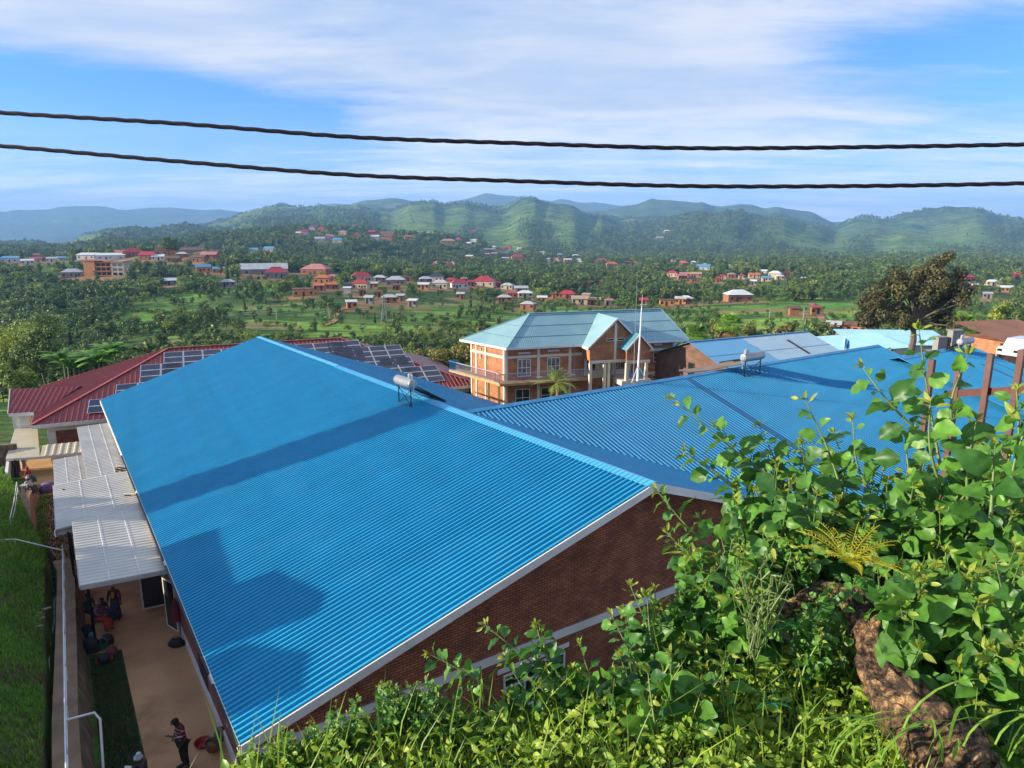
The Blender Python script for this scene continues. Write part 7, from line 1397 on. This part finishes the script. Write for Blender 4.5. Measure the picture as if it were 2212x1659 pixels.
def shrub(name,label,shoots,loc,group='leafy shrubs on the bank'):
    e=empty(name,loc,label=label,cat='shrub',group=group);st=MB();LP,LD,LU,LL=[],[],[],[];YP,YD,YU,YL=[],[],[],[]
    for (tip,base,ls,dens) in shoots:
        tip=np.asarray(tip);base=np.asarray(base);d=tip-base;l=np.linalg.norm(d);side=rs_.normal(size=3)*.05*l;mid=(tip+base)/2+side-Z*.03*l;pts=smooth_path([base,mid,tip],7);st.tube(pts,[.0075*(1-.72*i/(len(pts)-1))*(ls/.11) for i in range(len(pts))],6)
        n=max(8,int(l/(ls*.25)*dens));a0=rs_.uniform(0,6.28)
        for k in range(n):
            f=.06+.93*k/(n-1)*1.0;i=f*(len(pts)-1);i0=min(int(i),len(pts)-2);p=pts[i0]+(pts[i0+1]-pts[i0])*(i-i0);ax=nrm(pts[i0+1]-pts[i0]);a=a0+k*2.4;u=nrm(np.cross(ax,(0.3,.2,1)));v=np.cross(ax,u);o=u*math.cos(a)+v*math.sin(a)
            dr=nrm(o+ax*rs_.uniform(.1,.7)+Z*rs_.uniform(-.35,.25)+np.array([-.25,-.1,0]));sz=ls*.87*(1.15-.75*max(0,(f-.62)/.38)**1.3)*rs_.uniform(.5,1.25);pe=ls*.22*rs_.uniform(.5,1.3);q=p+dr*pe;st.tube([p,q],.0022*ls/.11,4,cap=False)
            up=nrm(Z*.55+np.array([-.85,-.35,0])*.9+rs_.normal(size=3)*.42)
            tgt=(YP,YD,YU,YL) if f>.90 else (LP,LD,LU,LL);tgt[0].append(q);tgt[1].append(dr);tgt[2].append(up);tgt[3].append(sz)
        for k in range(5): o=rs_.normal(size=3)*.5+nrm(d)*1.1;YP.append(tip);YD.append(nrm(o));YU.append(nrm(Z+rs_.normal(size=3)*.5));YL.append(ls*rs_.uniform(.3,.5))
    st.build('stems',STM,e,uv=False,smooth=True)
    V,Q=leaf_batch(np.array(LP),np.array(LD),np.array(LU),np.array(LL),rnd=rs_);o=link('leaves',raw('leaves',V-np.array(loc),Q,np.zeros((0,3),int),[LM]),e,kind='stuff');o.data.polygons.foreach_set('use_smooth',[True]*len(o.data.polygons))
    V,Q=leaf_batch(np.array(YP),np.array(YD),np.array(YU),np.array(YL),rnd=rs_,wr=.42,rows=4);o=link('young_leaves',raw('young_leaves',V-np.array(loc),Q,np.zeros((0,3),int),[LY_]),e,kind='stuff');o.data.polygons.foreach_set('use_smooth',[True]*len(o.data.polygons));return e
def fill(poly,n,dr,root,ls,ln=(.35,.7),dens=.9):
    out=[];P=np.array(poly,float);k=0
    while len(out)<n and k<5000:
        k+=1;x=rs_.uniform(P[:,0].min(),P[:,0].max());y=rs_.uniform(P[:,1].min(),P[:,1].max());ins_=False;j=len(P)-1
        for i in range(len(P)):
            if (P[i,1]>y)!=(P[j,1]>y) and x<(P[j,0]-P[i,0])*(y-P[i,1])/(P[j,1]-P[i,1]+1e-9)+P[i,0]: ins_=not ins_
            j=i
        if not ins_: continue
        t=D3((x,y),rs_.uniform(*dr));rt=np.asarray(root)*np.array([1.2,1.2,1.05]);v=nrm(rt-t+rs_.normal(size=3)*.25);l=rs_.uniform(*ln);out.append((t,t+nrm(v*.6-Z*.8)*l,ls*rs_.uniform(.85,1.15),dens))
    return out
def sh(tx,ty,bx,by,d,ls,db=0.,dens=1.): return (D3((tx,ty),d),D3((bx,by),d+db),ls,dens)
A=[sh(1985,712,2032,1010,3.3,.125),sh(1862,792,1985,935,3.35,.12),sh(1455,862,1695,1062,3.6,.125,.1,.85),sh(1552,918,1690,1045,3.7,.11),sh(1478,975,1640,1110,3.5,.115),sh(1640,918,1700,1060,3.8,.105),sh(1738,862,1812,1040,3.6,.13,0,.8),sh(1842,905,1880,1060,3.5,.115),sh(1800,935,1820,1080,3.7,.11),sh(2092,765,2065,960,3.3,.14,0,.7),sh(2110,905,2090,1080,3.2,.12),sh(2196,842,2190,1040,3.1,.13),sh(2222,905,2180,1100,3.0,.13),sh(1955,940,1975,1100,3.4,.12),sh(2010,870,2030,1050,3.2,.13),sh(1700,965,1730,1110,3.9,.11),sh(1590,985,1660,1130,3.9,.10),sh(2150,960,2140,1120,3.0,.125)]
shrub('leafy_shrub','tall broad leaved shrub at the right whose tips rise over the blue roofs',A+fill([(1560,1010),(1700,960),(1900,930),(2100,960),(2240,930),(2240,1250),(1900,1230),(1600,1200)],95,(3.1,4.0),(1.9,3.9,-2.4),.115),(2.0,4.0,-2.2))
shrub('leafy_shrub','lower right part of the thicket, beside and behind the old stump',fill([(1880,1200),(2240,1180),(2240,1660),(2080,1600),(1990,1420),(1930,1300)],75,(2.6,3.3),(2.2,3.0,-2.3),.115)+[sh(1932,1275,1900,1330,2.75,.13,0,2.2),sh(1985,1290,1930,1340,2.7,.12,0,2.)]+fill([(1620,1060),(1900,1050),(1900,1200),(1650,1240)],26,(3.2,3.8),(1.5,3.6,-2.3),.105),(2.3,3.1,-2.1))
shrub('leafy_weed','fresh light leaves sprouting on the stump between the fern and the big leaves',fill([(1740,1230),(1860,1230),(1860,1420),(1700,1460)],16,(2.75,2.95),(1.5,3.0,-2.2),.055,(.15,.3)),(1.6,2.9,-2.1))
B_=[sh(1418,1058,1560,1205,3.25,.105,0,.9),sh(1440,1150,1560,1290,3.15,.105),sh(1362,1266,1440,1450,2.95,.11),sh(1398,1290,1450,1500,2.9,.11),sh(1470,1180,1560,1340,3.15,.10),sh(1510,1120,1600,1260,3.3,.10),sh(1322,1330,1390,1480,2.9,.105)]
shrub('leafy_shrub','middle shrub reaching up against the shaded brick gable',B_+fill([(1340,1320),(1420,1250),(1560,1130),(1680,1130),(1700,1300),(1660,1530),(1450,1540),(1350,1480)],75,(2.85,3.3),(.95,3.1,-2.3),.10),(.9,3.0,-2.2))
C_=[sh(1450,1420,1470,1570,2.62,.125,0,1.3),sh(1400,1455,1420,1590,2.6,.12,0,1.2),sh(1510,1480,1500,1600,2.62,.11,0,1.2),sh(1560,1440,1570,1580,2.7,.1,0,1.2),sh(1048,1350,1245,1500,2.75,.088,0,1.),sh(925,1412,1060,1490,2.75,.08,0,1.),sh(1158,1350,1225,1480,2.72,.09),sh(1252,1392,1300,1520,2.7,.088),sh(1165,1352,1290,1560,2.72,.085),sh(985,1470,1100,1560,2.7,.08),sh(1090,1420,1180,1540,2.7,.09),sh(940,1490,1030,1580,2.65,.075),sh(1235,1450,1290,1570,2.7,.09),sh(1340,1420,1370,1560,2.75,.1)]
shrub('leafy_shrub','low shrub at the centre bottom in front of the shaded brick gable',C_+fill([(930,1490),(1100,1440),(1340,1440),(1340,1560),(960,1560)],26,(2.6,2.8),(.2,2.75,-2.3),.082,(.25,.4)),(.1,2.7,-2.2))
# weeds and grass on the bank top
n=60000;x=rs_.uniform(-1.7,4.6,n);y=rs_.uniform(.9,5.2,n);d=edge_d(x,y);ok=(d<.10)&(rs_.uniform(0,1,n)<np.interp(y,[2.5,2.75,3.2],[1,.75,.35]));x,y=x[ok],y[ok];z=bank_z(x,y);pp=np.stack([x,y,z-.01],1)
gm1=mat('long_grass',(.30,.44,.04),(.15,.28,.03),rough=.5,scale=3,trans=.4,island=.35)
V,q,t=blades(None,pp[rs_.uniform(0,1,len(pp))<.55],1,.12,.007,rs_,.9);V2,q2,t2=blades(None,pp[rs_.uniform(0,1,len(pp))<.035],2,.30,.008,rs_,.8);o=len(V);link('grass',raw('grass',np.concatenate([V,V2]),np.concatenate([q,q2+o]),np.concatenate([t,t2+o]),[gm1]),label='long bright grass blades on the top of the near bank',cat='grass',kind='stuff')
k=rs_.uniform(0,1,len(pp))<.95;P0=pp[k]+np.stack([0*x[k],0*x[k],rs_.uniform(.01,.17,k.sum())],1);m_=len(P0);th=rs_.uniform(0,6.28,m_);Dv=np.stack([np.cos(th),np.sin(th),rs_.uniform(-.3,.6,m_)],1);Dv/=np.linalg.norm(Dv,axis=1)[:,None];Uv=np.stack([rs_.normal(0,.45,m_)-.95,rs_.normal(0,.45,m_)-.3,.7*np.ones(m_)],1);Uv/=np.linalg.norm(Uv,axis=1)[:,None]
V,Q=leaf_batch(P0,Dv,Uv,rs_.uniform(.02,.06,m_),rnd=rs_,wr=.5,rows=3);link('ground_weeds',raw('ground_weeds',V,Q,np.zeros((0,3),int),[leafmat('weed_leaf',(.36,.46,.045),(.13,.28,.03),.42)]),label='low yellow green weeds covering the near bank in front',cat='weeds',kind='stuff')
# leafy weeds standing along the brink
k=0
for (px,py,nn) in [(650,1600,9),(700,1585,10),(760,1560,12),(820,1525,14),(870,1500,14),(905,1520,12),(600,1630,8),(980,1560,8),(1640,1420,10),(1700,1470,10),(1600,1500,10)]:
    k+=1;c=D3((px,py),2.62 if px<1200 else 3.0);sh_=[]
    for i in range(nn): t_=c+np.array([rs_.uniform(-.10,.10),rs_.uniform(-.08,.08),rs_.uniform(-.04,.07)]);sh_.append((t_,t_-Z*rs_.uniform(.12,.2)+rs_.normal(size=3)*.03,.035,1.))
    shrub('weed_clump',f"{ordw(k-1)} of the small leafy weeds along the brink of the bank",sh_,c-Z*.15,group='small weeds along the brink')
wc=[o for o in COL.objects if o.name.startswith('weed_clump')];wc.sort(key=lambda o:o.location.x/o.location.y)
for k,o in enumerate(wc): o['label']=f"{ordw(k)} of the small leafy weeds along the brink of the bank"
# old stump with its roots
bkm,nt,N,L,B=nodes_of('rotten_stump_bark');tc=N.new('ShaderNodeTexCoord');n1=N.new('ShaderNodeTexNoise');n1.inputs['Scale'].default_value=11;n1.inputs['Detail'].default_value=10;n1.inputs['Roughness'].default_value=.8;L.new(tc.outputs['Object'],n1.inputs[0]);cr=N.new('ShaderNodeValToRGB');e_=cr.color_ramp.elements;e_[0].position=.38;e_[0].color=(.016,.010,.007,1);e_[1].position=.64;e_[1].color=(.50,.30,.13,1);z_=e_.new(.5);z_.color=(.10,.055,.028,1);L.new(n1.outputs[0],cr.inputs[0]);vo=N.new('ShaderNodeTexVoronoi');vo.feature='DISTANCE_TO_EDGE';vo.inputs['Scale'].default_value=17;L.new(n1.outputs[1],vo.inputs[0]) if False else L.new(tc.outputs['Object'],vo.inputs[0]);vr=N.new('ShaderNodeMapRange');vr.inputs[2].default_value=.16;vr.inputs[3].default_value=.22;vr.inputs[4].default_value=1.1;L.new(vo.outputs[0],vr.inputs[0]);vh=N.new('ShaderNodeHueSaturation');L.new(vr.outputs[0],vh.inputs['Value']);L.new(cr.outputs[0],vh.inputs['Color']);L.new(vh.outputs[0],B.inputs['Base Color']);B.inputs['Roughness'].default_value=.95
n2=N.new('ShaderNodeTexNoise');n2.inputs['Scale'].default_value=34;n2.inputs['Detail'].default_value=9;L.new(tc.outputs['Object'],n2.inputs[0]);bp=N.new('ShaderNodeBump');bp.inputs['Distance'].default_value=.05;L.new(n2.outputs[0],bp.inputs['Height']);L.new(bp.outputs[0],B.inputs['Normal'])
def gnarly(mb,pts,rad,n=44,sub=26,seed=1,amp=.34):
    rad=[q*.66 for q in rad]
    P=smooth_path(pts,sub);R=np.interp(np.linspace(0,1,len(P)),np.linspace(0,1,len(rad)),rad);vs=[];fs=[];x=None
    for i,p in enumerate(P):
        d=nrm(P[min(i+1,len(P)-1)]-P[max(i-1,0)]);x=np.cross(d,(0,0,1)) if x is None else x-d*(x@d);x=nrm(x);y=np.cross(d,x)
        for k in range(n):
            a=2*PI*k/n;q=float(fbm(np.array([math.cos(a)*2.2+seed]),np.array([math.sin(a)*2.2+i*.13]),5,seed))+.35*float(fbm(np.array([a*4.0+seed]),np.array([i*.10]),3,seed+4,True));vs.append(p+R[i]*(1+amp*3*q+.10*math.sin(a*5+seed))*(x*math.cos(a)+y*math.sin(a)))
    for i in range(len(P)-1):
        for k in range(n): fs.append((i*n+k,i*n+(k+1)%n,(i+1)*n+(k+1)%n,(i+1)*n+k))
    fs+=[tuple(range(n))[::-1],tuple(range((len(P)-1)*n,len(P)*n))];mb.add(vs,fs)
ste=empty('tree_stump',D3((1960,1500),2.75),label='old fallen brown stump with rotten ochre bark lying in the weeds',cat='stump')
s=MB();gnarly(s,[D3((2105,1690),2.55),D3((2010,1590),2.6),D3((1915,1480),2.75),D3((1885,1370),2.95),D3((1850,1290),3.1)],[.15,.17,.12,.115,.09],seed=3);s.build('trunk',bkm,ste,smooth=True,uv=False)
s=MB();gnarly(s,[D3((1850,1310),3.06),D3((1790,1275),3.1),D3((1720,1305),3.08),D3((1672,1340),3.05)],[.085,.06,.05,.035],seed=5);s.build('root',bkm,ste,smooth=True,uv=False)
s=MB();gnarly(s,[D3((1880,1360),2.98),D3((1950,1345),3.05),D3((2030,1375),3.1),D3((2060,1400),3.12)],[.07,.05,.045,.025],seed=8);s.build('root',bkm,ste,smooth=True,uv=False)
s=MB();gnarly(s,[D3((2120,1640),2.6),D3((2110,1590),2.65),D3((2085,1560),2.68)],[.05,.045,.02],seed=12);s.build('root',bkm,ste,smooth=True,uv=False)
# yellow feathery seedling, thin pods
def fern(name,px,d,R_,m,label,nf=9,up=.6):
    c=D3(px,d);e=empty(name,c,label=label,cat='plant');s=MB()
    for i in range(nf):
        a=2*PI*i/nf+rs_.uniform(-.2,.2);L_=R_*rs_.uniform(.7,1.1);dr=np.array([math.cos(a),math.sin(a),up*rs_.uniform(.3,1.3)]);dr=nrm(dr);sd_=nrm(np.cross(dr,Z));prev=c;ns=16
        for k in range(1,ns+1):
            f=k/ns;p=c+dr*L_*f-Z*L_*.35*f*f;s.bar(prev,p,.002,.002);w_=L_*.16*math.sin(PI*min(.97,f*.9+.1))
            for sg in (-1,1): b=prev;tip=p+sd_*sg*w_;s.quad(b,b+(p-prev)*.25+sd_*sg*w_*.5+Z*.002,tip,b+(p-prev)*.6+sd_*sg*w_*.5)
            prev=p
    s.build('fronds',m,e,uv=False)
fern('feathery_seedling',(1832,1215),2.7,.27,leafmat('yellow_fern_leaf',(.55,.50,.02),(.42,.42,.03),.35),'bright yellow feathery seedling growing on the stump',18,1.3)
fern('feathery_weed',(1700,1350),2.9,.12,leafmat('green_fern_leaf',(.06,.28,.07),(.05,.22,.05),.3),'small fine leaved green weed left of the stump',8)
fern('feathery_weed',(1490,1200),3.0,.14,leafmat('lime_fern_leaf',(.26,.42,.03),(.2,.36,.03),.4),'lime green feathery weed in the middle shrub',9)
fern('feathery_weed',(1665,1520),2.7,.11,leafmat('deep_fern_leaf',(.04,.22,.08),(.03,.17,.06),.3),'fine leaved blue green weed below the stump root',7)
pe=empty('podded_weed',D3((1620,1330),2.9),label='thin stemmed weed bearing slender green pods above the stump root',cat='plant');s=MB();c=D3((1630,1420),2.85)
for i in range(16):
    tp=D3((1560+rs_.uniform(0,190),1180+rs_.uniform(0,150)),2.75+rs_.uniform(-.1,.15));m1=(c+tp)/2+rs_.normal(size=3)*.03;s.tube(smooth_path([c+rs_.normal(size=3)*.02,m1,tp],5),.0035,5)
    for k in range(3): q=tp*(.35*k/3)+m1*(1-.35*k/3) if False else m1+(tp-m1)*(.4+.3*k);s.tube([q,q+rs_.normal(size=3)*.02+Z*.02,q+rs_.normal(size=3)*.05+Z*.045],[.003,.0045,.002],5)
s.build('stems_and_pods',STM,pe,uv=False)
# spiky rosette
ro=D3((1940,1440),2.75);e=empty('thistle_rosette',ro,label='pale green toothed leaf rosette right of the stump',cat='plant');V,Q=leaf_batch(np.array([ro]*7),np.array([nrm(np.array([math.cos(a)*.7,math.sin(a)*.5-.2,.9])) for a in np.linspace(0,5.4,7)]),np.array([nrm(np.array([-.6,-.8,.3]))]*7),rs_.uniform(.12,.22,7),rnd=rs_,wr=.32,wav=.3,rows=9);link('leaves',raw('leaves',V-ro,Q,np.zeros((0,3),int),[leafmat('rosette_leaf',(.16,.34,.09),(.12,.28,.07),.35)]),e)
# broad grass blades arching at the bottom right
bl=MB()
for i in range(26):
    b=D3((1760+rs_.uniform(0,440),1600+rs_.uniform(-20,60)),2.35+rs_.uniform(-.1,.25));a=rs_.uniform(-2.6,.6);dr=np.array([math.cos(a),math.sin(a)*.4,0]);L_=rs_.uniform(.14,.34);P=[b+Z*L_*(1.7*f-1.15*f*f)+dr*L_*1.1*f**1.5 for f in np.linspace(0,1,8)];sd_=nrm(np.cross(dr,Z)+Z*.3);vs=[];
    for j,p in enumerate(P): w_=.006*math.sin(PI*min(.97,.25+.75*j/7));vs+=[p-sd_*w_,p+sd_*w_]
    bl.add(vs,[(2*j,2*j+1,2*j+3,2*j+2) for j in range(7)])
bl.build('grass',leafmat('arching_grass',(.24,.40,.05),(.16,.32,.04),.4),label='broad arching grass blades around the foot of the stump',cat='grass',kind='stuff',uv=False)
# rusty brown steel posts beyond the shrub
rust=mat('red_brown_steel',(.105,.032,.02),(.075,.022,.014),rough=.55,scale=9,dirt=((.16,.07,.04),12,.5));fe=empty('steel_frame',aty((2141,1100),6.5),label='unfinished frame of red brown square steel posts beyond the shrub',cat='fence')
PT_=[((2014.5,777),6.9),((2075.5,771),6.8),((2141,764.5),6.45),((2208,756),6.2)];tops=[]
for px_,Y_ in PT_: t_=aty(px_,Y_);tops.append(t_);s=MB();s.bar(t_-Z*3.3,t_,.05,.05,up=W);s.build('post',rust,fe)
for zz,i0,i1 in ((.385,1,3),(1.45,0,3),(2.4,0,3)):
    a=tops[i0]-Z*zz+np.array([0,.05,0]);b=tops[i1]-Z*(zz-.0)+np.array([0,.05,0]);s=MB();s.bar(a+(a-b)*.12,b+(b-a)*.6,.04,.07);s.build('rail',rust,fe)
# the two twisted overhead cables
for nm,pts,lab in (('upper',[(-260,221),(0,243),(400,268),(760,296),(1106,309),(1480,320),(1850,318),(2212,312),(2480,304)],'upper thick black twisted cable crossing the sky'),('lower',[(-260,296),(0,315),(400,350),(760,378),(1106,391),(1480,402),(1850,402),(2212,396),(2480,386)],'lower thick black twisted cable crossing just above the hills')):
    P=smooth_path([aty(p,7.5) for p in pts],60);s=MB();L_=0;acc_=[0]
    for a,b in zip(P[:-1],P[1:]): L_+=np.linalg.norm(b-a);acc_.append(L_)
    for k in range(3): s.tube([p+.0115*np.array([0,math.cos(l*2*PI/.72+k*2.094),math.sin(l*2*PI/.72+k*2.094)]) for p,l in zip(P,acc_)],.0118,7)
    s.build('overhead_cable',mat('black_rubber',(.014,.009,.012),rough=.55,spec=.3),label=lab,cat='cable',uv=False)
# ================================================================ AIR
ZTOP=max(v[2] for v in [o.bound_box[1] for o in [bpy.data.objects['ground']]])+12;print('ZTOP',ZTOP)
hb=MB();hb.prism([(-13000,-60,-420),(13000,-60,-420),(13000,12100,-420),(-13000,12100,-420)],(0,0,ZTOP+420));hz_=hb.build('haze',None,uv=False);hz_['kind']='stuff';hz_['label']='pale blue morning haze filling the valley air';hz_['category']='haze'
hm=bpy.data.materials.new('haze_air');hm.use_nodes=True;nt=hm.node_tree;nt.nodes.clear();ou=nt.nodes.new('ShaderNodeOutputMaterial');pv_=nt.nodes.new('ShaderNodeVolumePrincipled');pv_.inputs['Color'].default_value=(.29,.56,1,1);pv_.inputs['Density'].default_value=1.38e-4;pv_.inputs['Anisotropy'].default_value=.0;nt.links.new(pv_.outputs[0],ou.inputs['Volume']);hz_.data.materials.append(hm)
